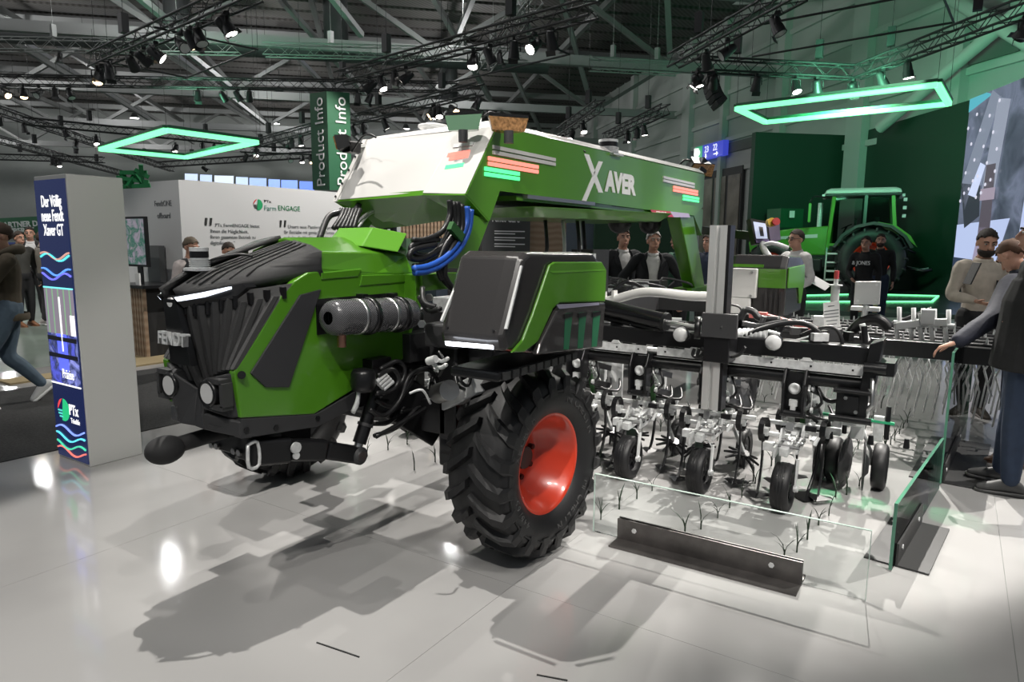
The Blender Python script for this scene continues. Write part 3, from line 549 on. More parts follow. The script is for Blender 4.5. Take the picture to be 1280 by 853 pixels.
# hanging tray under the beam
tY = PX(660, 270, BX).y
mb = MB(); mb.hexa([V((BX-.02, tY+.1, 1.80)), V((BX-.75, tY+.1, 1.80)), V((BX-.75, 6.35, 1.82)), V((BX-.02, 6.15, 1.83))], [V((BX+.05, tY, 1.865)), V((BX-.8, tY, 1.865)), V((BX-.8, 6.5, 1.90)), V((BX+.05, 6.3, 1.915))]); child('under_tray', mb, 'green', bev=.006)
for dc in (PD(775, 271, 6.6), PD(813, 273, 7.0)):
    mb = MB(); mb.lathe([(.06, .10), (.0, .115), (-.04, .118), (-.09, .11), (-.13, .085), (-.155, .045), (-.16, .001)], dc, (0, 0, 1), 20); mb.cyl(dc+V((0, 0, .06)), dc+V((0, 0, .10)), .10, n=20); child('camera_dome', mb, 'black')
# lettering on the side
tx = BX+.004
def sq(pts): return [PX(600+a/4.267, 130+b/4.267, tx) for a, b in pts]
mb = MB(); mb.prism(sq([(556, 264), (582, 271), (657, 474), (632, 472)]), (-.006, 0, 0)); mb.prism(sq([(634, 305), (656, 308), (566, 522), (543, 520)]), (-.006, 0, 0)); child('letter_x', mb, 'white_ink', label='large slanted white letter X')
a, b = PX(755.5, 237.2, tx), PX(794.5, 246, tx); top = PX(757, 219, tx)
t = text('lettering', 'AVER', (top.z-a.z)*1.85, a, (0, 1, 0), (0, 0, 1), 'white_ink', rob, .002, bold=.012)
wdt = max(v.co.y for v in t.data.vertices)-min(v.co.y for v in t.data.vertices); y0 = min(v.co.y for v in t.data.vertices)
for v in t.data.vertices: v.co.y = (a.y-3.0)+(v.co.y-y0)*((b.y-a.y)/wdt)
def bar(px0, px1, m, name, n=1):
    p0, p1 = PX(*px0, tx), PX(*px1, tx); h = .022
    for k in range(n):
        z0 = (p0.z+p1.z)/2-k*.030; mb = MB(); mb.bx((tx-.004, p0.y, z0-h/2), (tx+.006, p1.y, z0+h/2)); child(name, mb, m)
bar((610.5, 199), (672.5, 208), 'glow_red', 'red_reflection_bar', 2); bar((606, 211), (649, 217.5), 'glow_green', 'green_reflection_bar', 2)  # glowing bars stand in for red and green reflections on the side
bar((616, 186), (694, 198), 'white', 'reflection_rail', 2)
bar((842, 234), (872, 239.5), 'glow_red', 'red_reflection_bar', 2); bar((854, 245), (873.5, 248.5), 'glow_green', 'green_reflection_bar', 2); bar((829, 222), (868, 230), 'white', 'reflection_rail', 2)
fn = V((0, -(tz-bz), (fy-by))).normalized()
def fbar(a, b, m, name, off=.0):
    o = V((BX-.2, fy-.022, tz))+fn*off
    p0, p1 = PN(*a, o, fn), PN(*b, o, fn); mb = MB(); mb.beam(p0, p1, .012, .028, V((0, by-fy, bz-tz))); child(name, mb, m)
fbar((562, 199), (586, 195), 'glow_red', 'red_reflection_bar'); fbar((560, 194.5), (587, 190.5), 'glow_red', 'red_reflection_bar'); fbar((557, 210), (580, 206.5), 'glow_green', 'green_reflection_bar'); fbar((567, 183), (592, 180), 'galv', 'reflection_rail')  # reflections on the white front, also built as glowing bars
# sticker low on the far end
mb = MB(); mb.prism([PX(813, 262, tx), PX(838, 264.5, tx), PX(842, 271.5, tx), PX(818, 270.5, tx)], (-.005, 0, 0)); child('sticker', mb, mat('red_sticker', (.45, .03, .08), .4))
mb = MB(); mb.prism([PX(838, 264.5, tx), PX(861, 267, tx), PX(863, 272, tx), PX(842, 271.5, tx)], (-.005, 0, 0)); child('sticker', mb, mat('violet_sticker', (.42, .36, .52), .4))
text('sticker_print', 'FENDT', .055, PX(820, 269.3, tx+.004), (0, 1, 0), (0, 0, 1), 'white_ink', rob, .001, sx=1.5)
# seam strip over the roof and antenna
mb = MB(); mb.tube([PX(732, 190, BX+.006), V((BX-.10, PX(732, 190, BX).y-.25, tz+.06)), V((BX-.5, 4.0, tz+.06))], .006, 5); child('roof_cable', mb, 'hose')
# warning lamps
def lamp(c, ux, w, h, d, m, tilt=None):
    c = V(c); ux = V(ux).normalized(); up = V((0, 0, 1)); nn = ux.cross(up)
    mb = MB(); k = 10; ring0, ring1 = [], []
    for e, sc in ((ring0, 1), (ring1, .82)):
        for i in range(k):
            t = math.pi*i/(k-1); e.append(c+ux*(-w/2*math.cos(t)*sc)+nn*(-d*math.sin(t)*sc)+up*(h/2 if e is ring0 else -h/2))
    mb.hexa(ring1, ring0); L = child('warning_lamp', mb, m)
    mb = MB(); mb.prism([p+up*.004 for p in ring0], (0, 0, .014)); mb.build('lamp_lid', 'black', L)
    mb = MB(); mb.cyl(c-up*(h/2), c-up*(h/2+.07), .028, n=8); mb.build('lamp_foot', 'grey_plastic', L)
    return L
lamp(PD(579, 153, 3.95), (1, .25, 0), .23, .085, .10, 'green_lens'); lamp(PD(636, 155, 3.9), (.75, 1, 0), .24, .075, .12, 'amber')
def worklamp(c, d, m, s=.06):
    c = V(c); mb = MB(); u, v, dd = basis(d); mb.hexa([c+u*a*s*1.2+v*b*s*.8 for a, b in ((-1, -1), (1, -1), (1, 1), (-1, 1))], [c-dd*s*1.2+u*a*s*.8+v*b*s*.6 for a, b in ((-1, -1), (1, -1), (1, 1), (-1, 1))]); L = child('work_lamp', mb, 'black')
    mb = MB(); mb.hexa([c+dd*.004+u*a*s*1.1+v*b*s*.7 for a, b in ((-1, -1), (1, -1), (1, 1), (-1, 1))], [c+dd*.012+u*a*s*1.05+v*b*s*.65 for a, b in ((-1, -1), (1, -1), (1, 1), (-1, 1))]); mb.build('lamp_lens', m, L)
worklamp(PD(424, 180, 4.35), (-1, -.6, -.3), 'amber', .06); worklamp(PD(438, 184, 4.4), (-1, .2, .1), 'lens', .05)
mb = MB(); mb.tube([PD(440, 190, 4.35), PD(452, 172, 4.3), PD(462, 168, 4.25), PD(470, 172, 4.2)], .006, 5, 4); child('lamp_cable', mb, 'hose')
mb = MB(); mb.beam(PD(430, 184, 4.36), V((LX-.02, fy+.05, tz-.03)), .03, .02); child('lamp_bracket', mb, 'galv')
worklamp(PD(874, 212, 7.75), (.5, -.3, -.6), 'amber', .11); worklamp(PD(869, 206, 7.8), (-.5, -.8, .3), 'lens', .1); worklamp(PD(884, 213, 7.9), (1, -.3, -.3), 'amber', .1)
mb = MB(); mb.tube([PD(848, 208, 7.7), PD(856, 200, 7.7), PD(866, 202, 7.75)], .012, 5, 3); mb.tube([PD(846, 210, 7.7), PD(860, 212, 7.7), PD(872, 210, 7.75)], .012, 5, 3); child('lamp_cable', mb, 'hose')
mb = MB(); mb.tube([PD(603, 147, 3.95), PD(612, 140, 3.95), PD(622, 143, 3.95)], .006, 5, 3); child('lamp_cable', mb, 'hose')
# receiver dish and laser scanner on the roof
p = V((LX+.36, fy+.25, tz+.02)); mb = MB(); mb.lathe([(0, .03), (.03, .03), (.05, .085), (.065, .1), (.078, .095), (.085, .06), (.087, .001)], p, (0, 0, 1), 20); child('receiver_dish', mb, 'silver_white')
def lidar(c, r=.05, parent=None, q=1.0):
    c = V(c); mb = MB(); mb.box(c+V((0, 0, .006)), (r*2.5, r*2.5, .012)); L = child('scanner', mb, 'galv')
    mb = MB()
    for k in range(5): mb.cyl(c+V((0, 0, (.014+k*.011)*q)), c+V((0, 0, (.020+k*.011)*q)), r*1.12, n=16)
    mb.cyl(c, c+V((0, 0, .07*q)), r*.95, n=16); mb.build('cooling_fins', 'galv', L)
    mb = MB(); mb.cyl(c+V((0, 0, .07*q)), c+V((0, 0, .105*q)), r, n=18); mb.build('scanner_window', 'black', L)
    mb = MB(); mb.cyl(c+V((0, 0, .105*q)), c+V((0, 0, .125*q)), r*1.03, n=18); mb.build('scanner_cap', 'galv', L)
lidar(PX(760, 192, BX-.06)-V((0, 0, .02)), .075)
mb = MB(); mb.tube([PX(757, 190, BX-.06), PX(748, 183, BX-.06), PX(741, 186, BX-.06)], .008, 5, 3); child('scanner_cable', mb, 'hose')
# ---- arch legs
mb = MB()
mb.hexa([PX(556, 336, BX-.02), PX(590, 336, BX-.02), PX(590, 336, BX-.02)+V((-.10, 0, 0)), PX(556, 336, BX-.02)+V((-.10, 0, 0))], [PX(590, 268, BX-.02), PX(613, 274, BX-.02), PX(613, 274, BX-.02)+V((-.10, 0, 0)), PX(590, 268, BX-.02)+V((-.10, 0, 0))]); fleg = child('front_leg', mb, 'green', bev=.008)
mb = MB(); mb.bx((BX-.30, 2.75, 1.38), (BX+.0, 3.05, 1.47)); mb.bx((BX-.30, 2.72, 1.28), (BX-.02, 2.76, 1.47)); child('leg_foot', mb, 'green', bev=.005)
mb = MB()
for x in (-3.45,): mb.hexa([V((x, 2.85, 1.4)), V((x, 3.05, 1.4)), V((x+.1, 3.05, 1.4)), V((x+.1, 2.85, 1.4))], [V((x, 3.35, 1.85)), V((x, 3.5, 1.85)), V((x+.1, 3.5, 1.85)), V((x+.1, 3.35, 1.85))])
child('front_leg', mb, 'green')
for x in (BX-.02,):
    mb = MB(); mb.hexa([V((x, 7.28, 1.15)), V((x, 7.62, 1.15)), V((x-.14, 7.62, 1.15)), V((x-.14, 7.28, 1.15))], [V((x, 6.68, 1.92)), V((x, 7.12, 1.92)), V((x-.14, 7.12, 1.92)), V((x-.14, 6.68, 1.92))]); L = child('rear_leg', mb, 'green', bev=.01)
    mb = MB(); mb.bx((x+.02, 7.1, 1.08), (x-.18, 7.75, 1.16)); mb.build('foot_plate', 'green', L)
    mb = MB(); mb.hexa([V((x, 7.12, 1.92)), V((x, 7.42, 1.72)), V((x-.1, 7.42, 1.72)), V((x-.1, 7.12, 1.92))], [V((x, 7.05, 2.0)), V((x, 7.42, 2.0)), V((x-.1, 7.42, 2.0)), V((x-.1, 7.05, 2.0))]); mb.build('leg_gusset', 'green', L)
# ---- chassis
mb = MB(); mb.bx((-2.52, 2.7, 1.0), (-2.40, 8.2, 1.15)); child('chassis_rail', mb, 'grey_plastic')
mb = MB(); mb.bx((-3.35, 2.7, 1.0), (-3.23, 8.2, 1.15)); child('chassis_rail', mb, 'grey_plastic')
for y in (2.75, 4.0, 5.6, 7.4):
    mb = MB(); mb.bx((-3.3, y, 1.0), (-2.45, y+.12, 1.12)); child('cross_member', mb, 'black')
mb = MB(); mb.bx((-3.15, 2.55, .72), (-2.5, 2.95, 1.25)); child('gearbox', mb, 'black', bev=.02)
mb = MB(); mb.bx((-2.55, 2.86, .95), (-1.98, 3.06, 1.12)); mb.bx((-2.3, 2.80, 1.10), (-1.95, 3.1, 1.22)); child('wheel_arm', mb, 'grey_plastic', bev=.015)
bolts(rob, [PX(537, 372+0, -2.2), PX(528, 405, -2.2)], (.5, -1, 0), .02, .02)
mb = MB(); mb.bx((-2.30, 2.70, 1.10), (-2.08, 2.84, 1.22)); child('hydraulic_block', mb, 'grey_plastic', bev=.01)
mb = MB(); mb.cyl(PD(562, 488, 3.35), PD(548, 492, 3.5), .052, n=20); child('drive_hub', mb, 'steel')
mb = MB(); mb.beam(PD(600, 480, 3.45), PD(538, 512, 3.75), .09, .10); child('axle_link', mb, 'silver_white', bev=.01)
mb = MB(); mb.beam((-2.55, 2.5, .95), (-2.35, 2.9, .62), .10, .25); mb.bx((-3.2, 2.75, .62), (-2.2, 2.95, .80)); child('axle_beam', mb, 'black', bev=.01)

# ---- bonnet (hood)
HX, HC = -2.45, -2.71
def mir(p): return V((2*HC-p.x, p.y, p.z))
def S(px, py, x=HX): return PX(px, py, x)
# green body behind the grille
rear = S(518, 340).y
s_low = [S(293, 466), S(301, 523), S(393, 518), S(451, 482), S(509, 446), S(519, 398), S(519, 345)]
edge = [S(402, 338), S(385, 341), S(368, 352), S(352, 370), S(320, 424)]
mb = MB(); side = s_low+[V((HX, S(402, 338).y+.02, S(402, 338).z))]+edge[1:]
mb.prism(side, (-.04, 0, 0)); child('side_panel', mb, 'green', bev=.006)
mb = MB(); mb.prism([mir(p) for p in side], (.04, 0, 0)); child('side_panel', mb, 'green')
# faceted shoulder and roof of the bonnet
yA = S(402, 338).y; zs = 1.50
R0 = [(HX, S(402, 338).z), (HX-.02, S(402, 312).z-.01), (HX-.14, 1.625), (HC, 1.655)]
R1 = [(HX-.0, 1.475), (HX-.035, 1.585), (HX-.17, 1.635), (HC, 1.66)]
R2 = [(HX-.0, 1.47), (HX-.06, 1.565), (HX-.20, 1.61), (HC, 1.64)]
rings = []
for (y, r) in ((yA, R0), (yA+.36, R1), (rear, R2)):
    ring = [V((x, y, z)) for x, z in r]+[V((2*HC-x, y, z)) for x, z in reversed(r[:-1])]
    ring += [V((2*HC-HX+.06, y, r[0][1]-.12)), V((HX-.06, y, r[0][1]-.12))]
    rings.append(ring)
mb = MB(); mb.loft(rings, True, False); child('bonnet_roof', mb, 'green', bev=.008)
# raised facet along the shoulder
mb = MB(); mb.prism([S(402, 350, HX+.006), S(448, 346, HX+.006), S(453, 336, HX+.006), S(402, 341, HX+.006)], (-.02, 0, 0))
mb.prism([S(453, 344, HX+.006), S(518, 343, HX+.006), S(518, 352, HX+.006), S(450, 358, HX+.006)], (-.02, 0, 0)); child('shoulder_facet', mb, 'green', bev=.004)
# light green block on the rear of the bonnet
b0 = [PY(414, 306, 2.50), PY(423, 285, 2.60), PY(465, 284, 2.60), PY(452, 308, 2.50)]
mb = MB(); mb.prism(b0, (.10, .16, -.03)); child('rear_cowl', mb, 'green_light', bev=.006)
mb = MB(); mb.hexa([PY(476, 308, 2.72), PY(508, 312, 2.72), PY(506, 318, 2.9), PY(476, 316, 2.9)], [PY(466, 286, 2.76), PY(484, 295, 2.74), PY(486, 300, 2.9), PY(466, 292, 2.9)]); child('cowl_flap', mb, 'green_dark')
# dark mesh side window
mb = MB(); mb.prism([S(402, 362, HX+.010), S(376, 369, HX+.010), S(314, 467, HX+.010), S(333, 484.5, HX+.010), S(362, 484.5, HX+.010)], (-.03, 0, 0)); child('mesh_panel', mb, 'mesh', bev=.003)
mb = MB(); mb.cyl(S(302, 469, HX-.01), S(302, 469, HX+.015), .017, n=12); child('panel_latch', mb, 'black')
# grille: surface grid from the nose line to the side, mirrored, with upright fins
gr = [[PX(248, 486, HC), PX(268, 474, -2.62), PX(281, 466, -2.53), S(294, 465)],
      [PX(235, 458, HC), PX(262, 450, -2.62), PX(284, 446, -2.53), S(308, 443)],
      [PX(222, 425, HC), PX(256, 424, -2.62), PX(290, 418, -2.53), S(326, 413)],
      [PX(216, 395, HC), PX(250, 398, -2.62), PX(296, 388, -2.53), S(348, 378)],
      [PX(214, 372, HC), PX(248, 377, -2.62), PX(300, 364, -2.53), S(366, 354)]]
full = [[mir(p) for p in reversed(r[1:])]+r for r in gr]
mb = MB(); n = len(full[0]); vs = [p for r in full for p in r]; back = [p+V((0, .08, 0)) for p in vs]
fs = [(j*n+i, j*n+i+1, (j+1)*n+i+1, (j+1)*n+i) for j in range(4) for i in range(n-1)]
mb.add(vs, fs, True); mb.add(back, fs, True); grille = child('grille', mb, 'black_plastic')
def bil(r, u, v): # u in 0..n-1, v in 0..4
    i, j = min(int(u), len(r[0])-2), min(int(v), len(r)-2); a, b = u-i, v-j
    return (r[j][i]*(1-a)+r[j][i+1]*a)*(1-b)+(r[j+1][i]*(1-a)+r[j+1][i+1]*a)*b
for k in range(17):
    u = .2+k*(n-1.4)/16
    if abs(u-(n-1)/2) < .16: continue
    c = [bil(full, u, v) for v in (.18, 1.2, 2.2, 3.2, 3.75 if abs(u-3) < 2 else 3.4)]
    mb = MB(); wdt = .0135
    mb.loft([[p+V((-wdt, .01, 0)), p+V((-wdt*.85, -.016, 0)), p+V((wdt*.85, -.016, 0)), p+V((wdt, .01, 0))] for p in c], True, False); mb.build('grille_fin', 'black_plastic', grille)
    p = bil(full, u+.16, 3.5); mb = MB(); mb.box(p+V((0, -.004, 0)), (.024, .018, .05)); mb.build('grille_slot', 'black', grille)
# dark centre plate and badge
mb = MB(); mb.prism([PX(214, 374, HC)+V((.045, -.01, 0)), PX(214, 374, HC)+V((-.045, -.01, 0)), PX(232, 455, HC)+V((-.075, -.022, 0)), PX(232, 455, HC)+V((.075, -.022, 0))], (0, .03, 0)); mb.build('centre_plate', 'black', grille)
bp = PX(227, 430, HC)+V((0, -.035, 0))
text('badge_lettering', 'FENDT', .074, bp, (1, .0, 0), (0, .06, 1), 'galv', rob, .012, align='CENTER', sx=.88, bold=.0015)
# top cover: two ribbed lobes with a channel
for sgn in (1, -1):
    f = (lambda p: p) if sgn == 1 else mir
    lip = [PX(216, 362, HC+.035), PX(240, 366, -2.64), PX(310, 351, -2.53), S(402, 336, HX+.006)]
    bk = [V((HC+.035, yA+.02, 1.645)), V((-2.62, yA+.01, 1.638)), V((-2.52, yA, 1.622)), V((HX+.006, yA, S(402, 314).z))]
    mid = [a.lerp(b, .5)+V((0, 0, .018 if i < 3 else .0)) for i, (a, b) in enumerate(zip(lip, bk))]
    mid[3] = S(402, 327, HX+.006).lerp(S(310, 349, -2.5), .42)+V((0, 0, .015))
    q1 = [a.lerp(b, .45)+V((0, 0, .016)) for a, b in zip(lip, mid)]; mid[3] = S(402, 322, HX+.006); q1[3] = S(402, 330, HX+.006)
    rows = [[p+V((0, .02, -.035)) for p in lip], lip, q1, mid, bk]
    mb = MB(); vs = [f(p) for r in rows for p in r]; fs = [(j*4+i, j*4+i+1, (j+1)*4+i+1, (j+1)*4+i) for j in range(4) for i in range(3)]
    mb.add(vs, fs, True); cov = child('top_cover', mb, 'black_plastic'); so = cov.modifiers.new('thick', 'SOLIDIFY'); so.thickness = .02; so.offset = -1 if sgn == 1 else 1
    for k in range(6):
        u = .15+k*.27; mb = MB(); pts = [f(bil(rows, min(u*1.25, 2.75), v))+V((0, 0, .004)) for v in (1.35, 2, 2.6, 3.2, 3.9)]
        mb.tube(pts, .0045, 5); mb.build('cover_rib', 'black_plastic', cov)
    # headlight strip in a dark housing
    h0 = [PX(222, 370, -2.66), PX(311, 354, -2.52), PX(316, 359, -2.51), PX(300, 373, -2.53), PX(238, 384, -2.65)]
    mb = MB(); mb.prism([f(p+V((0, -.03, 0))) for p in h0], (0, .05, 0)); hl = child('headlight', mb, 'black')
    h1 = [PX(232, 371, -2.65), PX(266, 365, -2.575), PX(299, 358, -2.525), PX(299, 361, -2.525), PX(266, 371, -2.575), PX(236, 376, -2.65)]
    mb = MB(); h1 = [f(p+V((0, -.05, 0))) for p in h1]; mb.hexa([h1[0], h1[5], h1[5]+V((0, .015, 0)), h1[0]+V((0, .015, 0))], [h1[1], h1[4], h1[4]+V((0, .015, 0)), h1[1]+V((0, .015, 0))]); mb.hexa([h1[1], h1[4], h1[4]+V((0, .015, 0)), h1[1]+V((0, .015, 0))], [h1[2], h1[3], h1[3]+V((0, .015, 0)), h1[2]+V((0, .015, 0))]); mb.build('light_strip', 'led_cool', hl)
mb = MB(); mb.hexa([V((HC-.045, 1.63, 1.36)), V((HC+.045, 1.63, 1.36)), V((HC+.05, yA, 1.60)), V((HC-.05, yA, 1.60))], [V((HC-.045, 1.63, 1.40)), V((HC+.045, 1.63, 1.40)), V((HC+.045, yA, 1.625)), V((HC-.045, yA, 1.625))]); child('centre_channel', mb, 'black')
mb = MB(); mb.box((HC, 1.62, 1.385), (.08, .06, .05), None, .01); fc = child('front_camera', mb, 'black'); mb = MB(); mb.cyl((HC, 1.60, 1.385), (HC, 1.58, 1.385), .02, n=14); mb.build('camera_lens', 'lens', fc)
lidar(PX(250, 336, HC)-V((0, 0, .008)), .038, None, .78)
mb = MB(); mb.tube([PX(258, 328, HC), PX(275, 322, HC+.05), PX(300, 318, HC+.1), PX(316, 321, HC+.13)], .006, 5, 4); child('scanner_cable', mb, 'hose')
# bumper: cheeks with fog lamps, lower blade
for sgn in (1, -1):
    f = (lambda p: p) if sgn == 1 else mir
    ck = [PX(254, 474, -2.60), PX(290, 466, -2.47), PX(300, 522, -2.46), PX(288, 524, -2.50), PX(253, 512, -2.60)]
    mb = MB(); mb.prism([f(p) for p in ck], (0, .30, 0)); c = child('bumper_cheek', mb, 'grey_plastic', bev=.008)
    fo = PX(265, 491, -2.57)+V((0, .0, 0)); mb = MB(); mb.lathe([(.05, .058), (-.02, .058), (-.03, .052), (-.02, .044), (.0, .042)], f(fo), (0, 1, 0), 20); mb.build('lamp_bezel', 'black', c)
    mb = MB(); mb.cyl(f(fo+V((0, -.026, 0))), f(fo+V((0, .02, 0))), .043, n=18); mb.build('fog_lamp_lens', 'lens', c)
    mb = MB(); mb.box(f(fo+V((.045, .005, .055))), (.09, .05, .022)); mb.box(f(fo+V((.05, .005, -.055))), (.09, .05, .022)); mb.box(f(fo+V((.09, .005, 0))), (.02, .05, .1)); mb.build('lamp_guard', 'black_plastic', c)
    bl2 = [PX(250, 516, -2.62), PX(300, 528, -2.455), PX(301, 548, -2.455), PX(256, 538, -2.62)]
    mb = MB(); mb.prism([f(p) for p in bl2], (0, .30, 0)); c = child('bumper_blade', mb, 'grey_plastic', bev=.006)
    mb = MB(); mb.prism([f(p+V((0, -.012, 0))) for p in (PX(262, 530, -2.60), PX(292, 535, -2.50), PX(292, 540, -2.50), PX(264, 536, -2.60))], (0, .05, 0)); mb.build('step_lip', 'black_plastic', c)
mb = MB(); ce = [PX(244, 488, HC+.05), PX(252, 512, -2.60), PX(254, 536, -2.62), PX(232, 528, HC+.02)]
ce = [PX(247, 486, HC), PX(254, 474, -2.60), PX(253, 512, -2.60), PX(256, 538, -2.62), PX(243, 533, HC)]
mb.prism(ce, (0, .2, 0)); mb.prism([mir(p) for p in ce], (0, .2, 0)); child('bumper_centre', mb, 'grey_plastic', bev=.006)
mb = MB(); mb.bx((HC-.06, 1.76, .90), (HC+.06, 1.80, .98)); child('intake', mb, 'black')
mb = MB(); mb.bx((-2.93, 1.9, .80), (-2.5, 2.7, 1.30)); mb.bx((-2.92, 1.95, 1.3), (-2.5, 2.7, 1.45)); child('engine_block', mb, 'black')
# lower side rail
mb = MB(); mb.prism([S(302, 524), S(302, 549), S(397, 534), S(449, 508), S(449, 487), S(395, 518)], (-.05, 0, 0)); r = child('side_rail', mb, 'grey_plastic', bev=.004)
bolts(r, [S(308, 538, HX), S(345, 535, HX), S(397, 523, HX)], (1, 0, 0), .014, .004, 'black', 'rail_hole')
# ---- exhaust canister
ea, eb = PX(410, 398, -2.36), PX(517, 392, -2.36); dd = eb-ea; L = dd.length; ax = dd.normalized()
mb = MB(); mb.lathe([(0, .03), (.0, .06), (.02, .078), (.05, .084), (L-.06, .084), (L-.03, .076), (L-.0, .05), (L, .001)], ea, ax, 28); ex = child('exhaust_canister', mb, 'carbon')
for t, m, nm, rr, ww in ((.30, 'steel', 'clamp_band', .0865, .022), (.42, 'black', 'mount_ring', .092, .03), (.66, 'steel', 'clamp_band', .0865, .022), (.78, 'black', 'mount_ring', .092, .03), (.12, 'black', 'mount_ring', .080, .015)):
    c = ea+dd*t; mb = MB(); mb.lathe([(-ww/2, rr-.012), (-ww/2, rr), (ww/2, rr), (ww/2, rr-.012)], c, ax, 28, close=True); mb.build(nm, m, ex)
mb = MB(); mb.cyl(PX(427, 418, -2.36), PX(427, 434, -2.36), .021, n=14); mb.build('tailpipe', 'copper', ex)
mb = MB(); mb.bx((-2.46, ea.y+.01, ea.z-.085), (-2.444, eb.y-.03, ea.z+.08)); mb.build('heat_shield', 'black', ex)
for t in (.42, .78): mb = MB(); c = ea+dd*t; mb.box(c+V((-.03, 0, .095)), (.05, .03, .02)); mb.build('mount_tab', 'black', ex)
# ---- front linkage: drawbar ball, plates, lift arm, ram
bc = V((-2.8, 1.57, .742)); mb = MB(); mb.sphere(bc, (.068, .085, .062), 20, 14); hb = child('hitch_ball', mb, 'black_matt')
mb = MB(); mb.cyl(bc+V((0, .06, .008)), bc+V((0, .35, .02)), .036, n=14); mb.build('drawbar', 'black_matt', hb)
mb = MB(); mb.bx((-2.92, 1.86, .655), (-2.68, 1.90, .85)); mb.bx((-2.72, 1.86, .64), (-2.60, 1.98, .84)); hp = child('hitch_plate', mb, 'black', bev=.006)
bolts(hp, [V((x, 1.86, z)) for x in (-2.90, -2.86, -2.73, -2.69) for z in (.675, .835)], (0, -1, 0), .016, .014)
f0, f1, f2 = PX(310, 566, -2.52), PX(362, 562, -2.47), PX(446, 569, -2.42)
mb = MB(); mb.beam(f0, f1, .07, .115); mb.beam(f1, f1.lerp(f2, .5)+V((0, 0, .012)), .06, .10); mb.beam(f1.lerp(f2, .5)+V((0, 0, .012)), f2, .06, .085); la = child('lift_arm', mb, 'black', bev=.012)
mb = MB(); mb.lathe([(-.03, .045), (.03, .045), (.03, .0), (-.03, 0)], f2, (1, 0, 0), 18); mb.build('arm_knuckle', 'grey_plastic', la)
mb = MB(); mb.cyl(f2+V((.03, 0, 0)), f2+V((.042, 0, 0)), .026, n=14); mb.build('arm_pin', 'bolt', la)
mb = MB(); p = f0+V((.045, -.005, 0)); mb.tube([p+V((0, -.022, .05)), p+V((0, .022, .05)), p+V((0, .026, -.05)), p+V((0, -.026, -.05)), p+V((0, -.026, .05))], .008, 6, 3); mb.build('arm_link', 'galv', la)
p = f1+V((.038, 0, 0)); mb = MB(); mb.cyl(p+V((0, 0, .015)), p+V((.012, 0, .015)), .026, n=14); mb.cyl(p+V((0, 0, -.022)), p+V((.012, 0, -.022)), .016, n=12); mb.build('pin_plate', 'galv', la)
mb = MB(); mb.bx((-3.05, 1.95, .68), (-2.55, 2.15, .80)); mb.beam((-2.75, 1.95, .72), (-2.5, 1.98, .74), .08, .1); child('linkage_frame', mb, 'black')
ra, rb = f2+V((.0, 0, .02)), PX(477, 468, -2.40)
mb = MB(); mb.cyl(ra, ra.lerp(rb, .35), .022, n=12); mb.build('ram_rod', 'steel', la)
mb = MB(); mb.cyl(ra.lerp(rb, .10), rb, .034, n=16); ram = child('lift_ram', mb, 'black')
for t in (.32, .85): mb = MB(); c = ra.lerp(rb, t); mb.cyl(c, c+(rb-ra)*.04, .040, n=16); mb.build('ram_collar', 'grey_plastic', ram)
ac = PX(454, 475, -2.36); mb = MB(); mb.lathe([(-.062, .02), (-.055, .05), (-.03, .06), (.03, .06), (.05, .05), (.058, .015), (.06, 0)], ac, (0, .1, 1), 20); child('accumulator', mb, 'black')
mb = MB(); mb.bx((-2.45, PX(462, 458, -2.4).y, PX(462, 458, -2.4).z-.04), (-2.38, PX(486, 455, -2.4).y, PX(462, 450, -2.4).z)); child('ram_bracket', mb, 'black', bev=.004)
mb = MB()
for k in range(3): mb.tube([PX(448, 484+k, -2.37), PX(447, 500+k*2, -2.36), PX(441, 515+k, -2.37)], .010, 6, 3)
child('sensor_cable', mb, 'galv')
# hose bundles
def hoses(name, paths, m='hose', r=.014, x=None):
    for P in paths: mb = MB(); mb.tube(P, r, 7, 5); child(name, mb, m)
hx = -2.34
def hp_(l, x=hx): return [PX(a, b, x+c) if True else 0 for a, b, *cc in l for c in [cc[0] if cc else 0]]
hoses('hydraulic_hose', [hp_([(462, 512), (480, 520), (500, 500), (512, 470), (535, 462), (548, 480), (538, 505), (500, 530), (470, 546)]),
   hp_([(470, 500), (490, 508), (506, 490), (520, 466), (540, 462, -.1)], -2.36), hp_([(468, 545), (495, 535), (520, 512), (533, 500), (541, 478)], -2.38),
   hp_([(472, 470), (490, 462), (498, 475), (490, 488), (470, 492)], -2.33), hp_([(475, 462), (496, 452), (506, 462), (500, 480), (474, 496)], -2.35),
   hp_([(466, 530), (486, 528), (506, 508), (515, 490), (520, 470)], -2.42), hp_([(463, 520), (490, 516), (508, 488), (512, 460)], -2.44),
   hp_([(463, 508), (485, 500), (505, 478), (508, 455)], -2.46), hp_([(500, 515), (520, 510), (535, 498), (541, 470)], -2.40)], r=.0125)
hoses('hydraulic_hose', [[PD(512, 492, 3.2), PD(528, 488, 3.2), PD(538, 505, 3.25)]], 'silver_white', .006)
for k in range(4): mb = MB(); p = PX(470+k*3, 478+k*3.2, -2.33); mb.cyl(p, p+V((0, .07, .03)), .011, n=8); child('hose_fitting', mb, 'galv')
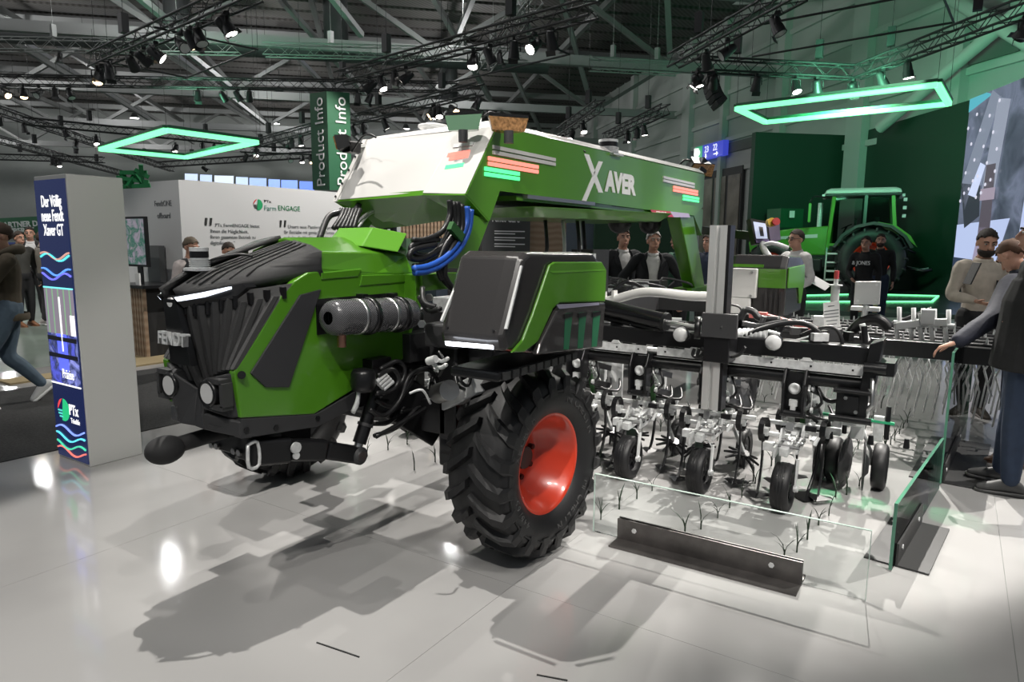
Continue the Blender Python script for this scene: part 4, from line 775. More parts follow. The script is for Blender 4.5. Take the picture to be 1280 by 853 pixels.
# cable loom beside the front leg
lx = BX+.03
loom = [[(565, 252), (566, 275), (556, 300), (540, 318), (520, 318), (513, 310), (525, 303), (548, 300)], [(569, 252), (570, 280), (560, 312), (535, 330), (517, 333)],
        [(573, 253), (573, 285), (553, 315), (551, 338), (556, 352), (566, 362)], [(577, 255), (577, 288), (561, 316), (556, 340), (562, 355), (572, 365)],
        [(562, 250), (562, 270), (552, 290), (530, 300), (516, 300)], [(567, 252), (568, 290), (549, 312), (526, 324), (512, 322), (518, 312), (545, 306)], [(571, 252), (572, 282), (556, 308), (547, 330), (552, 350)]]
hoses('cable', [[PX(a, b, lx+.012*(i % 4)-.02) for a, b in l] for i, l in enumerate(loom)], 'hose', .0155)
hoses('blue_hose', [[PX(a, b, lx+.02) for a, b in l] for l in ([(584, 258), (583, 280), (572, 304), (556, 322), (535, 333), (517, 336)], [(589, 262), (586, 288), (574, 312), (554, 330), (535, 339), (518, 341)])], 'blue_hose', .017)
mb = MB(); p = PX(570, 290, lx+.03); mb.box(p, (.03, .12, .05), Matrix.Rotation(-.6, 3, 'X')); child('hose_clamp', mb, 'green_dark')
hoses('cable', [[PX(399, 300, -3.2), PX(410, 272, -3.3), PX(424, 266, -3.3), PX(428, 262, -3.3)], [PX(440, 272, -3.2), PX(445, 262, -3.25), PX(452, 250, -3.3)]], 'hose', .02)
hoses('cable', [[PD(430+i*4, 262, 4.2), PD(426+i*4, 272, 4.15), PD(417+i*5, 286, 4.1)] for i in range(6)], 'hose', .016)
hoses('cable', [[PD(468, 262, 4.5), PD(455, 270, 4.4), PD(440, 285, 4.3)], [PD(480, 261, 4.6), PD(462, 268, 4.5), PD(448, 284, 4.3)]], 'galv', .008)
hoses('cable', [[PX(528, 360, -2.2), PX(530, 378, -2.15), PX(545, 384, -2.1)], [PX(524, 370, -2.2), PX(535, 388, -2.15), PX(550, 386, -2.05)]], 'hose', .014)
hoses('cable', [[PX(570, 455, -2.1), PX(575, 475, -2.0), PX(585, 482, -2.0), PX(590, 465, -2.0)], [PX(548, 440, -2.1), PX(556, 455, -2.05), PX(548, 470, -2.1)], [PX(568, 452, -2.15), PX(571, 480, -2.05), PX(583, 487, -2.05)]], 'hose', .009)
mb = MB(); mb.tube([PX(543, 447, -2.1), PX(552, 452, -2.05), PX(560, 448, -2.0)], .010, 6, 4); mb.tube([PX(541, 455, -2.1), PX(550, 460, -2.05), PX(558, 456, -2.0)], .010, 6, 4); mb.cyl(PX(535, 452, -2.1), PX(545, 449, -2.05), .02, n=8); child('pipe_union', mb, 'galv')

# ---- wheel house cover (front right)
sx = -1.52
def B(px, py, x=sx): return PX(px, py, x)
prof = [B(660, 315), B(652, 322), B(627, 424), B(630, 441), B(664, 444), B(747, 435), B(751, 378), B(755.5, 376), B(757, 338), B(751, 326), B(743, 315.5)]
cen = sum(prof, V())/len(prof)
def ring(x, k): return [V((x, cen.y+(p.y-cen.y)*k, cen.z+(p.z-cen.z)*k)) for p in prof]
mb = MB(); mb.loft([ring(-1.85, .96), ring(-1.83, 1), ring(-1.60, 1), ring(-1.545, .985), ring(sx, .955)], True, False); cover = child('wheel_house_cover', mb, 'dark_gloss', bev=.012)
xs = sx+.001
gp = [B(684, 331, xs), B(690, 327.5, xs), B(749, 327.5, xs), B(755, 338, xs), B(753.5, 377, xs), B(696, 379, xs), B(688, 386, xs), B(669, 427, xs), B(652, 440, xs), B(636, 441, xs), B(650, 425, xs), B(662, 395, xs)]
mb = MB(); mb.prism(gp, (.016, 0, 0)); gpan = mb.build('cover_green_panel', 'green', cover, bev=.006)
mb = MB(); mb.prism([B(687, 339, xs+.018), B(756, 337, xs+.018), B(756, 338.4, xs+.018), B(691, 341.6, xs+.018)], (-.01, 0, 0)); mb.build('crease_trim', 'green_light', cover)
vp = [B(697, 380, xs), B(750, 378, xs), B(746.5, 434, xs), B(664, 443, xs), B(668, 430, xs), B(689, 388, xs)]
mb = MB(); mb.prism(vp, (.032, 0, 0)); vpan = mb.build('vent_panel', 'dark_gloss', cover, bev=.008)
mb = MB(); mb.prism([B(696, 381, xs+.034), B(749, 378.5, xs+.034), B(749, 381.5, xs+.034), B(699, 386.5, xs+.034)], (-.006, 0, 0)); mb.build('panel_bevel', mat('violet_grey_trim', (.27, .26, .34), .3), cover)
for k in range(3):
    a0 = 707+k*17.5; mb = MB(); mb.prism([B(a0, 392-k, xs+.034), B(a0+9, 391-k, xs+.034), B(a0+4, 437-k*1.8, xs+.034), B(a0-2, 437.5-k*1.8, xs+.034)], (-.01, 0, 0)); mb.build('vent_slot', mat('vent_green', (.02, .15, .07), .3), cover)
    mb = MB(); mb.prism([B(a0-1, 393-k, xs+.037), B(a0+9.5, 391-k, xs+.037), B(a0+8.5, 396-k, xs+.037), B(a0-1, 399-k, xs+.037)], (-.01, 0, 0)); mb.build('vent_hood', 'black', cover)
# strips and light bar on the sloping front
fa, fb = B(652, 322), B(627, 424); fnn = (fb-fa).cross(V((1, 0, 0))).normalized()
if fnn.y > 0: fnn = -fnn
def fr(px, py, o=.004): return PN(px, py, fa+fnn*o, fnn)
mb = MB(); mb.prism([fr(650, 332), fr(652.5, 332), fr(633.5, 411), fr(630, 411)], fnn*-.008); mb.build('corner_trim', 'silver_white', cover)
mb = MB(); mb.beam(V((-1.828, fa.y-.002, fa.z-.07)), V((-1.828, fb.y-.002, fb.z+.05)), .01, .012); mb.build('corner_trim', 'silver_white', cover)
mb = MB(); mb.prism([fr(556, 426.5, .012), fr(615, 431.5, .012), fr(615, 436, .012), fr(557, 431.5, .012)], fnn*-.012); mb.build('light_bar', 'led_white', cover)
bolts(cover, [fr(559.5, 410, 0), fr(617, 414, 0)], fnn, .006, .004, 'black')
mb = MB(); mb.bx((-1.84, 2.33, 1.055), (-1.58, 3.02, 1.10)); sk = child('cover_base', mb, 'black', bev=.012)
for k in range(10): mb = MB(); y = 2.36+k*.068; mb.bx((-1.582, y, 1.06), (-1.57, y+.05, 1.095)); mb.build('base_rib', 'black_plastic', sk)
# ---- second wheel house, far right of the machine
c2 = V((-1.66, 6.05, 0))
def b2(dx, dy, z): return V((c2.x+dx, c2.y+dy, z))
mb = MB(); w2 = .46
pr = [(0.0, 1.02), (-.02, 1.44), (.05, 1.545), (.62, 1.53), (.74, 1.48), (.78, 1.30), (.74, 1.02)]
mb.loft([[b2(x, y*s+.38*(1-s), 1.28+(z-1.28)*s) for y, z in pr] for x, s in ((0, .97), (.03, 1), (w2-.05, 1), (w2, .96))], True, False); cv2 = child('wheel_house_cover', mb, 'dark_gloss', bev=.012)
mb = MB(); mb.prism([b2(w2+.001, .03, 1.44), b2(w2+.001, .72, 1.45), b2(w2+.001, .76, 1.30), b2(w2+.001, .66, 1.10), b2(w2+.001, .60, 1.10), b2(w2+.001, .50, 1.25), b2(w2+.001, .03, 1.27)], (.012, 0, 0)); mb.build('cover_green_panel', 'green', cv2, bev=.004)
mb = MB(); mb.prism([b2(w2*.52, -.012, 1.43), b2(w2, -.012, 1.43), b2(w2, -.004, 1.27), b2(w2*.52, -.004, 1.27)], (0, -.012, 0)); mb.prism([b2(-.1, -.018, 1.465), b2(w2*.6, -.018, 1.465), b2(w2*.6, -.018, 1.44), b2(-.1, -.018, 1.44)], (0, .01, 0)); mb.build('cover_green_panel', 'green', cv2)
for k in range(4): mb = MB(); mb.bx(b2(.30+k*.04, -.022, 1.04), b2(.318+k*.04, -.004, 1.24)); mb.build('cover_rib', 'dark_gloss', cv2)
mb = MB(); mb.bx(b2(.04, .1, .96), b2(.4, .65, 1.02)); child('cover_base', mb, 'black')
mb = MB(); mb.bx(b2(-.10, -.09, 1.18), b2(.24, -.03, 1.43)); mb.bx(b2(-.10, -.09, 1.04), b2(.20, -.05, 1.18)); wb = child('control_cabinet', mb, 'white', bev=.008)
bolts(wb, [b2(.20, -.09, 1.40), b2(.20, -.09, 1.20), b2(.17, -.09, 1.07)], (0, -1, 0), .012, .008)
# ---- tyres
def tyre_mesh(R, r, w, lugs=20, lh=.035):
    """lies on its axle, axis +X, centre at the origin, outer face towards +X"""
    mb = MB(); h = w/2; rb = R-lh
    mb.lathe([(-h*.80, r), (-h*.97, r+.05), (-h*1.02, (r+rb)/2), (-h*.98, rb-.05), (-h*.86, rb-.012), (-h*.4, rb), (0, rb+.004), (h*.4, rb), (h*.86, rb-.012), (h*.98, rb-.05), (h*1.02, (r+rb)/2), (h*.97, r+.05), (h*.80, r), (h*.70, r-.01), (-h*.7, r-.01)], (0, 0, 0), (1, 0, 0), 56, True, True)
    u, v, d = basis((1, 0, 0))
    for k in range(lugs*2):
        sgn = 1 if k % 2 else -1; t0 = 2*math.pi*k/(lugs*2)
        secs = []
        for q, (a, off, top, wd) in enumerate(((0.03, 0, R, .036), (.35, .10, R, .038), (.70, .19, R-.004, .042), (.98, .25, R-.03, .046), (1.05, .26, rb-.05, .04))):
            t = t0+off; x = sgn*a*h
            e = u*math.cos(t)+v*math.sin(t); tg = u*-math.sin(t)+v*math.cos(t); low = (rb-.012) if q < 3 else (rb-.03 if q == 3 else rb-.09)
            X_ = V((x, 0, 0))
            secs.append([X_+e*low-tg*wd*.8, X_+e*top-tg*wd*.5, X_+e*top+tg*wd*.5, X_+e*low+tg*wd*.8])
        mb.loft(secs, True, False)
    return mb
def rim_mesh(r, w):
    mb = MB(); h = w/2
    mb.lathe([(h*.72, r+.012), (h*.76, r+.014), (h*.78, r-.004), (h*.74, r-.020), (h*.62, r-.024), (h*.54, r-.040), (-h*.1, r-.06), (-h*.12, r-.075), (-h*.42, r-.085), (-h*.45, r-.12), (-h*.46, .06), (-h*.46, .0)], (0, 0, 0), (1, 0, 0), 48)
    mb.lathe([(-h*.70, r), (-h*.5, r-.09), (-h*.46, r-.12)], (0, 0, 0), (1, 0, 0), 48)
    return mb
def put(mb, c, yaw=0):
    R3 = Matrix.Rotation(yaw, 3, 'Z'); c = V(c)
    mb.v = [R3 @ p+c for p in mb.v]; return mb
def big_wheel(c, yaw=0, rim='red'):
    c = V(c); wd = .36
    wheel = child('wheel', put(rim_mesh(.270, wd), c, yaw), rim)
    tb = put(tyre_mesh(.500, .270, wd), c, yaw).build('tyre', 'rubber', wheel)
    R3 = Matrix.Rotation(yaw, 3, 'Z'); hub = c+R3 @ V((-wd*.23, 0, 0))
    mb = MB(); mb.cyl(hub, hub+R3 @ V((.07, 0, 0)), .07, .06, 18); mb.build('hub_cap', 'black', wheel)
    for k in range(8):
        t = 2*math.pi*k/8+.2; p = hub+R3 @ V((0, math.cos(t)*.125, math.sin(t)*.125)); q = p+R3 @ V((.03, 0, 0))
        mb = MB(); mb.cyl(p, q, .016, n=6, smooth=False); mb.build('wheel_bolt', 'black', wheel)
    for sg, body in ((1, 'XEOBIB'), (0, '')):
        pass
    return wheel
WC = V((-1.835, 2.99, .50))
w1 = big_wheel(WC, -.08)
# raised sidewall ring and tread lettering blocks on the outer sidewall
mb = MB(); xo = .190
mb.lathe([(xo-.012, .385), (xo-.004, .39), (xo-.004, .397), (xo-.012, .402)], (0, 0, 0), (1, 0, 0), 56, True, True); put(mb, WC, -.08); mb.build('sidewall_ring', 'rubber', w1)
def arc_text(body, rad, a0, step, size):
    for i, ch in enumerate(body):
        if ch == ' ': continue
        t = a0-i*step; e = V((0, math.cos(t), math.sin(t))); tg = V((0, math.sin(t), -math.cos(t))); R3 = Matrix.Rotation(-.08, 3, 'Z')
        text('tyre_lettering', ch, size, WC+R3 @ (V((xo-.014, 0, 0))+e*rad), R3 @ tg, R3 @ e, mat('worn_rubber', (.07, .07, .07), .5) if i < 0 else M['tyre_print'], w1, .006)
M['tyre_print'] = mat('tyre_print_grey', (.075, .075, .075), .5)
arc_text('MICHELIN', .330, math.radians(75), .125, .06); arc_text('XEOBIB', .330, math.radians(165), .125, .055); arc_text('440/65', .330, math.radians(228), .10, .045); arc_text('MICHELIN', .330, math.radians(-28), .125, .06)
big_wheel((-3.88, 3.05, .50), math.pi, 'black')  # rim coloured black for the shade under the bonnet, presumably red itself
big_wheel((-1.72, 6.45, .50), 0, 'grey_plastic'); big_wheel((-3.88, 6.45, .50), math.pi)
for x, y in ((-2.18, 2.84), (-3.55, 3.05), (-1.98, 6.45), (-3.55, 6.45)):
    mb = MB(); mb.bx((x-.07, y-.09, .45), (x+.05, y+.09, 1.15)); mb.cyl((x-.05, y, .56), (x+.16, y, .56), .1, n=16); child('wheel_column', mb, 'black', bev=.012)
mb = MB(); mb.bx((-4.05, 2.85, 1.0), (-3.6, 3.3, 1.2)); mb.bx((-3.7, 2.95, 1.0), (-3.2, 3.15, 1.12)); child('wheel_arm', mb, 'black')
mb = MB(); mb.bx((-2.5, 6.3, 1.0), (-1.7, 6.5, 1.12)); mb.bx((-4.0, 6.3, 1.0), (-3.2, 6.5, 1.12)); child('wheel_arm', mb, 'grey_plastic')
# pipework visible inside the gantry between box and rear leg
rr = random.Random(3)
for k in range(26):
    y = 3.6+rr.random()*3.2; x = -3.1+rr.random()*.6; mb = MB()
    mb.tube([V((x, y, 1.16)), V((x+rr.uniform(-.1, .1), y+rr.uniform(.1, .3), 1.22+rr.random()*.08)), V((x+rr.uniform(-.15, .15), y+rr.uniform(.3, .6), 1.2+rr.random()*.06)), V((x+.1, y+.7, 1.16))], rr.choice((.012, .018, .009)), 6, 3)
    child('pipe', mb, rr.choice(('hose', 'galv', 'hose', 'grey_plastic')))
for k in range(8):
    mb = MB(); y = 3.7+k*.45; mb.bx((-2.9+rr.uniform(-.2, .2), y, 1.15), (-2.6, y+rr.uniform(.12, .3), 1.2+rr.random()*.06)); child('valve_block', mb, rr.choice(('galv', 'black', 'green', 'grey_plastic')), bev=.005)
for k in range(5):
    x = BX-.3-rr.random()*.2; mb = MB(); mb.tube([V((x, 4.85+k*.1, 1.82)), V((x+.05, 4.8+k*.1, 1.6)), V((x-.05, 4.95+k*.12, 1.45)), V((x+.02, 5.0+k*.12, 1.2))], .016, 6, 4); child('pipe', mb, 'silver_white' if k % 2 else 'hose')
mb = MB(); mb.bx((-2.7, 4.95, 1.15), (-2.45, 5.0, 1.55)); child('valve_plate', mb, 'silver_white')
mb = MB(); mb.bx((-2.7, 5.05, 1.15), (-2.5, 5.35, 1.58)); child('side_cabinet', mb, 'grey_plastic')
# ================================================================== hoe implement behind the wheel
TY = 4.6
hoe = thing('hoe_toolbar', 'long black toolbar with silver scale strip carrying the row of hoe units', 'toolbar', (-1.8, TY, .9))
def hc(name, mb, m, parent=None, **k): return mb.build(name, m, parent or hoe, **k)
mb = MB(); mb.bx((-3.95, TY-.06, .925), (-.40, TY+.06, 1.035)); hc('upper_beam', mb, 'black', bev=.008)
for a, b in ((-3.95, -2.85), (-2.75, -1.80), (-1.72, -.42)):
    mb = MB(); mb.bx((a, TY-.085, .862), (b, TY-.07, .918)); st = hc('scale_strip', mb, 'galv')
    for k in range(6):
        x = a+.06+(b-a-.12)*k/5; mb = MB(); mb.bx((x-.006, TY-.0865, .885), (x+.006, TY-.0845, .897)); mb.build('strip_hole', 'black', st)
    for k in (.2, .75): x = a+(b-a)*k; mb = MB(); mb.prism([(x-.04, TY-.085, .915), (x+.04, TY-.085, .915), (x+.02, TY-.085, .94), (x-.02, TY-.085, .94)], (0, .012, 0)); mb.build('strip_tab', 'galv', st)
mb = MB(); mb.cyl((-3.95, TY-.03, .80), (-.42, TY-.03, .80), .040, n=16); hc('round_tube', mb, 'black')
mb = MB(); mb.bx((-3.95, TY-.05, .845), (-.44, TY+.04, .865)); hc('lower_plate', mb, 'black')
mb = MB(); mb.hexa([V((-.44, TY-.1, .76)), V((-.36, TY-.1, .80)), V((-.36, TY+.1, .80)), V((-.44, TY+.1, .76))], [V((-.40, TY-.1, 1.06)), V((-.33, TY-.1, 1.09)), V((-.33, TY+.1, 1.09)), V((-.40, TY+.1, 1.06))]); hc('end_plate', mb, 'black', bev=.006)
mb = MB(); mb.cyl((-.42, TY-.12, .92), (-.30, TY-.12, .92), .03, n=10); mb.bx((-.36, TY-.12, .88), (-.26, TY+.1, .96)); hc('end_bracket', mb, 'black')
mb = MB(); mb.tube([(-.37, TY-.1, .86), (-.36, TY-.11, .70), (-.42, TY-.10, .60)], .014, 6); hc('end_rod', mb, 'steel')
# round reflectors on the front
for px, py in ((852, 418), (968, 428)):
    p = PY(px, py, TY-.10); mb = MB(); mb.lathe([(0, .046), (.03, .050), (.04, .046), (.042, 0)], p, (0, -1, 0), 22); L = hc('round_lamp', mb, 'lens'); mb = MB(); mb.lathe([(-.02, .05), (.0, .054), (.03, .054)], p, (0, -1, 0), 22); mb.build('lamp_rim', 'black', L)
# aluminium post with clamp plates
post = thing('aluminium_post', 'upright grooved aluminium post clamped to the front of the black toolbar', 'post', (-1.29, 4.42, .5))
mb = MB()
pw = .055; sec = [(-pw, -pw), (-.012, -pw), (-.012, -.035), (.012, -.035), (.012, -pw), (pw, -pw), (pw, -.012), (.035, -.012), (.035, .012), (pw, .012), (pw, pw), (-pw, pw), (-pw, .012), (-.035, .012), (-.035, -.012), (-pw, -.012)]
mb.prism([V((-1.29+x, 4.42+y, .56)) for x, y in sec], (0, 0, 1.195)); mb.build('profile', 'alu', post)
mb = MB(); mb.bx((-1.29+pw+.001, 4.37, .56), (-1.29+pw+.02, 4.475, 1.755)); mb.build('side_strip', 'black', post)
mb = MB(); p0 = PY(876, 421, 4.33); p1 = PY(924, 394, 4.33); mb.bx((p0.x, 4.33, p0.z), (p1.x-.01, 4.36, p1.z)); cp = mb.build('clamp_plate', 'grey_plastic', post, bev=.004)
mb = MB(); p0 = PY(878, 452, 4.34); p1 = PY(912, 420, 4.34); mb.bx((p0.x, 4.34, p0.z), (p1.x, 4.54, p1.z)); mb.build('clamp_block', 'black', post, bev=.006)
mb = MB(); c = PY(872, 410, 4.40); mb.lathe([(-.02, .075), (.02, .075), (.02, .05), (-.02, .05)], c, (1, .3, 0), 20, True, True); mb.build('clamp_ring', 'black', post)
mb = MB(); c = PY(902, 409, 4.33); mb.cyl(c, c+V((0, -.006, 0)), .006, n=8); mb.build('bolt', 'bolt', post)
# boom, ram and hoses above the toolbar
mb = MB(); pts = [PY(752, 378, 4.95), PY(770, 374, 4.95), PY(800, 366, 4.95), PY(825, 366, 4.95), PY(860, 370, 4.95), PY(892, 371, 4.95)]
pts = spline(pts, 4)
mb.tube(pts, .036, 10)
hc('white_boom', mb, 'white')
mb = MB(); mb.box(PY(754, 375, 4.95), (.03, .07, .13)); mb.box(PY(768, 372, 4.95), (.02, .07, .11)); hc('boom_flange', mb, 'white')
a, b, c = PY(735, 380, 4.62), PY(832, 403, 4.55), PY(888, 413, 4.50)
mb = MB(); mb.cyl(a, b, .062, n=18); r = hc('hydraulic_ram', mb, mat('gloss_black', (.006, .006, .007), .22)); mb = MB(); mb.cyl(b, c, .018, n=12); mb.build('ram_rod', 'steel', r); mb = MB(); mb.cyl(b-(b-a)*.02, b+(b-a)*.02, .068, n=18); mb.build('ram_collar', 'black', r)
mb = MB(); mb.cyl(a+V((.1, 0, -.09)), b+V((0, .0, -.06)), .022, n=10); mb.build('ram_pipe', 'black', r)
mb = MB(); p = PY(1000, 405, 4.9); mb.cyl(PY(912, 418, 4.62), PY(958, 418, 4.62), .035, n=14); hc('corrugated_pipe', mb, 'galv')
for k in range(9): q = PY(914, 418, 4.62).lerp(PY(957, 418, 4.62), k/8); mb = MB(); mb.cyl(q-V((.006, 0, 0)), q+V((.006, 0, 0)), .04, n=12); hc('pipe_rib', mb, 'galv')
ry = 4.72
def hoseY(l, m='hose', r=.013, y=ry):
    mb = MB(); mb.tube([PY(a, b, y) for a, b in l], r, 7, 5); hc('hose', mb, m)
hoseY([(920, 425), (950, 412), (985, 404), (1010, 406), (1028, 420), (1037, 443)], 'hose', .018, 4.6)
hoseY([(1000, 420), (1020, 412), (1042, 410), (1052, 424), (1050, 436), (1040, 446)], 'hose', .012, 4.6)
hoseY([(960, 430), (985, 427), (1008, 422), (1022, 415)], 'galv', .006); hoseY([(928, 404), (948, 408), (972, 404), (985, 402)], 'hose', .02)
hoseY([(925, 400), (932, 388), (942, 390), (950, 398), (975, 400)], 'hose', .025, 4.9); hoseY([(905, 380), (924, 384), (927, 396), (915, 402)], 'hose', .008, 4.9)
hoseY([(868, 436), (866, 444), (873, 447), (880, 440), (876, 435)], 'hose', .012, 4.4); hoseY([(874, 436), (872, 446), (880, 448), (886, 441)], 'hose', .012, 4.4); hoseY([(906, 440), (914, 446), (925, 443), (932, 434)], 'hose', .011, 4.4)
hoseY([(760, 408), (790, 402), (820, 408), (845, 412)], 'hose', .012); hoseY([(765, 396), (790, 404), (810, 398), (838, 406)], 'galv', .006); hoseY([(752, 404), (775, 412), (795, 408)], 'hose', .016)
hoseY([(1021, 484), (1028, 496), (1038, 502), (1050, 500)], 'hose', .016, 4.75); hoseY([(1018, 472), (1022, 490), (1034, 500)], 'hose', .014, 4.75)
hoseY([(955, 425), (975, 432), (1000, 437), (1012, 442)], 'green_dark', .006); hoseY([(930, 412), (942, 415), (955, 414), (975, 418)], 'galv', .012)
mb = MB(); mb.beam(PY(950, 393, 5.1), PY(1022, 412, 5.0), .04, .03); hc('red_lever', mb, mat('worn_red', (.42, .10, .09), .5))
mb = MB(); mb.box(PY(948, 394, 5.08), (.12, .05, .045)); hc('lever_head', mb, mat('worn_red_head', (.48, .13, .12), .5))
rr = random.Random(5)
for k in range(34): # small valves, brackets and lines along the toolbar top
    x = -2.25+rr.random()*1.85; z = 1.05; mb = MB(); y = TY+rr.uniform(-.03, .22)
    if k % 3: mb.box((x, y, z+.02), (.03+rr.random()*.08, .05, .03+rr.random()*.05), Matrix.Rotation(rr.random(), 3, 'Z'))
    else: mb.cyl((x, y, z), (x+rr.uniform(-.05, .05), y, z+.06+rr.random()*.05), .018, n=10)
    hc('valve' if k % 3 else 'fitting', mb, rr.choice(('galv', 'black', 'black', 'silver_white', 'grey_plastic')))
# rear carrier plates seen behind the units
for x in (-3.1, -2.45, -1.55, -.95):
    mb = MB(); mb.hexa([V((x, TY+.35, .40)), V((x+.26, TY+.40, .40)), V((x+.26, TY+.42, .40)), V((x, TY+.37, .40))], [V((x+.10, TY+.3, .80)), V((x+.26, TY+.40, .80)), V((x+.26, TY+.42, .80)), V((x+.10, TY+.32, .80))]); hc('carrier_plate', mb, 'silver_white')
mb = MB(); mb.bx((-3.9, TY+.55, .72), (-.5, TY+.63, .80)); hc('rear_beam', mb, 'galv')
def hoe_unit(label):
    """one row unit, X = 0 is the row line, Y measured from the toolbar, stands on the floor"""
    t = thing('hoe_unit', label, 'hoe unit', (0, 0, 0), None)
    def c(name, mb, m, parent=None, **k): return mb.build(name, m, parent or t, **k)
    for s in (-1, 1):
        mb = MB(); mb.prism([V((s*.052, -.16, .58)), V((s*.052, -.10, .56)), V((s*.052, -.06, .70)), V((s*.052, -.02, .86)), V((s*.052, -.12, .87)), V((s*.052, -.17, .78))], (s*.016, 0, 0)); c('head_plate', mb, 'black', bev=.004)
    mb = MB(); mb.bx((-.05, -.10, .60), (.05, -.06, .84)); hd = c('head_block', mb, 'black')
    mb = MB(); mb.lathe([(0, .022), (0, .036), (.012, .036), (.014, .02), (.006, .012), (.006, 0)], (0, -.115, .745), (0, -1, 0), 20); mb.build('washer', 'galv', hd)
    mb = MB(); mb.cyl((0, -.10, .745), (0, -.118, .745), .045, n=18); mb.build('washer_seat', 'black', hd)
    mb = MB(); mb.cyl((-.075, -.13, .585), (.075, -.13, .585), .022, n=14); c('foot_roller', mb, 'black')
    mb = MB(); mb.box((0, -.12, .655), (.05, .03, .04)); mb.box((0, -.125, .625), (.03, .03, .03)); c('head_catch', mb, 'galv')
    for s in (-1, 1):
        for z in (.74, .60):
            mb = MB(); mb.beam((s*.085, -.04, z), (s*.085, .30, z-.09), .014, .045); a = c('parallel_arm', mb, 'black', bev=.004)
            mb = MB(); mb.cyl((s*.085, -.03, z), (s*.10, -.03, z), .018, n=10); mb.build('arm_pin', 'galv', a)
    mb = MB(); P = []
    for k in range(50): t_ = k/49; P.append(V((.03*math.cos(k*.9)+.02, .0+t_*.22, .72-t_*.18+.03*math.sin(k*.9))))
    mb.tube(P, .006, 5); c('spring', mb, 'galv')
    mb = MB(); mb.beam((.02, .04, .70), (.02, .16, .40), .03, .022); c('green_strut', mb, 'green_dark')
    mb = MB(); mb.bx((-.04, .28, .35), (.04, .33, .66)); c('rear_plate', mb, 'silver_white', bev=.004)
    # galvanised beam with slotted plates
    mb = MB(); mb.beam((.0, -.34, .385), (0, .42, .43), .05, .05); bmx = c('unit_beam', mb, 'galv', bev=.004)
    for s, y0 in ((-1, -.36), (1, -.20)):
        mb = MB(); mb.prism([V((s*.045, y0, .345)), V((s*.045, y0+.26, .36)), V((s*.045, y0+.30, .44)), V((s*.045, y0+.20, .49)), V((s*.045, y0+.14, .42)), V((s*.045, y0, .415))], (s*.012, 0, 0)); pl = mb.build('slotted_plate', 'galv', bmx)
        for k in range(3): mb = MB(); mb.box((s*.059, y0+.05+k*.07, .385), (.004, .028, .012)); mb.build('plate_slot', 'black', pl)
    for k in range(7):
        mb = MB(); mb.cyl((-.07+.02*(k % 3), -.28+k*.1, .41+.01*(k % 2)), (.08, -.28+k*.1, .41), .011, n=8); mb.build('bolt', 'bolt', bmx)
    # gauge wheel
    wy = -.27; R = .150
    mb = MB(); mb.lathe([(-.03, .085), (-.05, .10), (-.054, .13), (-.046, R-.004), (-.02, R), (.02, R), (.046, R-.004), (.054, .13), (.05, .10), (.03, .085)], (0, wy, R), (1, 0, 0), 36); wt = c('gauge_tyre', mb, 'rubber')
    for x in (-.018, .0, .018): mb = MB(); mb.lathe([(x-.003, R-.002), (x-.002, R+.002), (x+.002, R+.002), (x+.003, R-.002)], (0, wy, R), (1, 0, 0), 36); mb.build('tyre_groove', 'black', wt)
    mb = MB(); mb.lathe([(-.03, .088), (.03, .088), (.03, .065), (.012, .06), (.012, .03), (.035, .026), (.035, 0)], (0, wy, R), (1, 0, 0), 28); hb = c('wheel_hub', mb, 'black')
    for k in range(5):
        a_ = k*2*math.pi/5; mb = MB(); mb.beam((.026, wy, R), (.026, wy+.08*math.cos(a_), R+.08*math.sin(a_)), .014, .018, (1, 0, 0)); mb.build('spoke', 'black', hb)
    mb = MB(); mb.tube([(.068, wy, R), (.068, wy+.01, R+.10), (.066, wy+.02, R+.17), (.04, wy+.02, R+.205), (-.03, wy+.02, R+.21)], .006, 4); mb.beam((.07, wy-.0, R-.02), (.07, wy+.03, R+.18), .010, .036, (0, 1, 0)); c('wheel_fork', mb, 'silver_white')
    mb = MB(); mb.cyl((.06, wy, R), (.086, wy, R), .02, n=12); c('axle_bolt', mb, 'galv')
    # spring clips, tines and shares
    for x, y, z, yr, sl in ((-.17, -.10, .42, .10, .02), (.17, .06, .42, .10, .02), (-.02, .28, .46, .10, 0), (-.12, .16, .44, .12, .03)):
        mb = MB(); mb.beam((0, y+.03, .42), (x, y+.03, z), .03, .022); c('cross_arm', mb, 'galv')
        pts = [V((x+.012*math.cos(k*.42), y+.045*math.cos(k*.42)*1.0, z+.075*math.sin(k*.42)+.03)) for k in range(15)]
        mb = MB()
        for a_, b_ in zip(pts, pts[1:]): mb.beam(a_, b_+(b_-a_)*.15, .034, .010, (b_-a_).cross(V((1, 0, 0))))
        c('spring_clip', mb, 'black')
        mb = MB(); mb.box((x, y+.03, z+.01), (.045, .05, .05)); mb.cyl((x-.03, y+.03, z+.03), (x+.03, y+.03, z+.03), .012, n=8); c('tine_clamp', mb, 'galv')
        base = V((x, y-.02, z)); tp = [base, base+V((0, .01, -.12)), base+V((0, .0, -.22)), base+V((0, -.03, -.31)), base+V((0, -.075, -.375))]
        tp = spline(tp, 3); mb = MB()
        for a_, b_ in zip(tp, tp[1:]): mb.beam(a_, b_+(b_-a_)*.12, .012, .026, (0, 1, .3))
        tn = c('tine', mb, 'black')
        e = tp[-1]; mb = MB(); w_ = .085
        mb.add([e+V((0, -.06, -.012)), e+V((w_, .05, -.016)), e+V((w_-.02, .075, -.010)), e+V((0, .01, .012)), e+V((-w_+.02, .075, -.010)), e+V((-w_, .05, -.016)), e+V((0, .0, -.022))], [(0, 1, 3), (1, 2, 3), (0, 3, 5), (5, 3, 4), (0, 6, 1), (0, 5, 6), (1, 6, 2), (5, 4, 6), (3, 2, 6), (3, 6, 4)]); mb.build('share', 'black', tn)
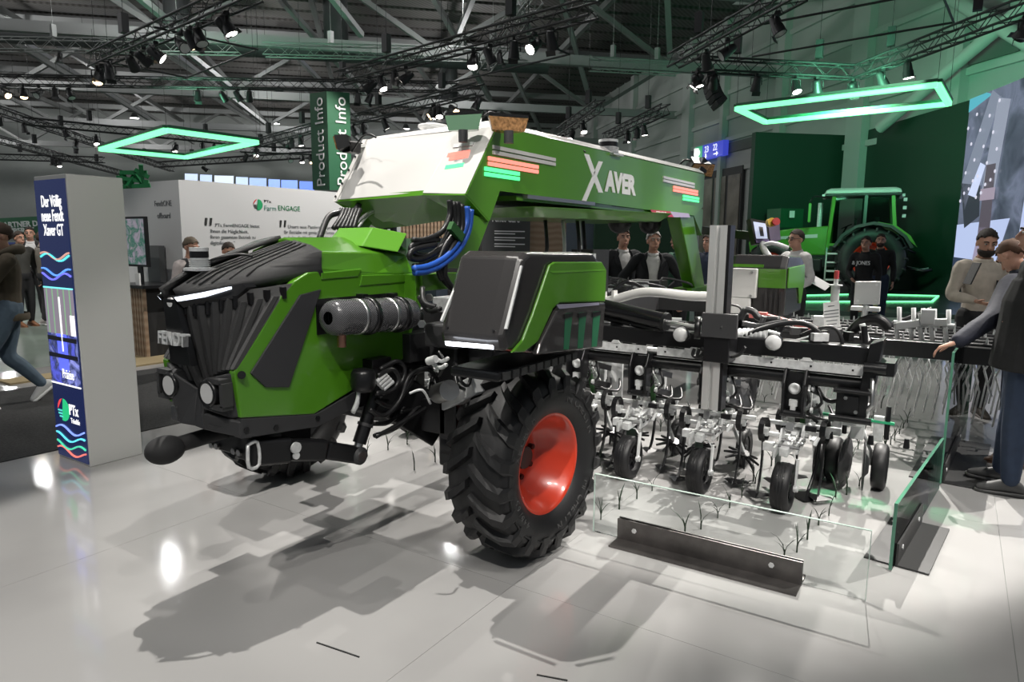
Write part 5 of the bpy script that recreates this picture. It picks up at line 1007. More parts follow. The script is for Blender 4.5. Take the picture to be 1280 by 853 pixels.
    # finger weeders: rubber fingers on a tilted hub
    for s in (-1, 1):
        hc_ = V((s*.16, .18, .17)); ax = V((s*.35, -.2, 1)).normalized(); u, v, d = basis(ax)
        mb = MB(); mb.cyl(hc_-d*.012, hc_+d*.02, .045, n=14); fw = c('finger_weeder', mb, 'black')
        for k in range(10):
            a_ = 2*math.pi*k/10; e = u*math.cos(a_)+v*math.sin(a_); mb = MB(); mb.cyl(hc_+e*.04, hc_+e*.125-d*.03, .013, .008, 6); mb.build('rubber_finger', 'hose', fw)
        mb = MB(); mb.beam(hc_+d*.02, V((s*.05, .22, .41)), .018, .025); c('weeder_arm', mb, 'galv')
    mb = MB(); mb.prism([V((-.09, -.12, .34)), V((-.09, .04, .33)), V((-.09, .06, .22)), V((-.09, -.02, .10)), V((-.09, -.10, .16))], (.005, 0, 0)); c('crop_shield', mb, mat('dark_green_shield', (.015, .06, .03), .3) if 'shield' not in M else M['shield'])
    # rear press wheel
    mb = MB(); mb.lathe([(-.02, .09), (-.032, .125), (-.02, .14), (.02, .14), (.032, .125), (.02, .09)], (.10, .46, .14), (1, 0, 0), 28); c('press_tyre', mb, 'rubber')
    mb = MB(); mb.lathe([(-.012, .095), (.012, .095), (.012, .07), (.0, .06), (0, .025), (.02, .02), (.02, 0)], (.10, .46, .14), (1, 0, 0), 24); c('press_hub', mb, 'grey_plastic')
    mb = MB(); mb.beam((.06, .46, .14), (.05, .36, .42), .012, .03); c('press_arm', mb, 'galv')
    r_ = random.Random(21)
    for k in range(22): # bolted brackets, clips and pins along the beam
        p = V((r_.uniform(-.17, .17), r_.uniform(-.25, .42), r_.uniform(.30, .52))); mb = MB()
        if k % 3 == 0: mb.cyl(p, p+V((r_.uniform(-.06, .06), r_.uniform(-.03, .03), .05)), .012, n=7)
        else: mb.box(p, (r_.uniform(.02, .07), r_.uniform(.02, .06), r_.uniform(.015, .06)), Matrix.Rotation(r_.uniform(-.5, .5), 3, 'X'))
        c('pin' if k % 3 == 0 else 'bracket', mb, ('galv', 'silver_white', 'galv', 'black', 'bolt')[k % 5])
    for k in range(4):
        x = r_.uniform(-.1, .1); mb = MB(); mb.tube([V((x, .0, .78)), V((x+.06, -.05, .66)), V((x-.04, .08, .55)), V((x+.1, .2, .50)), V((x+.05, .35, .56))], .010, 6, 4); c('unit_hose', mb, 'hose')
    mb = MB(); mb.beam((-.22, .05, .47), (.26, .08, .47), .025, .025); c('tool_bar', mb, 'galv')
    return t
M['shield'] = mat('dark_green_shield', (.015, .06, .03), .3)
ux = [-3.83, -3.33, -2.83, -2.33, -1.83, -1.32, -.795]
lab = ['hoe unit seen under the green bonnet, far left on the toolbar', 'hoe unit under the robot behind the hanging hydraulic hoses', 'hoe unit mostly hidden behind the robot front wheel', 'hoe unit half hidden just right of the big tyre top',
       'hoe unit right of the red rim with its gauge wheel nearest the tyre', 'hoe unit directly beneath the upright aluminium post', 'hoe unit right of the aluminium post with foremost gauge wheel']
hu = hoe_unit(lab[0])
for i, x in enumerate(ux):
    o = hu if i == 0 else copy_tree(hu)
    if i == 6:
        for c_ in list(o.children):
            if c_.name.startswith(('finger_weeder', 'weeder_arm')):
                for g_ in list(c_.children): bpy.data.objects.remove(g_)
                bpy.data.objects.remove(c_)
    o.location = (x, TY, 0); o['label'] = lab[i]; o['group'] = 'hoe units on the black toolbar'
# ---- end unit with twin wheels and discs
eu = thing('disc_unit', 'silver forked unit with two narrow tyres and discs at the toolbar end', 'disc unit', (-.47, 5.1, 0))
def ec(name, mb, m, parent=None, **k): return mb.build(name, m, parent or eu, **k)
for x in (-.615, -.33):
    mb = MB(); mb.lathe([(-.03, .10), (-.042, .115), (-.044, .135), (-.03, .155), (.03, .155), (.044, .135), (.042, .115), (.03, .10)], (x, 5.1, .155), (1, 0, 0), 32); wt = ec('press_tyre', mb, 'rubber')
    mb = MB(); mb.lathe([(-.02, .10), (.028, .10), (.028, .08), (.01, .07), (.01, .03), (.03, .025), (.03, 0)], (x, 5.1, .155), (1, 0, 0), 24); mb.build('wheel_hub', 'grey_plastic', wt)
    s = 1 if x > -.47 else -1
    mb = MB(); mb.tube([(x-s*.055, 5.1, .155), (x-s*.06, 5.08, .26), (-.47+s*.05, 5.0, .36), (-.47+s*.03, 4.98, .42)], .014, 4); ec('fork_arm', mb, 'silver_white')
    xd = -.47+s*.055; mb = MB(); mb.lathe([(-.003, .005), (-.004, .17), (.004, .17), (.008, .08), (.03, .05), (.03, 0)], (xd, 4.95, .19), (1, .12*s, 0), 36); ec('cutting_disc', mb, 'grey_plastic')
mb = MB(); mb.bx((-.51, 4.93, .36), (-.43, 4.99, .56)); ec('fork_stem', mb, 'silver_white', bev=.006)
mb = MB(); mb.bx((-.53, 4.62, .52), (-.41, 5.0, .57)); mb.bx((-.55, 4.62, .56), (-.39, 4.72, .66)); ec('stem_bracket', mb, 'silver_white', bev=.005)
mb = MB(); mb.bx((-.555, 4.48, .61), (-.385, 4.54, .78)); hb = ec('head_block', mb, 'black', bev=.006)
mb = MB(); mb.cyl((-.585, 4.46, .60), (-.355, 4.46, .60), .022, n=12); mb.cyl((-.57, 4.46, .77), (-.37, 4.46, .77), .014, n=10); mb.build('head_roller', 'black', hb)
mb = MB(); mb.bx((-.51, 4.46, .64), (-.43, 4.49, .74)); mb.build('head_catch', 'black', hb); bolts(hb, [(-.50, 4.46, .73), (-.44, 4.46, .65)], (0, -1, 0), .012, .012)
for x, y in ((-.60, 4.95), (-.35, 4.95)):
    mb = MB(); mb.beam((x-.09, y, .50), (x+.09, y+.02, .49), .03, .016); ec('green_bracket', mb, mat('bright_green_bracket', (.03, .36, .17), .4))
    mb = MB(); mb.bx((x-.03, y, .36), (x+.03, y+.04, .53)); ec('side_clamp', mb, 'galv', bev=.004)
    mb = MB(); mb.cyl((x+.05, y+.02, .38), (x+.05, y+.02, .60), .016, n=8); ec('clamp_post', mb, 'black')
mb = MB(); mb.tube([(-.66, 4.75, .42), (-.67, 4.74, .3), (-.68, 4.72, .15), (-.70, 4.62, .03)], .013, 5, 3); ec('tine', mb, 'black')
mb = MB(); e = V((-.70, 4.60, .03)); mb.add([e+V((0, -.08, -.02)), e+V((.14, .06, -.02)), e+V((0, .02, .02)), e+V((-.14, .06, -.02))], [(0, 1, 2), (0, 2, 3), (1, 3, 2), (0, 3, 1)]); ec('share', mb, 'black')
for x, y in ((-.62, 4.86), (-.38, 4.86), (-.18, 4.9)): # small green pointer lamps under the end unit
    mb = MB(); mb.cyl((x, y, .36), (x, y, .42), .02, .014, 8); ec('pointer_lamp', mb, 'black'); spot((x, y, .35), (x+(.25 if x > -.2 else .02), y-.1, 0), 5, 40, .4, .01, (.05, 1, .35))
# ================================================================== tine harrow, far right
HY = 6.3
har = thing('tine_harrow', 'black tine harrow with rows of bars behind the tall glass pane', 'harrow', (-.6, HY, .8))
def vc(name, mb, m, parent=None, **k): return mb.build(name, m, parent or har, **k)
zt = PY(1140, 436, HY).z
mb = MB(); mb.bx((-2.2, HY-.05, zt-.065), (.02, HY+.05, zt+.065)); vc('front_bar', mb, 'black', bev=.006)
mb = MB(); mb.bx((.0, HY-.045, zt-.08), (.5, HY+.05, zt+.05)); vc('bar_extension', mb, 'black')
for k in range(6):
    y = HY+.22+k*.24; mb = MB(); mb.cyl((-2.2, y, zt+.04), (.45, y, zt+.04), .018, n=8); b = vc('tine_bar', mb, 'grey_plastic')
    for j in range(14): x = -1.5+j*.145+(.07 if k % 2 else 0); mb = MB(); mb.cyl((x, y, zt+.05), (x, y, zt+.10), .012, .006, 6); mb.build('bar_peg', 'galv', b)
for x in (-1.5, -.9, -.3, .25): mb = MB(); mb.bx((x, HY, zt-.0), (x+.05, HY+1.5, zt+.02)); vc('frame_rail', mb, 'black')
for k in range(6):
    for j in range(15):
        x = -1.55+j*.14+(.07 if k % 2 else 0); y = HY+.1+k*.24
        mb = MB(); mb.tube([(x, y, zt-.02), (x+.02, y-.02, zt-.12), (x-.015, y+.01, zt-.22), (x+.03, y+.03, zt-.36), (x+.0, y-.05, zt-.62)] if k else [(x, y, zt-.06), (x+.025, y-.02, zt-.14), (x+.0, y-.03, zt-.24), (x+.03, y-.06, zt-.33)], .008, 5); vc('harrow_tine', mb, 'silver_white')
for px in (1122, 1140, 1152, 1166, 1184):
    p = PY(px, 424, HY+.2); p.z = zt+.05; mb = MB(); mb.tube([p, p+V((-.02, 0, .10)), p+V((0, .02, .14)), p+V((-.01, .02, .26))], .018, 6); mb.cyl(p+V((-.04, .01, .13)), p+V((.04, .01, .13)), .02, n=8); vc('tine_holder', mb, 'silver_white')
mb = MB(); a, b, c = PY(1120, 408, HY+.2), PY(1150, 404, HY+.2), PY(1184, 403, HY+.2); mb.beam(a, b, .05, .06); mb.beam(b, c, .05, .06); mb.box(PY(1160, 396, HY+.2), (.10, .08, .12)); mb.cyl(PY(1150, 392, HY+.2), PY(1152, 404, HY+.2), .02, n=8); mb.cyl(PY(1166, 388, HY+.2), PY(1166, 402, HY+.2), .015, n=8); vc('holder_bridge', mb, 'silver_white', bev=.006)
mb = MB(); mb.tube([PY(1062, 418, HY+.3), PY(1078, 402, HY+.3), PY(1098, 400, HY+.3), PY(1112, 412, HY+.3)], .05, 6, 4); vc('pivot_arm', mb, 'black'); mb = MB(); mb.tube([PY(1010, 428, HY), PY(1030, 420, HY), PY(1060, 430, HY)], .06, 6, 3); vc('pivot_arm', mb, 'black')
mb = MB(); mb.tube([PY(1108, 408, HY+.4), PY(1140, 396, HY+.4), PY(1165, 386, HY+.4)], .018, 6, 3); vc('harrow_hose', mb, 'hose')
mb = MB(); mb.box(PY(1024, 405, HY), (.10, .06, .14)); mb.cyl(PY(1021, 404, HY-.06), PY(1021, 404, HY-.03), .03, n=10); vc('white_bracket', mb, 'silver_white', bev=.01)
# card, post and plate over the harrow
cd = thing('info_card', 'small white card with printed black text clipped above the black harrow', 'card', PY(1040, 410, HY-.2))
a, b, c, d = PY(1029, 379, HY-.2), PY(1049, 376, HY-.2), PY(1050, 409, HY-.2), PY(1030, 411, HY-.2)
mb = MB(); mb.prism([a, b, c, d], (0, .006, 0)); mb.build('card', 'paper', cd); q_ = c.lerp(d, .5); mb = MB(); mb.cyl(V((q_.x, q_.y+.012, q_.z+.1)), V((q_.x, HY-.02, zt+.05)), .008, n=6); mb.build('card_stem', 'galv', cd)
for k, (t, w_, l) in enumerate(((.16, .4, 'ACHTUNG'), (.34, .9, 'BITTE NICHT BERUEHREN'), (.46, .9, 'PLEASE DO NOT TOUCH'), (.58, .9, 'NICHT BETRETEN'), (.72, .7, 'KEEP OUT'), (.86, .6, 'VORSICHT'))):
    p = a.lerp(d, t).lerp(b.lerp(c, t), .5-w_/2); q = a.lerp(d, t).lerp(b.lerp(c, t), .5+w_/2)
    mb = MB(); mb.beam(p+V((0, -.001, 0)), q+V((0, -.001, 0)), .002, .007); mb.build('print_line', 'grey_ink', cd)
p = PY(1043, 378, HY+.1); wp = thing('marker_post', 'slim white tube post with a small red tip behind the info card', 'post', p-V((0, 0, .3)))
mb = MB(); mb.cyl(p-V((0, 0, .3)), p+V((0, 0, .14)), .035, n=14); mb.build('tube', 'silver_white', wp); mb = MB(); mb.cyl(p+V((0, 0, .14)), p+V((0, 0, .15)), .055, n=14); mb.build('collar', 'silver_white', wp)
mb = MB(); mb.cyl(p+V((0, 0, .15)), p+V((0, 0, .23)), .018, n=8); mb.build('pin', 'silver_white', wp); mb = MB(); mb.cyl(p+V((0, 0, .20)), p+V((0, 0, .27)), .02, n=8); mb.build('red_tip', mat('red_cap', (.5, .06, .07), .5), wp)
p = PY(1085, 384, HY+.3); mp = thing('mounting_plate', 'square pale metal plate with four bolts on a slim stand over the harrow', 'plate', p-V((0, 0, .2)))
mb = MB(); a, b, c, d = PY(1069, 352, HY+.3), PY(1101, 352, HY+.3), PY(1099, 381, HY+.3), PY(1067, 381, HY+.3); mb.prism([a, b, c, d], (0, .03, 0)); pl = mb.build('plate', 'silver_white', mp, bev=.004)
bolts(pl, [a.lerp(c, .12)+V((0, -.0, 0)), a.lerp(c, .85), b.lerp(d, .15), b.lerp(d, .85)], (0, -1, 0), .012, .008, 'galv')
mb = MB(); mb.bx(PY(1063, 388, HY+.28), PY(1101, 384, HY+.4)); mb.build('ledge', 'silver_white', mp); mb = MB(); mb.cyl(PY(1079, 400, HY+.3), PY(1083, 382, HY+.3), .025, n=10); mb.build('stem', 'silver_white', mp)
# ================================================================== low glass barriers in steel angles
def barrier(name, label, p0, p1, h, out, flip=1, t=.012, b0=.15, b1=.8, fw=.16, m='raw'):
    p0, p1 = V(p0), V(p1); ax = (p1-p0).normalized(); out = V(out); L = (p1-p0).length
    g = thing(name, label, 'glass barrier', (p0+p1)/2)
    pane = [p0+V((0, 0, .008)), p1+V((0, 0, .008)), p1+V((0, 0, h)), p0+V((0, 0, h))]
    mb = MB(); mb.prism(pane, out*t); mb.build('glass_pane', 'glass', g)
    e = .003
    def strip(a, b, nm):
        mb = MB(); d = (b-a).normalized(); mb.beam(a+out*t/2, b+out*t/2, t+.002, e, d.cross(out)); mb.build('polished_edge', nm, g)
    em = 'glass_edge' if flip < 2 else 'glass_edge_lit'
    strip(pane[3], pane[2], em); strip(pane[0], pane[3], em); strip(pane[1], pane[2], em)
    q0, q1 = p0+ax*L*b0, p0+ax*L*b1
    for s, nm in ((1, 'angle_upright'), (-1, 'clamp_bar')):
        o = out*(t+.002) if s == 1 else out*-.012
        mb = MB(); mb.prism([q0+o, q1+o, q1+o+V((0, 0, .125)), q0+o+V((0, 0, .125))], out*.010); u = mb.build(nm, m, g)
        if s == 1: bolts(u, [q0+ax*.10+o+out*.01+V((0, 0, .075)), q1-ax*.14+o+out*.01+V((0, 0, .075))], out, .014, .005, 'galv')
    mb = MB(); a = out*(t+.002); mb.prism([q0+a, q1+a, q1+a+out*fw, q0+a+out*fw], (0, 0, .010)); mb.build('foot_plate', m, g)
    mb = MB(); a = out*-.012; mb.prism([q0+a, q1+a, q1+a-out*fw*.8, q0+a-out*fw*.8], (0, 0, .008)); mb.build('foot_plate', m, g)
    return g
barrier('glass_barrier', 'low clear glass pane held by a rusty steel angle in the foreground', (-1.62, 3.373, 0), (-.228, 3.39, 0), .35, (0, -1, 0), 2, .012, .11, .80, .12)
M['dark_angle'] = mat('dark_steel_angle', (.06, .06, .06), .5, .5)
barrier('glass_barrier', 'low glass pane with green glowing edge beside the steel angle foot, near right', (-.165, 3.79, 0), (.005, 5.30, 0), .36, V((1.51, -.17, 0)).normalized(), 1, .014, .05, .52, .15, 'dark_angle')
barrier('glass_barrier', 'tall glass pane under the hand of the navy jacket man', (.015, 5.42, 0), (.18, 7.6, 0), PL(1190, 441, 1, 5.42).z, V((2.18, -.165, 0)).normalized(), 1, .014, .02, .62, .22, 'dark_angle')
# ================================================================== seedlings
def seedling(seed):
    r = random.Random(seed); o = thing('seedling', '', 'seedling', (0, 0, 0))
    mb = MB(); mb.cyl((0, 0, 0), (0, 0, .05), .005, .004, 6); mb.build('stem', 'leaf', o)
    for k in range(2+seed % 3):
        a = r.random()*6.28; l = .08+r.random()*.08; s = r.uniform(.15, .8); e = V((math.cos(a), math.sin(a), 0)); sd = V((-e.y, e.x, 0)); w_ = .0028+r.random()*.003
        P = [V((0, 0, .03))+e*s*l*t*t+V((0, 0, l*t*(1-.25*s*t))) for t in (0, .35, .7, 1)]
        mb = MB(); vs = []
        for p, ww in zip(P, (.6, 1, .8, .05)): vs += [p-sd*w_*ww, p+e*.004*ww, p+sd*w_*ww]
        fs = [(i*3, i*3+1, i*3+4, i*3+3) for i in range(3)]+[(i*3+1, i*3+2, i*3+5, i*3+4) for i in range(3)]
        mb.add(vs, fs, True); mb.build('leaf', 'leaf', o)
    return o
protos = [seedling(i) for i in range(5)]; used = [0]*5
spx = [(459, 571), (485, 563), (509, 556), (518, 588), (544, 578), (533, 549), (543, 519), (751, 650), (774, 637), (796, 624), (815, 614), (897, 648), (927, 622), (750, 582), (856, 668), (876, 662), (980, 699), (996, 691), (1009, 675), (1023, 657), (1036, 645), (912, 635), (1106, 563), (1113, 556), (1118, 551), (1124, 543), (1129, 536), (1134, 529), (1058, 619), (1074, 608), (944, 605)]
slab = ['left of the lift ram foot', 'behind the ram foot', 'below the hoses', 'nearest the tyre, under the hoses', 'left of the tread', 'behind the tread', 'by the far gauge wheel',
 'at the left end of the front glass', 'second from the left end of the front glass', 'left behind the rusty angle', 'behind the rusty angle, left half', 'between two gauge wheels', 'beside the middle gauge wheel', 'just right of the red rim', 'close above the rusty angle', 'above the middle of the rusty angle', 'right end of the rusty angle, nearest', 'right end of the rusty angle, second', 'right end of the rusty angle, third', 'right end of the rusty angle, fourth', 'right end of the rusty angle, fifth', 'left of the foremost gauge wheel', 'in the far right row, nearest', 'in the far right row, second', 'in the far right row, third', 'in the far right row, fourth', 'in the far right row, fifth', 'in the far right row, farthest', 'in front of the twin wheel unit', 'between the twin wheels', 'behind the foremost gauge wheel']
rs = random.Random(11)
def plant(p, label, i):
    k = i % 5; o = protos[k] if not used[k] else copy_tree(protos[k]); used[k] = 1
    o.location = p; o.rotation_euler = (0, 0, rs.random()*6.28); o['label'] = label; s = rs.uniform(.85, 1.15); o.scale = (s, s, s)
    o['group'] = 'seedlings planted in rows on the white floor'
for i, ((a, b), l) in enumerate(zip(spx, slab)): plant(PZ(a, b), 'dark green seedling '+l, i)
i = 40
for r_, x in enumerate((-2.08, -1.58, -1.06, -.55)):
    for k in range(8): plant(V((x+rs.uniform(-.02, .02), 4.75+k*.42, 0)), 'thin dark seedling, '+ORD[k]+' from the front in the row '+('nearest the big tyre', 'behind the post', 'behind the foremost gauge wheel', 'behind the twin wheel unit')[r_], i); i += 1
# ================================================================== info kiosk
ki = thing('info_kiosk', 'tall grey info kiosk with a lit blue display on its narrow side', 'kiosk', (-5.35, 2.5, 0))
kz = PL(110, 217, 0, -5.13).z-.0; kx0, kx1, ky0, ky1 = -5.60, -5.13, 2.32, 2.70
kz = PX(82, 217, -5.13).z
mb = MB(); mb.bx((kx0, ky0, .0), (kx1, ky1, kz)); mb.build('body', mat('kiosk_grey', (.47, .47, .46), .22), ki, bev=.006)
ks = ky0-.004; kw = kx1-kx0
def kq(u0, u1, v0, v1, m, name, d=.004):
    mb = MB(); mb.bx((kx0+kw*u0, ks-d, kz*v0), (kx0+kw*u1, ks+.003, kz*v1)); return mb.build(name, m, ki)
kq(.03, .98, .01, .985, mat('screen_navy', (.004, .006, .03), .2, 0, .35, 0, None, None, None, (.03, .05, .2)), 'display')
M['kiosk_pic'] = screen_mat('kiosk_picture', [(.02, .02, .12), (.10, .12, .75), (.02, .03, .10), (.30, .34, .9), (.30, .24, .33)], 7, 1.0, .6)
M['kiosk_top'] = stripes('kiosk_picture_rows', (.18, .13, .2), (.45, .55, .42), 5, 'X', .3, 1)
kq(.05, .96, .28, .62, 'kiosk_pic', 'picture', .006)
m_ = mat('picture_rows', (.1, .1, .1), .3, 0, .8, 0, None, None, None, (.30, .25, .32))
kq(.05, .96, .46, .62, m_, 'picture_field', .007)
for k in range(5): kq(.12+k*.18, .15+k*.18, .46, .62, mat('row_green', (.1, .3, .1), .4, 0, .8, 0, None, None, None, (.28, .5, .3)), 'crop_row', .008)
kq(.5, .54, .40, .59, 'screen_white', 'picture_mast', .010); kq(.05, .95, .435, .45, mat('pic_dark', (.01, .01, .03), .3), 'picture_frame', .010); kq(.05, .95, .375, .39, 'pic_dark' if 'pic_dark' in M else mat('pic_dark2', (.01, .01, .04), .3), 'picture_frame', .010)
kq(.82, .95, .46, .53, 'screen_white', 'picture_box', .010); kq(.35, .65, .33, .46, mat('pic_blue', (.1, .1, .9), .3, 0, 1.2, 0, None, None, None, (.10, .14, .95)), 'picture_machine', .009)
kq(.05, .96, .618, .623, mat('cyan_line', (.1, .8, .8), .3, 0, 1.2, 0, None, None, None, (.2, .8, .8)), 'frame_line', .010); kq(.05, .96, .278, .283, 'screen_white', 'frame_line', .010)
for k, (r0, col, v) in enumerate((((.0), (.1, .7, .7), .725), (1.2, (.1, .3, .9), .675), (2.2, (.15, .15, .8), .66), (.6, (.5, .25, .2), .73), (0, (.2, .3, .9), .115), (1.4, (.1, .6, .7), .085), (2.0, (.05, .5, .3), .055), (.4, (.7, .15, .12), .035))):
    mb = MB(); mb.tube([V((kx0+kw*(.05+.9*t/14), ks-.006, kz*(v+.012*math.sin(r0+t*.5)))) for t in range(15)], .008, 4); mb.build('wave_line', mat('wave', col, .3, 0, 1.3, 0, None, None, None, col), ki)
for k, s in enumerate(('Der Völlig', 'neue Fendt', 'Xaver GT')): text('display_lettering', s, .115, V((kx0+kw*.53, ks-.006, kz*(.895-k*.048))), (1, 0, 0), (0, 0, 1), 'screen_white', ki, .001, 'CENTER', .62, bold=.001)
text('display_lettering', 'Präzise', .10, V((kx0+kw*.62, ks-.012, kz*.305)), (1, 0, 0), (0, 0, 1), 'screen_white', ki, .001, 'CENTER', .6)
text('display_lettering', 'PTx', .11, V((kx0+kw*.52, ks-.006, kz*.175)), (1, 0, 0), (0, 0, 1), 'screen_white', ki, .001, 'LEFT', .75, bold=.002)
text('display_lettering', 'Trimble', .055, V((kx0+kw*.55, ks-.006, kz*.145)), (1, 0, 0), (0, 0, 1), 'screen_white', ki, .001, 'LEFT', .75)
logo(ki, (kx0+kw*.34, ks-.003, kz*.185), .085, (1, 0, 0), (0, -1, 0), 1)
# ================================================================== people
def bake(mb, name, m, parent, voxel=.012, sm=4):
    o = mb.build(name, m, parent); r = o.modifiers.new('r', 'REMESH'); r.mode = 'VOXEL'; r.voxel_size = voxel; r.use_smooth_shade = True
    s = o.modifiers.new('s', 'SMOOTH'); s.factor = .5; s.iterations = sm
    bpy.context.view_layer.update()
    me = bpy.data.meshes.new_from_object(o.evaluated_get(bpy.context.evaluated_depsgraph_get())); old = o.data
    o.modifiers.clear(); o.data = me; me.name = name; bpy.data.meshes.remove(old)
    return o
def ell(c, rx, ry, n=14, yaw=0):
    return [V((c[0]+rx*math.cos(2*math.pi*k/n), c[1]+ry*math.sin(2*math.pi*k/n), c[2])) for k in range(n)]
def limb(mb, pts, rs, sub=4, n=10):
    P = spline([V(p) for p in pts], sub); m = len(pts)-1; R = []
    for i in range(len(P)):
        t = i/sub; k = min(int(t), m-1); R.append(rs[k]+(rs[k+1]-rs[k])*(t-k))
    mb.tube(P, R, n)
    mb.sphere(pts[0], rs[0], 8, 6); mb.sphere(pts[-1], rs[-1], 8, 6)
def cloth(name, c, k=.12): 
    if name not in M: M[name] = mat(name, c, .8, 0, 0, 0, (14, .9), (5, k))
    return name
def hand(mb, w, d, side, curl=.35, palmdir=None):
    """w wrist, d pointing direction, side = direction of the thumb"""
    w, d, s = V(w), V(d).normalized(), V(side); s = (s-d*s.dot(d)).normalized(); nrm = d.cross(s)
    if palmdir is not None and nrm.dot(V(palmdir)) < 0: nrm = -nrm
    mb.loft([[w+d*t+s*a*hw+nrm*b*ht for a, b in ((-1, -.6), (-.6, -1), (.6, -1), (1, -.6), (1, .6), (.6, 1), (-.6, 1), (-1, .6))] for t, hw, ht in ((-.02, .024, .019), (.03, .034, .016), (.07, .042, .014), (.095, .040, .012))])
    for k, L in enumerate((.072, .082, .077, .058)):
        b = w+d*.088+s*(.031-k*.021); q = b
        P = [q]; dd = d.copy()
        for j, f in enumerate((.45, .32, .23)):
            dd = (dd+nrm*curl*(1+.3*j)).normalized(); q = q+dd*L*f; P.append(q)
        mb.tube(P, [.0095, .009, .0085, .0072], 7); mb.sphere(P[-1], .0073, 6, 4)
    b = w+d*.025+s*.03; P = [b, b+s*.026+d*.024+nrm*.008, b+s*.036+d*.052+nrm*.018, b+s*.034+d*.074+nrm*.026]
    mb.tube(P, [.013, .0115, .010, .008], 7); mb.sphere(P[-1], .008, 6, 4)
def person(label, foot, yaw, J=None, top=('shirt', (.5, .5, .5)), legs=('trousers_dark', (.02, .02, .022)), shoes=(.03, .03, .03), hair=(.03, .02, .015), skin='skin', jacket=None, vest=None, head_yaw=0, head_pitch=0, h=1.78, voxel=.012, beard=False, glasses=False, collar=None, hood=False, lean=0, hairstyle='short', fat=1.0, long=False, group=None, curl=.35, hands=None):
    k = h/1.78
    t = thing('person', label, 'person', foot, group); ROOTLOC[t.name] = V(); t.rotation_euler = (0, 0, yaw)
    D = dict(pel=(0, 0, .96), chest=(0, 0, 1.28), neck=(0, .015, 1.475), head=(0, -.015, 1.645), sl=(.185, 0, 1.42), sr=(-.185, 0, 1.42), el=(.245, .03, 1.14), er=(-.245, .03, 1.14), wl=(.25, -.06, .90), wr=(-.25, -.06, .90),
             hl=(.09, 0, .93), hr=(-.09, 0, .93), kl=(.105, -.02, .50), kr=(-.105, -.02, .50), al=(.11, .03, .09), ar=(-.11, .03, .09))
    if J: D.update(J)
    D = {a: V(b)*k for a, b in D.items()}
    HY = Matrix.Rotation(head_yaw, 3, 'Z') @ Matrix.Rotation(head_pitch, 3, 'X'); hc = D['head']
    # --- body: one continuous surface
    b = MB(); up = (D['neck']-D['pel']).normalized()
    def torso(mb, g, lo=-.06, hi=1.0, drop=0):
        a, n_ = D['pel'], D['neck']; sx_ = (D['sl']-D['sr']); sx_.normalize(); fy = sx_.cross(up); R_ = []
        for tt, rx, ry in ((lo, .150, .115), (.1, .148, .112), (.3, .140, .108), (.55, .158, .118), (.75, .172, .115), (.88, .165, .10), (.95, .12, .085), (hi, .07, .07)):
            c = a.lerp(n_, tt); rx = (rx+g)*k*(fat if tt < .6 else 1); ry = (ry+g)*k*(fat if tt < .7 else 1)
            R_.append([c+sx_*rx*math.cos(q*math.pi/8)+fy*ry*math.sin(q*math.pi/8) for q in range(16)])
        mb.loft(R_); return R_
    def arm(mb, s, g, end=1.0):
        S_, E_, W_ = D['s'+s], D['e'+s], D['w'+s]; sgn = 1 if s == 'l' else -1
        c = D['chest'].lerp(D['neck'], .55)
        limb(mb, [c.lerp(S_, .55), S_, S_.lerp(E_, .5), E_, E_.lerp(W_, .5), E_.lerp(W_, end)], [(.065+g)*k, (.062+g)*k, (.050+g)*k, (.043+g)*k, (.040+g)*k, (.029+g)*k])
    def leg(mb, s, g, end=1.0):
        H_, K_, A_ = D['h'+s], D['k'+s], D['a'+s]
        limb(mb, [H_+V((0, 0, .03)), H_.lerp(K_, .45), K_, K_.lerp(A_, .4), K_.lerp(A_, end)], [(.095+g)*k, (.085+g)*k, (.060+g)*k, (.058+g)*k, (.040+g)*k])
    torso(b, -.012); [arm(b, s, -.006) for s in 'lr']; [leg(b, s, -.012) for s in 'lr']
    limb(b, [D['neck']-V((0, 0, .05)), D['neck']+V((0, 0, .02)), hc-V((0, -.01, .05))], [.066*k, .058*k, .055*k], 3)
    def hp(x, y, z): return hc+HY @ (V((x, y, z))*k)
    R3 = HY
    b.sphere(hp(0, .012, .028), (.076*k, .094*k, .092*k), 18, 14, R3); b.sphere(hp(0, -.022, -.045), (.062*k, .068*k, .075*k), 16, 12, R3); b.sphere(hp(0, -.05, -.085), (.034*k, .03*k, .026*k), 10, 8, R3)
    limb(b, [hp(0, -.085, .018), hp(0, -.105, -.022)], [.010*k, .017*k], 3); b.sphere(hp(0, -.086, -.066), (.026*k, .014*k, .012*k), 10, 6, R3)
    for sg in (-1, 1): b.sphere(hp(sg*.078, .012, -.008), (.010*k, .02*k, .033*k), 8, 8, R3); b.sphere(hp(sg*.03, -.076, .034), (.022*k, .016*k, .010*k), 8, 6, R3)
    for s in 'lr':
        E_, W_ = D['e'+s], D['w'+s]; hd = (hands or {}).get(s)
        d = V(hd[0]) if hd else (W_-E_); th = V(hd[1]) if hd else V((0, -1, 0)); pd = V(hd[2]) if hd and len(hd) > 2 else V((1 if s == 'r' else -1, 0, 0))
        hand(b, W_+d.normalized()*.015, d, th, curl, pd)
        A_ = D['a'+s]
    bake(b, 'body', skin, t, min(voxel, .0085), 2)
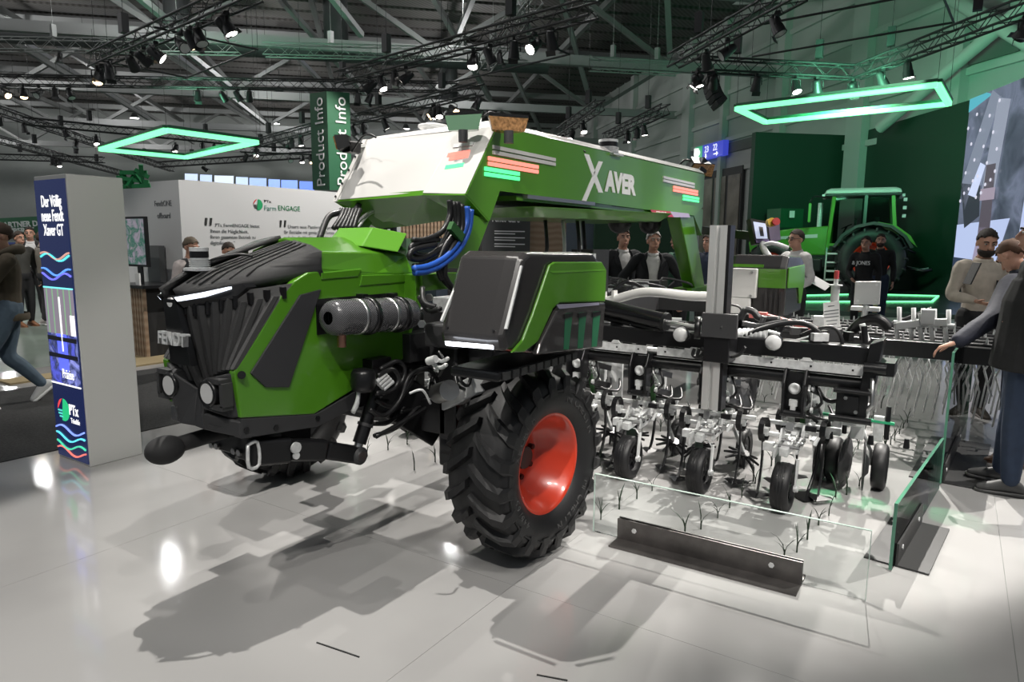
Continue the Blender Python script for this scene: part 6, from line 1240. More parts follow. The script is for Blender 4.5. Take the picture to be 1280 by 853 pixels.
    # --- face parts
    for sg in (-1, 1):
        mb = MB(); mb.sphere(hp(sg*.031, -.080, .012), (.013*k, .009*k, .008*k), 8, 6, R3); e = mb.build('eye', 'eye', t); mb = MB(); mb.sphere(hp(sg*.031, -.087, .012), (.006*k, .004*k, .006*k), 8, 6, R3); mb.build('pupil', 'black', e)
        mb = MB(); mb.tube([hp(sg*.014, -.092, .032), hp(sg*.032, -.092, .038), hp(sg*.052, -.078, .032)], .0055*k, 5); mb.build('eyebrow', cloth('hair%02d' % int(hair[0]*100), hair), t)
    mb = MB(); mb.sphere(hp(0, -.0945, -.068), (.022*k, .006*k, .006*k), 10, 6, R3); mb.build('lips', mat('lips', (.32, .12, .10), .5) if 'lips' not in M else M['lips'], t)
    hm = cloth('hair%02d' % int(hair[0]*100), hair)
    mb = MB(); 
    if hairstyle != 'bald':
        n1, m1 = 22, 12; vs = []; fs = []; c0 = (0, .014, .030); ok = []
        for j in range(m1+1):
            ph = math.pi*.80*j/m1
            for i in range(n1):
                a = 2*math.pi*i/n1; x, y, z = .083*math.sin(ph)*math.cos(a), .103*math.sin(ph)*math.sin(a), .103*math.cos(ph)
                f_ = max(0, -math.sin(a)); jit = .006*math.sin(a*7+ph*11)+.004*math.sin(a*13-ph*17); x *= 1+jit*9; y *= 1+jit*9; z *= 1+jit*6; lim = .066*f_-.045*(1-f_)+jit-(.025 if math.sin(a) > .3 else 0)
                if abs(math.cos(a)) > .75: lim += .03
                zz = max(z, lim) if j else z
                kk = 1.0 if z >= lim else .985
                vs.append(hp(c0[0]+x*kk, c0[1]+y*kk, c0[2]+zz)); ok.append(z >= lim-.03)
        for j in range(m1):
            for i in range(n1):
                q = (j*n1+i, (j+1)*n1+i, (j+1)*n1+(i+1) % n1, j*n1+(i+1) % n1)
                if all(ok[t_] for t_ in q): fs.append(q)
        mb.add(vs, fs, True); ho = mb.build('hair', hm, t); so = ho.modifiers.new('n', 'SOLIDIFY'); so.thickness = .006
    if beard:
        mb = MB(); R_ = [[hp(.066*math.cos(a)*f, -.022-.066*f*abs(math.sin(a))*1.05-.006, z) for a in [math.pi*q/10 for q in range(11)]] for z, f in ((-.045, 1.06), (-.07, 1.04), (-.095, .88), (-.115, .55))]
        n_ = 11; mb.add([p for r in R_ for p in r], [(j*n_+i, j*n_+i+1, (j+1)*n_+i+1, (j+1)*n_+i) for j in range(3) for i in range(n_-1)], True); o = mb.build('beard', hm, t); so = o.modifiers.new('t', 'SOLIDIFY'); so.thickness = .008
    if glasses:
        for sg in (-1, 1):
            mb = MB(); mb.tube([hp(sg*.033+.024*math.cos(a), -.098, .010+.018*math.sin(a)) for a in [2*math.pi*q/12 for q in range(13)]], .003, 5); mb.tube([hp(sg*.057, -.097, .015), hp(sg*.08, -.02, .015), hp(sg*.08, .02, .008)], .003, 5); mb.build('glasses', 'black', t)
    # --- clothes
    tm = cloth(*top)
    mb = MB(); torso(mb, .006 if not jacket else -.002, -.10); [arm(mb, s, (.024 if long else .010) if not jacket else 0, .94) for s in 'lr']
    if not jacket: pass
    
    if long:
        a_ = D['pel']; sx2 = (D['sl']-D['sr']).normalized(); fy2 = sx2.cross(up)
        mb.loft([[a_+up*zz+sx2*rx*k*math.cos(q*math.pi/8)+fy2*ry*k*math.sin(q*math.pi/8) for q in range(16)] for zz, rx, ry in ((-.17, .205*fat, .165*fat), (-.05, .20*fat, .16*fat), (.12, .19*fat, .15*fat), (.28, .19*fat, .145*fat), (.42, .19, .13))])
    tp = bake(mb, 'shirt' if not hood else 'hoodie', tm, t, voxel, 3)
    if hood:
        mb = MB(); n_ = D['neck']; limb(mb, [n_+V((.09, -.06, .0))*k, n_+V((.10, .04, .04))*k, n_+V((0, .12, .05))*k, n_+V((-.10, .04, .04))*k, n_+V((-.09, -.06, .0))*k], [.03, .045, .055, .045, .03]); mb.build('hood', tm, t)
        mb = MB(); a = D['pel']; mb.lathe([(-.035, .165*fat), (-.02, .172*fat), (.02, .172*fat), (.035, .165*fat)], a+V((0, 0, -.08)), (0, 0, 1), 20); mb.build('hem_band', tm, t)
    else:
        mb = MB(); n_ = D['neck']+V((0, -.002, .0)); mb.lathe([(-.015, .074*k), (.035, .066*k), (.038, .072*k), (-.005, .086*k)], n_, (0, -.25, 1), 18, True, True); mb.build('collar', cloth(*collar) if collar else tm, t)
    if jacket or vest:
        jm = cloth(*(jacket or vest)); gap = .42
        a, n_ = D['pel'], D['neck']; sx_ = (D['sl']-D['sr']).normalized(); fy = sx_.cross(up)
        if fy.y > 0: fy = -fy
        R_ = []
        for tt, rx, ry, gp in ((-.30, .185, .145, .55), (.05, .168, .135, .38), (.3, .158, .13, .28), (.55, .174, .138, .30), (.75, .19, .135, .42), (.88, .18, .122, .55), (.97, .128, .10, .8), (1.04, .075, .08, 1.1)):
            c = a.lerp(n_, tt); R_.append([c+sx_*rx*k*math.sin(g_)*(fat if tt < .6 else 1)+fy*ry*k*math.cos(g_)*fat for g_ in [gp+(2*math.pi-2*gp)*q/17 for q in range(18)]])
        mb = MB(); n2 = 18; mb.add([p for r in R_ for p in r], [(j*n2+i, j*n2+i+1, (j+1)*n2+i+1, (j+1)*n2+i) for j in range(7) for i in range(n2-1)], True)
        jo = mb.build('jacket' if jacket else 'waistcoat', jm, t); so = jo.modifiers.new('t', 'SOLIDIFY'); so.thickness = .014; so.offset = 1
        if jacket:
            for s in 'lr': mb = MB(); arm(mb, s, .016, .96); bake(mb, 'sleeve', jm, jo, voxel, 2)
            for sg in (1, -1):
                def fpt(tt, g_, o_): c = a.lerp(n_, tt); q = min(range(8), key=lambda i: abs((-.30, .05, .3, .55, .75, .88, .97, 1.04)[i]-tt)); rx = (.185, .168, .158, .174, .19, .18, .128, .075)[q]+o_; ry = (.145, .135, .13, .138, .135, .122, .10, .08)[q]+o_; return c+sx_*sg*rx*k*math.sin(g_)+fy*ry*k*math.cos(g_)
                mb = MB(); mb.prism([fpt(.3, .29, .02), fpt(.55, .32, .02), fpt(.75, .44, .02), fpt(.97, .82, .02), fpt(.88, .86, .022), fpt(.75, .78, .024), fpt(.55, .52, .024)], fy*.006); mb.build('lapel', jm, jo)
    mb = MB(); lo = D['pel']; mb.loft([ell(lo+V((0, 0, .06)), .158*k*fat, .122*k*fat), ell(lo, .162*k*fat, .126*k*fat), ell(lo-V((0, 0, .07)), .155*k, .12*k)]); [leg(mb, s, .012, .97) for s in 'lr']
    bake(mb, 'trousers', cloth(*legs), t, voxel, 3)
    for s in 'lr':
        A_, K_ = D['a'+s], D['k'+s]; f = (A_-K_).normalized(); fw = V((0, -1, 0)); fw = (fw-f*fw.dot(f)).normalized(); fw = (fw+V((0, 0, 0))).normalized()
        sh = V((1, 0, 0)); dn = -(sh.cross(fw)).normalized(); dn = dn if dn.z < 0 else -dn
        mb = MB(); mb.loft([[A_+fw*y+sh*a*w_+dn*(.075*k-b2) for a, b2 in ((-1, 0), (1, 0), (1, hh*.55), (.5, hh), (-.5, hh), (-1, hh*.55))] for y, w_, hh in ((-.085, .028, .05), (-.06, .036, .085), (0, .038, .11), (.06, .042, .085), (.12, .046, .06), (.165, .04, .045), (.19, .022, .028))])
        sm_ = mat('shoe', shoes, .5); so = mb.build('shoe', sm_, t); sub = so.modifiers.new('s', 'SUBSURF'); sub.levels = 1; sub.render_levels = 1
        mb = MB(); mb.loft([[A_+fw*y+sh*a*w_+dn*b2 for a, b2 in ((-1, .066*k), (1, .066*k), (1, .088*k), (-1, .088*k))] for y, w_ in ((-.092, .026), (-.06, .038), (.06, .045), (.13, .048), (.175, .04), (.198, .02))]); mb.build('sole', sm_ if shoes[0] < .3 else M['paper'], so)
    return t
YC = YAW # yaw of the viewing direction: a person with yaw YC faces the camera
def gp(px, py): p = PZ(px, py); return V((p.x, p.y, 0))
def far(px, d): p = PD(px, 302, d); return V((p.x, p.y, 0))
# left: walking man in the brown hoodie, hand at his chin
p = gp(22, 507)
person('man in olive brown hoodie and jeans walking at the left edge, hand at chin', p, YC-.75, dict(kl=(.08, -.22, .52), al=(.08, -.24, .09), kr=(-.09, -.02, .50), ar=(-.09, .24, .17), wl=(.05, -.16, 1.50), el=(.20, -.16, 1.20), wr=(.12, -.20, 1.22), er=(-.25, -.10, 1.14), hl=(.09, -.02, .93), hr=(-.09, .02, .93)),
       ('olive_brown_cotton', (.075, .058, .038)), ('washed_denim', (.075, .11, .15)), (.55, .55, .55), (.05, .03, .02), hood=True, voxel=.010, head_yaw=.0, head_pitch=.12, hands=dict(l=((-.3, .1, 1), (-1, 0, .2), (0, 1, 0)), r=((1, -.1, .15), (0, 0, 1), (0, 1, 0))))
# far group left
person('man in black suit standing in the far group left of the kiosk', far(38, 13.6), YC+.5, None, ('white_cotton', (.6, .6, .6)), ('black_cloth', (.015, .015, .017)), (.55, .55, .5), (.02, .015, .012), jacket=('black_cloth', (.015, .015, .017)), voxel=.02, h=1.84)
person('dark-haired man beside the black-suited man in the far group, brown shoes', far(24, 12.4), YC+1.2, None, ('olive_grey_cloth', (.05, .05, .045)), ('black_cloth', (.015, .015, .017)), (.20, .08, .03), (.03, .02, .015), voxel=.02, h=1.74)
person('person in beige grey jacket seen from behind, partly hidden by the kiosk', far(53, 12.6), YC+2.6, dict(er=(-.27, .02, 1.18), wr=(-.16, -.14, 1.10)), ('beige_grey_cloth', (.22, .20, .17)), ('grey_cloth', (.06, .06, .065)), (.45, .42, .4), (.05, .035, .02), voxel=.02, h=1.74)
# man at the booth wall
p = PD(239, 330, 8.1)
person('grey-haired man with glasses and dark waistcoat, hand at his nose behind the bonnet', (p.x, p.y, 0), YC+1.15, dict(wl=(.02, -.19, 1.42), el=(.20, -.22, 1.18), wr=(-.16, -.22, 1.12)), ('pale_pink_cotton', (.52, .46, .45)), ('black_cloth', (.015, .015, .017)), (.03, .03, .03), (.11, .085, .06), vest=('charcoal_waistcoat', (.03, .032, .035)), glasses=True, head_pitch=.30, head_yaw=.1, voxel=.012, h=1.66, fat=1.06, hands=dict(l=((-.1, .1, 1), (-1, 0, 0), (0, 1, 0))))
p = PD(286, 330, 8.6); person('dark-haired visitor almost hidden behind the roof scanner', (p.x, p.y, 0), YC+.8, None, ('olive_grey_cloth', (.05, .05, .045)), ('black_cloth', (.015, .015, .017)), (.03, .03, .03), (.03, .022, .02), head_pitch=.3, voxel=.02, h=1.60)
# suited men behind the gantry
SUIT = ('dark_suit', (.014, .015, .018)); WS = ('white_shirt', (.60, .59, .58))
person('younger dark-haired man in open dark suit jacket behind the robot', far(779, 9.1), YC+.25, None, WS, SUIT, (.03, .03, .03), (.035, .025, .02), jacket=SUIT, head_yaw=-.15, h=1.83)
person('white-haired man in dark jacket with hands on hips behind the robot', far(817, 8.6), YC-.1, dict(er=(-.38, .08, 1.16), wr=(-.19, -.06, 1.02), el=(.37, .08, 1.16), wl=(.19, -.06, 1.02)), WS, SUIT, (.03, .03, .03), (.42, .40, .38), jacket=SUIT, head_yaw=.2, h=1.79, fat=1.08)
person('visitor in green and white jacket next to the green rear leg', far(849, 8.9), YC-1.2, None, ('green_jacket', (.03, .12, .07)), SUIT, (.03, .03, .03), (.07, .045, .03), h=1.80, voxel=.016)
person('visitor in dark blue jacket between rear leg and aluminium post', far(886, 10.5), YC-.9, None, ('dark_blue_jacket', (.02, .03, .06)), SUIT, (.03, .03, .03), (.03, .02, .02), h=1.78, voxel=.016)
person('far visitor in yellow green vest between the rear leg and post', far(893, 16), YC+.4, None, ('yellow_vest', (.25, .30, .05)), SUIT, (.03, .03, .03), (.05, .03, .02), h=1.8, voxel=.02)
# man with tablet
t1 = person('man in white shirt and glasses holding papers, beside the control screen', far(996, 9.0), YC-1.25, dict(er=(-.22, .06, 1.14), wr=(-.16, -.18, .98), el=(.22, .06, 1.14), wl=(.14, -.24, .98)), WS, ('black_cloth', (.015, .015, .017)), (.03, .03, .03), (.03, .02, .015), glasses=True, head_pitch=.05, h=1.83, voxel=.012)
p = PD(1021, 352, 8.9); mb = MB(); mb.box(p, (.32, .24, .006), Matrix.Rotation(.5, 3, 'Y') @ Matrix.Rotation(.3, 3, 'X')); tag(mb.build('papers', 'paper'), 'white papers in the hand of the white-shirted man', 'papers')
# pair in front of the tractor
bs = person('man in black sweater with white letters in front of the tractor wheel', far(1083, 12.2), YC-.8, dict(wr=(-.12, -.2, 1.02), er=(-.26, .0, 1.14)), ('black_sweater', (.010, .010, .011)), ('black_cloth', (.015, .015, .017)), (.03, .03, .03), (.025, .018, .015), h=1.78, voxel=.014)
text('sweater_lettering', '& JONES', .10, V((-.165, -.142, 1.27)), (1, 0, 0), (0, .1, 1), 'white_ink', bs, .012, 'LEFT', .82)
person('bearded man in black top and jeans behind the black sweater man', far(1101, 13.0), YC-.5, None, ('black_sweater', (.010, .010, .011)), ('blue_denim', (.02, .035, .07)), (.05, .05, .05), (.03, .02, .015), beard=True, h=1.84, voxel=.016)
# right group
bt = person('bearded man in beige shirt with name badge looking down at a tablet', far(1233, 6.4), YC-.15, dict(er=(-.26, -.02, 1.16), wr=(-.14, -.20, 1.12), el=(.26, .0, 1.16), wl=(.16, -.24, 1.10)), ('beige_shirt', (.44, .39, .33)), ('black_cloth', (.015, .015, .017)), (.05, .04, .03), (.02, .015, .012), beard=True, head_pitch=.30, head_yaw=-.15, h=1.80, voxel=.010)
mb = MB(); mb.box((.09, -.145, 1.30), (.075, .008, .045)); bd = mb.build('badge', 'black', bt); mb = MB(); mb.box((.09, -.15, 1.312), (.05, .004, .014)); mb.build('badge_print', 'amber', bd)
p = PD(1215, 342, 6.05); mb = MB(); mb.box(p, (.012, .12, .20), Matrix.Rotation(.5, 3, 'Z') @ Matrix.Rotation(.35, 3, 'Y')); tag(mb.build('tablet', 'grey_plastic'), 'dark tablet in the hands of the beige-shirted man', 'tablet')
# navy man bending over the glass, hand on its top edge
hp_ = PL(1194, 436, 1, 5.50); f = gp(1264, 578)
fw = V((math.sin(YC+2.2), -math.cos(YC+2.2), 0))
def loc(o, yaw, p): q = Matrix.Rotation(-yaw, 3, 'Z') @ (V(p)-V(o)); return (q.x, q.y, q.z)
yw = YC-2.45; hl_ = loc(f, yw, hp_+V((.0, .03, .05)))
NAVY = ('navy_wool', (.008, .010, .022))
sh_ = V(loc(f, yw, PD(1236, 352, 5.3)))
person('man in navy jacket leaning with one hand on the tall glass, brown shoes', f, yw, dict(wl=hl_, sl=(.20, -.08, 1.37), el=tuple(V(hl_).lerp(V((.22, -.08, 1.37)), .52)+V((.05, .06, -.03))), sr=(-.17, -.06, 1.39), neck=(0, -.07, 1.45), head=(0, -.15, 1.58), chest=(0, -.03, 1.27), er=(-.24, -.06, 1.08), wr=(-.22, -.16, .88)), NAVY, ('navy_trousers', (.014, .018, .036)), (.10, .05, .03), (.09, .045, .025), h=1.76, voxel=.009, long=True, head_yaw=-.5, head_pitch=.85, curl=.45, hands=dict(l=((hl_[0]*.3, -.7, -.35), (-1, 0, .0), (0, 0, -1))))
# black jacket man in the foreground
f = gp(1264, 612)
person('man in black jacket and blue jeans in the right foreground, grey sneakers', (f.x, f.y, 0), YC-2.15, dict(kl=(.12, -.03, .50), al=(.14, -.02, .09), kr=(-.11, -.03, .50), ar=(-.12, -.06, .09), el=(.26, .09, 1.16), wl=(.03, -.11, 1.06), er=(-.26, .09, 1.16), wr=(-.06, -.11, 1.09)), ('black_jacket', (.012, .012, .013)), ('dark_denim', (.028, .045, .085)), (.06, .06, .06), (.03, .02, .015), h=1.86, voxel=.009, fat=1.18, long=True, hands=dict(l=((-1, 0, 0), (0, 0, 1)), r=((1, 0, 0), (0, 0, 1))))
# ================================================================== tractor on the stage
tp = PD(1083, 368, 22.6); tyaw = math.atan2(*(lambda v: (v.y, v.x))(-V((math.cos(YAW), math.sin(YAW), 0))*.90+V((-math.sin(YAW), math.cos(YAW), 0))*.43))
tr = thing('tractor', 'green and white tractor with large cab and red rims on the stage', 'tractor', (tp.x, tp.y, SZ)); ROOTLOC[tr.name] = V(); tr.rotation_euler = (0, 0, tyaw)
def tc(name, mb, m, parent=None, **k): return mb.build(name, m, parent or tr, **k)
M['tgreen'] = mat('tractor_green', (.10, .33, .03), .3, 0, 0, .6)
def rotz90(mb, c): # wheel meshes lie along +X; turn the axle to +-Y
    mb.v = [V((-p.y, p.x, p.z))+V(c) for p in mb.v]; return mb
for x, y, R, r, w_ in ((0, 1.02, 1.03, .55, .72), (0, -1.02, 1.03, .55, .72), (2.95, .95, .80, .42, .58), (2.95, -.95, .80, .42, .58)):
    s = 1 if y > 0 else -1; rm = rim_mesh(r, w_); 
    if s < 0: rm.v = [V((-p.x, p.y, p.z)) for p in rm.v]
    wl = tc('wheel', rotz90(rm, (x, y, R)), 'red'); rotz90(tyre_mesh(R, r, w_, 18, .06), (x, y, R)).build('tyre', 'rubber', wl)
    mb = MB(); mb.cyl((x, y-s*.1, R), (x, y+s*.12, R), .16, n=14); mb.build('hub', 'red', wl)
mb = MB()
for y0, y1 in ((.62, 1.42), (-1.42, -.62)):
    A_ = [math.radians(a) for a in (160, 140, 115, 90, 65, 42, 20)]; ri, ro = 1.10, 1.19
    pts = [V((math.cos(a)*ro, y0, 1.03+math.sin(a)*ro)) for a in A_]+[V((math.cos(a)*ri, y0, 1.03+math.sin(a)*ri)) for a in reversed(A_)]
    mb = MB(); mb.prism(pts, (0, y1-y0, 0)); fe = tc('rear_fender', mb, 'grey_plastic'); mb = MB(); mb.prism([p+V((-.12, 0, .0)) for p in pts[:4]]+[V((-.3, y0, 2.0)), V((-.9, y0, 1.75))], (0, (y1-y0)*.6, 0)); mb.build('fender_panel', 'tgreen', fe)
    mb = MB(); mb.bx((-1.05, y0+.1, 1.60), (-1.0, y0+.3, 1.72)); mb.build('tail_lamp', 'glow_red' if False else mat('tail_red', (.5, .03, .03), .3), fe)
mb = MB(); mb.prism([V((1.15, .40, 1.15)), V((3.7, .36, 1.10)), V((3.78, .36, 1.55)), V((3.5, .36, 1.86)), V((2.4, .40, 2.02)), V((1.15, .40, 2.12))], (0, -.80, 0)); hd = tc('bonnet', mb, 'tgreen', bev=.05)
mb = MB(); mb.prism([V((1.6, .41, 1.72)), V((3.5, .375, 1.62)), V((3.55, .375, 1.70)), V((1.6, .41, 1.84))], (0, .01, 0)); mb.build('bonnet_stripe', 'white', hd)
mb = MB(); mb.bx((3.72, -.34, 1.08), (3.84, .34, 1.70)); mb.build('grille', 'black', hd)
mb = MB(); mb.bx((-.6, -.35, .75), (3.6, .35, 1.25)); tc('transmission', mb, 'black'); mb = MB(); mb.bx((2.8, -.8, .70), (3.1, .8, .90)); tc('front_axle', mb, 'black'); mb = MB(); mb.bx((3.7, -.5, .5), (4.3, .5, 1.0)); tc('front_weight', mb, 'grey_plastic', bev=.06)
# cab
for x, y in ((1.28, .72), (1.28, -.72), (.25, .80), (.25, -.80), (-.62, .72), (-.62, -.72)):
    mb = MB(); mb.beam((x+.0, y, 1.35 if x > 0 else 2.0), (x-(.10 if x > 1 else 0 if x > 0 else -.12), y*.96, 3.06), .09, .10); tc('cab_pillar', mb, 'tgreen' if x != .25 else 'black')
mb = MB(); mb.loft([[V((x, y, z)) for x, y in ((1.45, -.82), (1.45, .82), (-.72, .84), (-.72, -.84))] for z in (3.04, 3.12)], True, False); tc('roof_base', mb, 'grey_plastic', bev=.03)
mb = MB(); mb.loft([[V((.36+(x-.36)*s, y*s, z)) for x, y in ((1.55, -.75), (1.45, .75), (-.72, .84), (-.72, -.84))] for z, s in ((3.12, 1), (3.24, .97), (3.30, .85))], True, False); tc('roof', mb, 'white', bev=.03)
mb = MB(); mb.prism([V((1.25, .74, 1.5)), V((1.16, .71, 3.03)), V((-.5, .70, 3.03)), V((-.6, .74, 1.95)), V((.1, .78, 1.5))], (0, .01, 0)); tc('side_window', mb, 'windscreen'); mb = MB(); mb.prism([V((1.30, -.7, 1.9)), V((1.30, .7, 1.9)), V((1.2, .68, 3.03)), V((1.2, -.68, 3.03))], (.01, 0, 0)); tc('windscreen', mb, 'windscreen')
mb = MB(); mb.bx((-.55, -.72, 1.3), (1.25, .72, 1.5)); tc('cab_floor', mb, 'black'); mb = MB(); mb.bx((-.1, -.25, 1.5), (.35, .25, 1.75)); mb.bx((-.2, -.25, 1.75), (-.05, .25, 2.4)); st = tc('seat', mb, 'grey_plastic', bev=.04); mb.v
mb = MB(); mb.lathe([(-.015, .17), (0, .19), (.015, .17)], (.75, 0, 2.1), (.5, 0, 1), 16, True, True); mb.cyl((.75, 0, 2.1), (.95, 0, 1.6), .03); tc('steering_column', mb, 'black'); mb = MB(); mb.box((.5, .35, 2.2), (.05, .3, .3)); tc('terminal', mb, 'black')
mb = MB(); mb.beam((1.25, .74, 1.5), (.1, .78, 1.5), .06, .08); tc('door_frame', mb, 'tgreen')
for k in range(4): mb = MB(); mb.bx((.75, .70, .35+k*.28), (1.25, 1.10, .40+k*.28)); tc('step', mb, 'galv')
mb = MB(); mb.beam((.72, 1.05, .3), (.72, .80, 1.4), .05, .05); mb.beam((1.28, 1.05, .3), (1.28, .80, 1.4), .05, .05); tc('step_frame', mb, 'black'); mb = MB(); mb.bx((1.4, .42, .6), (2.2, .85, 1.05)); tc('fuel_tank', mb, 'black', bev=.06)
mb = MB(); mb.tube([(1.4, .75, 3.0), (1.75, 1.15, 3.02), (1.85, 1.25, 2.85)], .025, 6, 3); mr = tc('mirror_arm', mb, 'black'); mb = MB(); mb.box((1.85, 1.27, 2.5), (.08, .22, .62), None, .03); mb.build('mirror', 'tgreen', mr)
mb = MB(); mb.cyl((1.6, -.55, 1.9), (1.6, -.55, 2.9), .08, n=12); tc('exhaust_stack', mb, 'galv')
for k in range(4): mb = MB(); mb.box((1.5, -.6+.4*k, 3.07), (.08, .16, .09)); tc('roof_lamp', mb, 'lens'); mb = MB(); mb.box((-.78, -.6+.4*k, 3.05), (.08, .16, .09)); tc('roof_lamp', mb, 'lens')
for k in range(3): mb = MB(); mb.box((-.82, .85, 2.9-k*.25), (.1, .12, .1)); tc('work_lamp', mb, 'lens')
mb = MB(); mb.tube([(-1.0, .45, .8), (-1.5, .45, .7), (-1.75, .45, .75)], .05, 6); tc('rear_linkage', mb, 'black'); mb = MB(); mb.tube([(-.8, 0, 1.5), (-1.3, 0, 1.25)], .04, 6); tc('top_link', mb, 'black'); mb = MB(); mb.tube([(-1.0, -.45, .8), (-1.5, -.45, .7), (-1.75, -.45, .75)], .05, 6); tc('rear_linkage', mb, 'galv')
for k in range(6): mb = MB(); mb.box((-.85, -.5+.2*k, 1.3), (.12, .1, .1)); tc('coupling', mb, 'galv')
# control screen on the rear wheel cover
cs_ = thing('control_screen', 'dark framed control screen with red and yellow stop button above the rear wheel cover', 'screen', PD(955, 318, 6.5))
a, b, c, d = [PD(*p, 6.5) for p in ((938, 273), (959, 277), (962, 304), (944, 305))]
mb = MB(); mb.prism([a, b, c, d], CM @ V((0, 0, -.12))); mb.build('housing', 'black', cs_); n_ = CM @ V((0, 0, .006))
def L4(u0, u1, v0, v1): return [a.lerp(b, u).lerp(d.lerp(c, u), v)+n_ for u, v in ((u0, v0), (u1, v0), (u1, v1), (u0, v1))]
mb = MB(); mb.prism(L4(.12, .88, .12, .80), n_*.3); pic = mb.build('picture', mat('pale_picture', (.4, .45, .6), .3, 0, .8, 0, None, None, None, (.50, .54, .70)), cs_)
mb = MB(); mb.prism([p+n_ for p in L4(.4, .65, .3, .7)], n_*.3); mb.build('picture_machine', mat('picture_dark', (.1, .11, .15), .4), pic); mb = MB(); mb.prism([p+n_ for p in L4(.05, .95, .83, .97)], n_*.3); mb.build('lower_strip', mat('violet_strip', (.14, .10, .22), .4), cs_)
a2, b2_, c2_, d2 = [PD(*p, 6.55) for p in ((960, 278), (974, 276), (976, 300), (963, 303))]; mb = MB(); mb.prism([a2, b2_, c2_, d2], CM @ V((0, 0, -.1))); mb.build('side_panel', mat('violet_grey_panel', (.17, .14, .22), .4), cs_)
e = PD(962, 279, 6.38); mb = MB(); mb.cyl(e, e+CM @ V((0, 0, .06)), .04, n=14); mb.build('button_base', mat('stop_yellow', (.65, .42, .03), .4), cs_); mb = MB(); mb.cyl(e+CM @ V((.03, 0, .03)), e+CM @ V((.03, 0, .09)), .035, n=14); mb.build('stop_button', mat('stop_red', (.5, .03, .03), .4), cs_)
mb = MB(); mb.tube([PD(953, 304, 6.5), PD(955, 312, 6.45), PD(962, 322, 6.4)], .03, 8, 3); mb.build('stand', 'galv', cs_); mb = MB(); mb.tube([PD(951, 309, 6.5), PD(965, 304, 6.4), PD(985, 310, 6.4)], .02, 6, 3); mb.build('grip_rail', 'silver_white', cs_)
mb = MB(); mb.beam(PD(880, 288, 7.3), PD(945, 296, 6.6), .06, .08); mb.build('support_arm', 'black', cs_)
# ================================================================== hanging trusses and spotlights
TRS = []
def truss(label, a, b, z, s=.29, wires=2, m='truss'):
    a, b = PZ(*a, z), PZ(*b, z); d = (b-a).normalized(); sd = V((-d.y, d.x, 0)); L = (b-a).length
    t = thing('lighting_truss', label, 'truss', (a+b)/2)
    cor = [sd*s/2+V((0, 0, s/2)), -sd*s/2+V((0, 0, s/2)), -sd*s/2-V((0, 0, s/2)), sd*s/2-V((0, 0, s/2))]
    TRS.append((a, b, s))
    for c in cor: mb = MB(); mb.cyl(a+c, b+c, .026, n=6); mb.build('chord', m, t)
    mb = MB(); n = max(2, int(L/(s*1.1)))
    for i in range(n):
        p, q = a+d*L*i/n, a+d*L*(i+1)/n; f = i % 2
        for j in range(4): c0, c1 = cor[j], cor[(j+1) % 4]; mb.cyl(p+(c0 if f else c1), q+(c1 if f else c0), .011, n=3, cap=False)
    mb.build('lacing', m, t, kind='stuff')
    for i in range(wires):
        p = a+d*L*(i+.5)/wires; mb = MB(); mb.cyl(p, V((p.x, p.y, 11)), .008, n=4); mb.build('suspension_chain', m, t); mb = MB(); mb.box(p+V((0, 0, .5)), (.16, .16, .42)); mb.build('chain_hoist', m, t)
    return t
TZ = 5.8
for lb, a, b, z in (('black truss rising to the top edge, upper left', (118, 76), (318, -12), TZ), ('long level black truss across the upper left', (-10, 100), (572, 109), TZ+.8), ('black truss climbing towards the top above the robot roof', (424, 98), (742, 10), TZ), ('short black truss behind the banner column, above the receiver dish', (440, 150), (600, 111), TZ),
    ('black truss descending from the top edge to the right corner joint', (842, 76), (1000, -12), TZ), ('black truss above the right neon frame, level part', (868, 80), (1072, 91), TZ), ('black truss climbing to the upper right corner', (1070, 91), (1290, 6), TZ),
    ('short black truss seen just above the beam roof, left one', (700, 166), (750, 131), TZ), ('short black truss seen just above the beam roof, right one', (757, 172), (832, 136), TZ), ('black truss slanting down at the left edge above the neon rhombus', (-10, 135), (215, 212), TZ+.6),
    ('far black truss crossing behind the neon rhombus', (28, 151), (320, 180), TZ+.6), ('lower black truss slanting down at the left edge', (-10, 172), (150, 216), TZ), ('far thin truss at the left edge above the green banner', (-10, 196), (130, 200), TZ), ('far truss between neon rhombus and banner column', (318, 180), (402, 157), TZ), ('lowest far truss left of the banner column', (195, 206), (400, 193), TZ), ('second lowest far truss left of the banner column', (300, 186), (402, 190), TZ)): truss(lb, a, b, z, .29)
M['ptruss'] = mat('pale_alu_truss', (.30, .31, .30), .5, .4)
for lb, a, b, z in (('pale aluminium truss high above the beam, right half', (738, 80), (848, 86), 8.2), ('pale aluminium truss high in the middle behind the black ones', (330, 62), (660, 70), 8.6), ('pale aluminium truss high at the left', (-10, 55), (300, 60), 8.6), ('pale steep aluminium truss near the top middle', (604, 84), (668, -8), 7.6)): truss(lb, a, b, z, .42, 2, 'ptruss')
def rod(label, pts, z, r=.022):
    t = thing('rigging_pipe', label, 'pipe', PZ(*pts[0], z))
    for a, b in zip(pts, pts[1:]): mb = MB(); mb.cyl(PZ(*a, z), PZ(*b, z), r, n=6); mb.build('pipe', 'truss', t)
    for p in pts: q = PZ(*p, z); mb = MB(); mb.cyl(q, V((q.x, q.y, 10)), .006, n=4); mb.build('wire', 'truss', t)
rod('thin black pipe triangle hanging at the upper left', ((120, 75), (234, 97), (322, 62), (192, 34)), TZ-.1); rod('thin black pipe frame in front of the middle truss', ((560, 104), (640, 85), (712, 68), (660, 46)), TZ-.1); rod('thin black pipe frame at the upper right', ((955, 30), (1122, -2)), TZ); rod('long thin black pipe above the right neon frame', ((940, 71), (1192, 28), (1178, -6)), TZ)
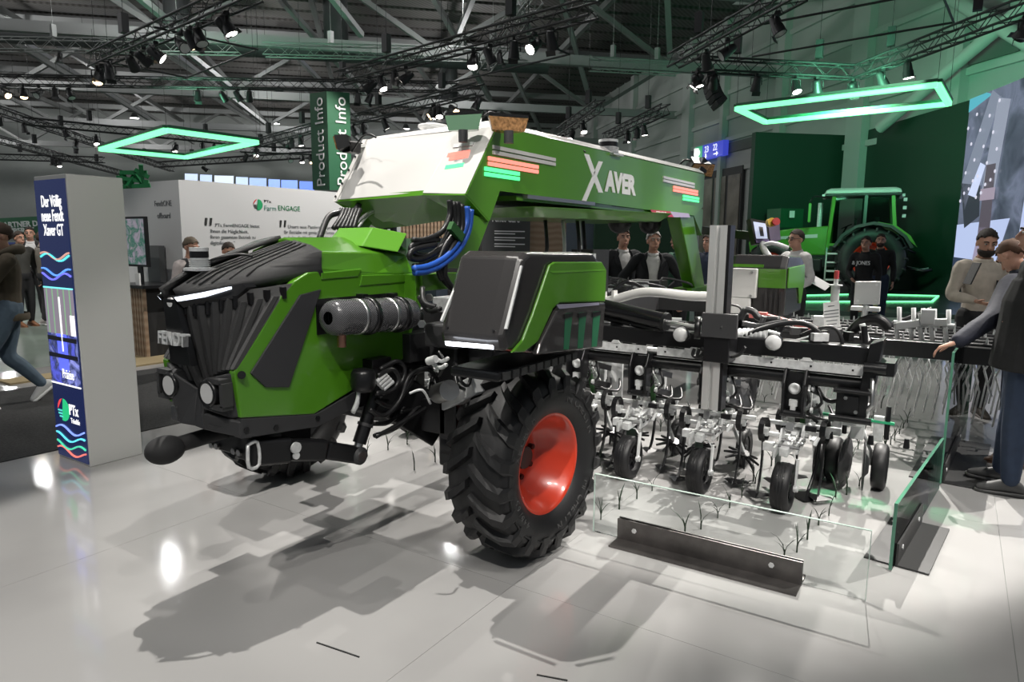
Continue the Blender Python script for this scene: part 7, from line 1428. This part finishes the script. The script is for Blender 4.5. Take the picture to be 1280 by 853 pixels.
def fixture(tilt):
    t = thing('spotlight', '', 'spotlight', (0, 0, 0)); R_ = Matrix.Rotation(tilt, 3, 'X'); c = V((0, 0, -.26)); ax = R_ @ V((0, 0, -1))
    mb = MB(); mb.box((0, 0, -.03), (.06, .09, .07)); mb.build('clamp', 'truss', t)
    mb = MB(); mb.tube([(-.13, 0, -.26), (-.13, 0, -.10), (0, 0, -.07), (.13, 0, -.10), (.13, 0, -.26)], .013, 4); mb.build('yoke', 'truss', t)
    mb = MB(); mb.lathe([(-.20, .0), (-.20, .06), (-.15, .085), (-.02, .095), (.0, .105), (.12, .115), (.14, .125), (.15, .12), (.145, .105)], c, ax, 12); mb.build('housing', 'truss', t)
    mb = MB(); mb.cyl(c+ax*.135, c+ax*.142, .108, n=12); mb.build('lens', 'lens', t)
    u = R_ @ V((1, 0, 0)); v = R_ @ V((0, 1, 0))
    mb = MB(); mb.box(c+ax*.18+v*.12, (.2, .01, .1), R_); mb.build('barn_door', 'truss', t)
    return t
def tsnap(p, q):
    a, b, s = q; d = b-a; t = max(0.02, min(.98, (p-a).dot(d)/d.dot(d))); r = a+d*t; r.z = a.z-s/2; return r
def tdist(p, q): r = tsnap(p, q); return (r-p).length
fx = [fixture(t) for t in (.15, .55, -.45, .95)]; fu = [0]*4
def spots(where, lst, z, grp):
    for i, (px, py, k) in enumerate(sorted(lst)):
        ti = (px*7+py*3) % 4; o = fx[ti] if not fu[ti] else copy_tree(fx[ti]); fu[ti] = 1
        L_ = PZ(px, py-6, z); best = min(TRS, key=lambda q: tdist(L_, q)); L_ = tsnap(L_, best) if tdist(L_, best) < 3 else L_
        o.location = L_; o.rotation_euler = (0, 0, (px*1.7+py) % 6.28); s = 1.0; o.scale = (s, s, s); o['group'] = grp
        o['label'] = ('unlit black' if k == 0 else 'glowing white' if k == 1 else 'glowing warm')+' spotlight, '+ORD[i]+' from the left '+where
        if k:
            for c in o.children:
                if c.name.startswith('lens'): c.material_slots[0].link = 'OBJECT'; c.material_slots[0].material = M['spot_lit' if k == 1 else 'spot_warm']
spots('on the truss rising to the top left', [(139, 88, 2), (152, 83, 0), (164, 80, 0), (190, 67, 0), (214, 63, 2), (232, 57, 1), (265, 44, 0), (286, 41, 0), (300, 38, 0), (307, 18, 0), (322, 20, 1)], TZ, 'spotlights on the rising left truss')
spots('under the long level truss, upper left', [(8, 117, 2), (36, 119, 0), (54, 119, 0), (76, 120, 0), (249, 121, 1), (280, 121, 2), (298, 121, 1), (313, 122, 2), (446, 122, 0), (462, 124, 0)], TZ+.55, 'spotlights under the level truss')
spots('of the lower left cluster around the neon rhombus', [(35, 168, 1), (90, 170, 0), (120, 174, 1), (71, 181, 0), (84, 186, 0), (41, 133, 0), (127, 199, 0), (10, 202, 0), (55, 204, 0), (77, 206, 1), (206, 173, 0), (219, 184, 1), (241, 184, 0), (260, 204, 1), (294, 192, 1), (304, 195, 0), (224, 209, 0), (335, 193, 2), (357, 180, 0), (368, 180, 0), (377, 198, 1), (386, 178, 1), (362, 199, 0), (388, 199, 0), (245, 203, 0)], TZ-.2, 'spotlights of the far left cluster')
spots('on the truss climbing above the robot roof', [(495, 15, 0), (486, 99, 1), (506, 96, 1), (514, 90, 0), (540, 89, 1), (627, 68, 1), (668, 52, 0), (695, 46, 1), (729, 45, 1)], TZ, 'spotlights on the climbing middle truss')
spots('on the short truss above the receiver dish', [(511, 126, 2), (538, 130, 1), (552, 130, 1), (588, 129, 2), (476, 156, 0), (508, 150, 1), (454, 160, 0), (645, 121, 0), (650, 138, 0)], TZ, 'spotlights on the short middle truss')
spots('on the right trusses', [(838, 97, 1), (851, 98, 1), (864, 90, 1), (868, 101, 0), (903, 60, 1), (931, 46, 0), (926, 100, 1), (970, 104, 1), (999, 104, 1), (1052, 108, 1), (1079, 106, 2), (1137, 85, 1), (1179, 73, 1), (1006, 12, 0), (1166, 3, 0), (1246, 6, 0)], TZ, 'spotlights on the right trusses')
spots('of the small trusses just above the beam', [(717, 170, 1), (732, 162, 1), (746, 152, 1), (795, 165, 1), (801, 159, 1), (817, 155, 1)], TZ, 'spotlights just above the beam')
# curved loudspeaker column
la_ = thing('loudspeaker_array', 'curved hanging column of black loudspeakers left of the right neon frame', 'loudspeaker', PD(888, 92, 17))
P_ = [PD(*p, 17) for p in ((886, 93), (887, 100), (888.5, 107), (890.5, 113.5), (893, 120), (896.5, 126), (901, 132))]
for a, b in zip(P_, P_[1:]): mb = MB(); mb.beam(a, a.lerp(b, .93), .5, .26, CM @ V((1, 0, 0))); mb.build('cabinet', 'black', la_, bev=.01)
mb = MB(); mb.cyl(P_[0], V((P_[0].x, P_[0].y, 11)), .012, n=5); mb.build('suspension_chain', 'truss', la_)
# high-bay lamps under the roof, a grid added to brighten the dark ceiling
hbn = 0
for s in (16, 27, 38, 50, 63):
    for w_ in (-30, -19, -8, 3):
        p = U*s+Wn*(w_+(s % 3))+V((0, 0, 11.2)); t = thing('high_bay_lamp', 'added round high-bay lamp under the hall roof, '+ORD[int((w_+30)/11)]+' in its row, '+ORD[(16, 27, 38, 50, 63).index(s)]+' row from the stand', 'lamp', p, 'added high-bay lamps under the roof')
        mb = MB(); mb.cyl(p+V((0, 0, .1)), p+V((0, 0, .5)), .36, .16, 12); mb.build('shade', 'duct', t); mb = MB(); mb.cyl(p+V((0, 0, .09)), p+V((0, 0, .1)), .34, n=12); mb.build('diffuser', mat('bay_glow', (1, 1, 1), .4, 0, 2.2) if 'bay' not in M else M['bay'], t)
        mb = MB(); mb.cyl(p+V((0, 0, .5)), p+V((0, 0, 1.6)), .02, n=5); mb.build('drop_rod', 'duct', t)
        l = bpy.data.lights.new('roof_fill_light', 'POINT'); l.energy = 400; l.shadow_soft_size = .3; o = bpy.data.objects.new('roof_fill_light', l); COL.objects.link(o); o.location = p-V((0, 0, .5)); o.parent = None  # bare point light added below each fixture to light the roof
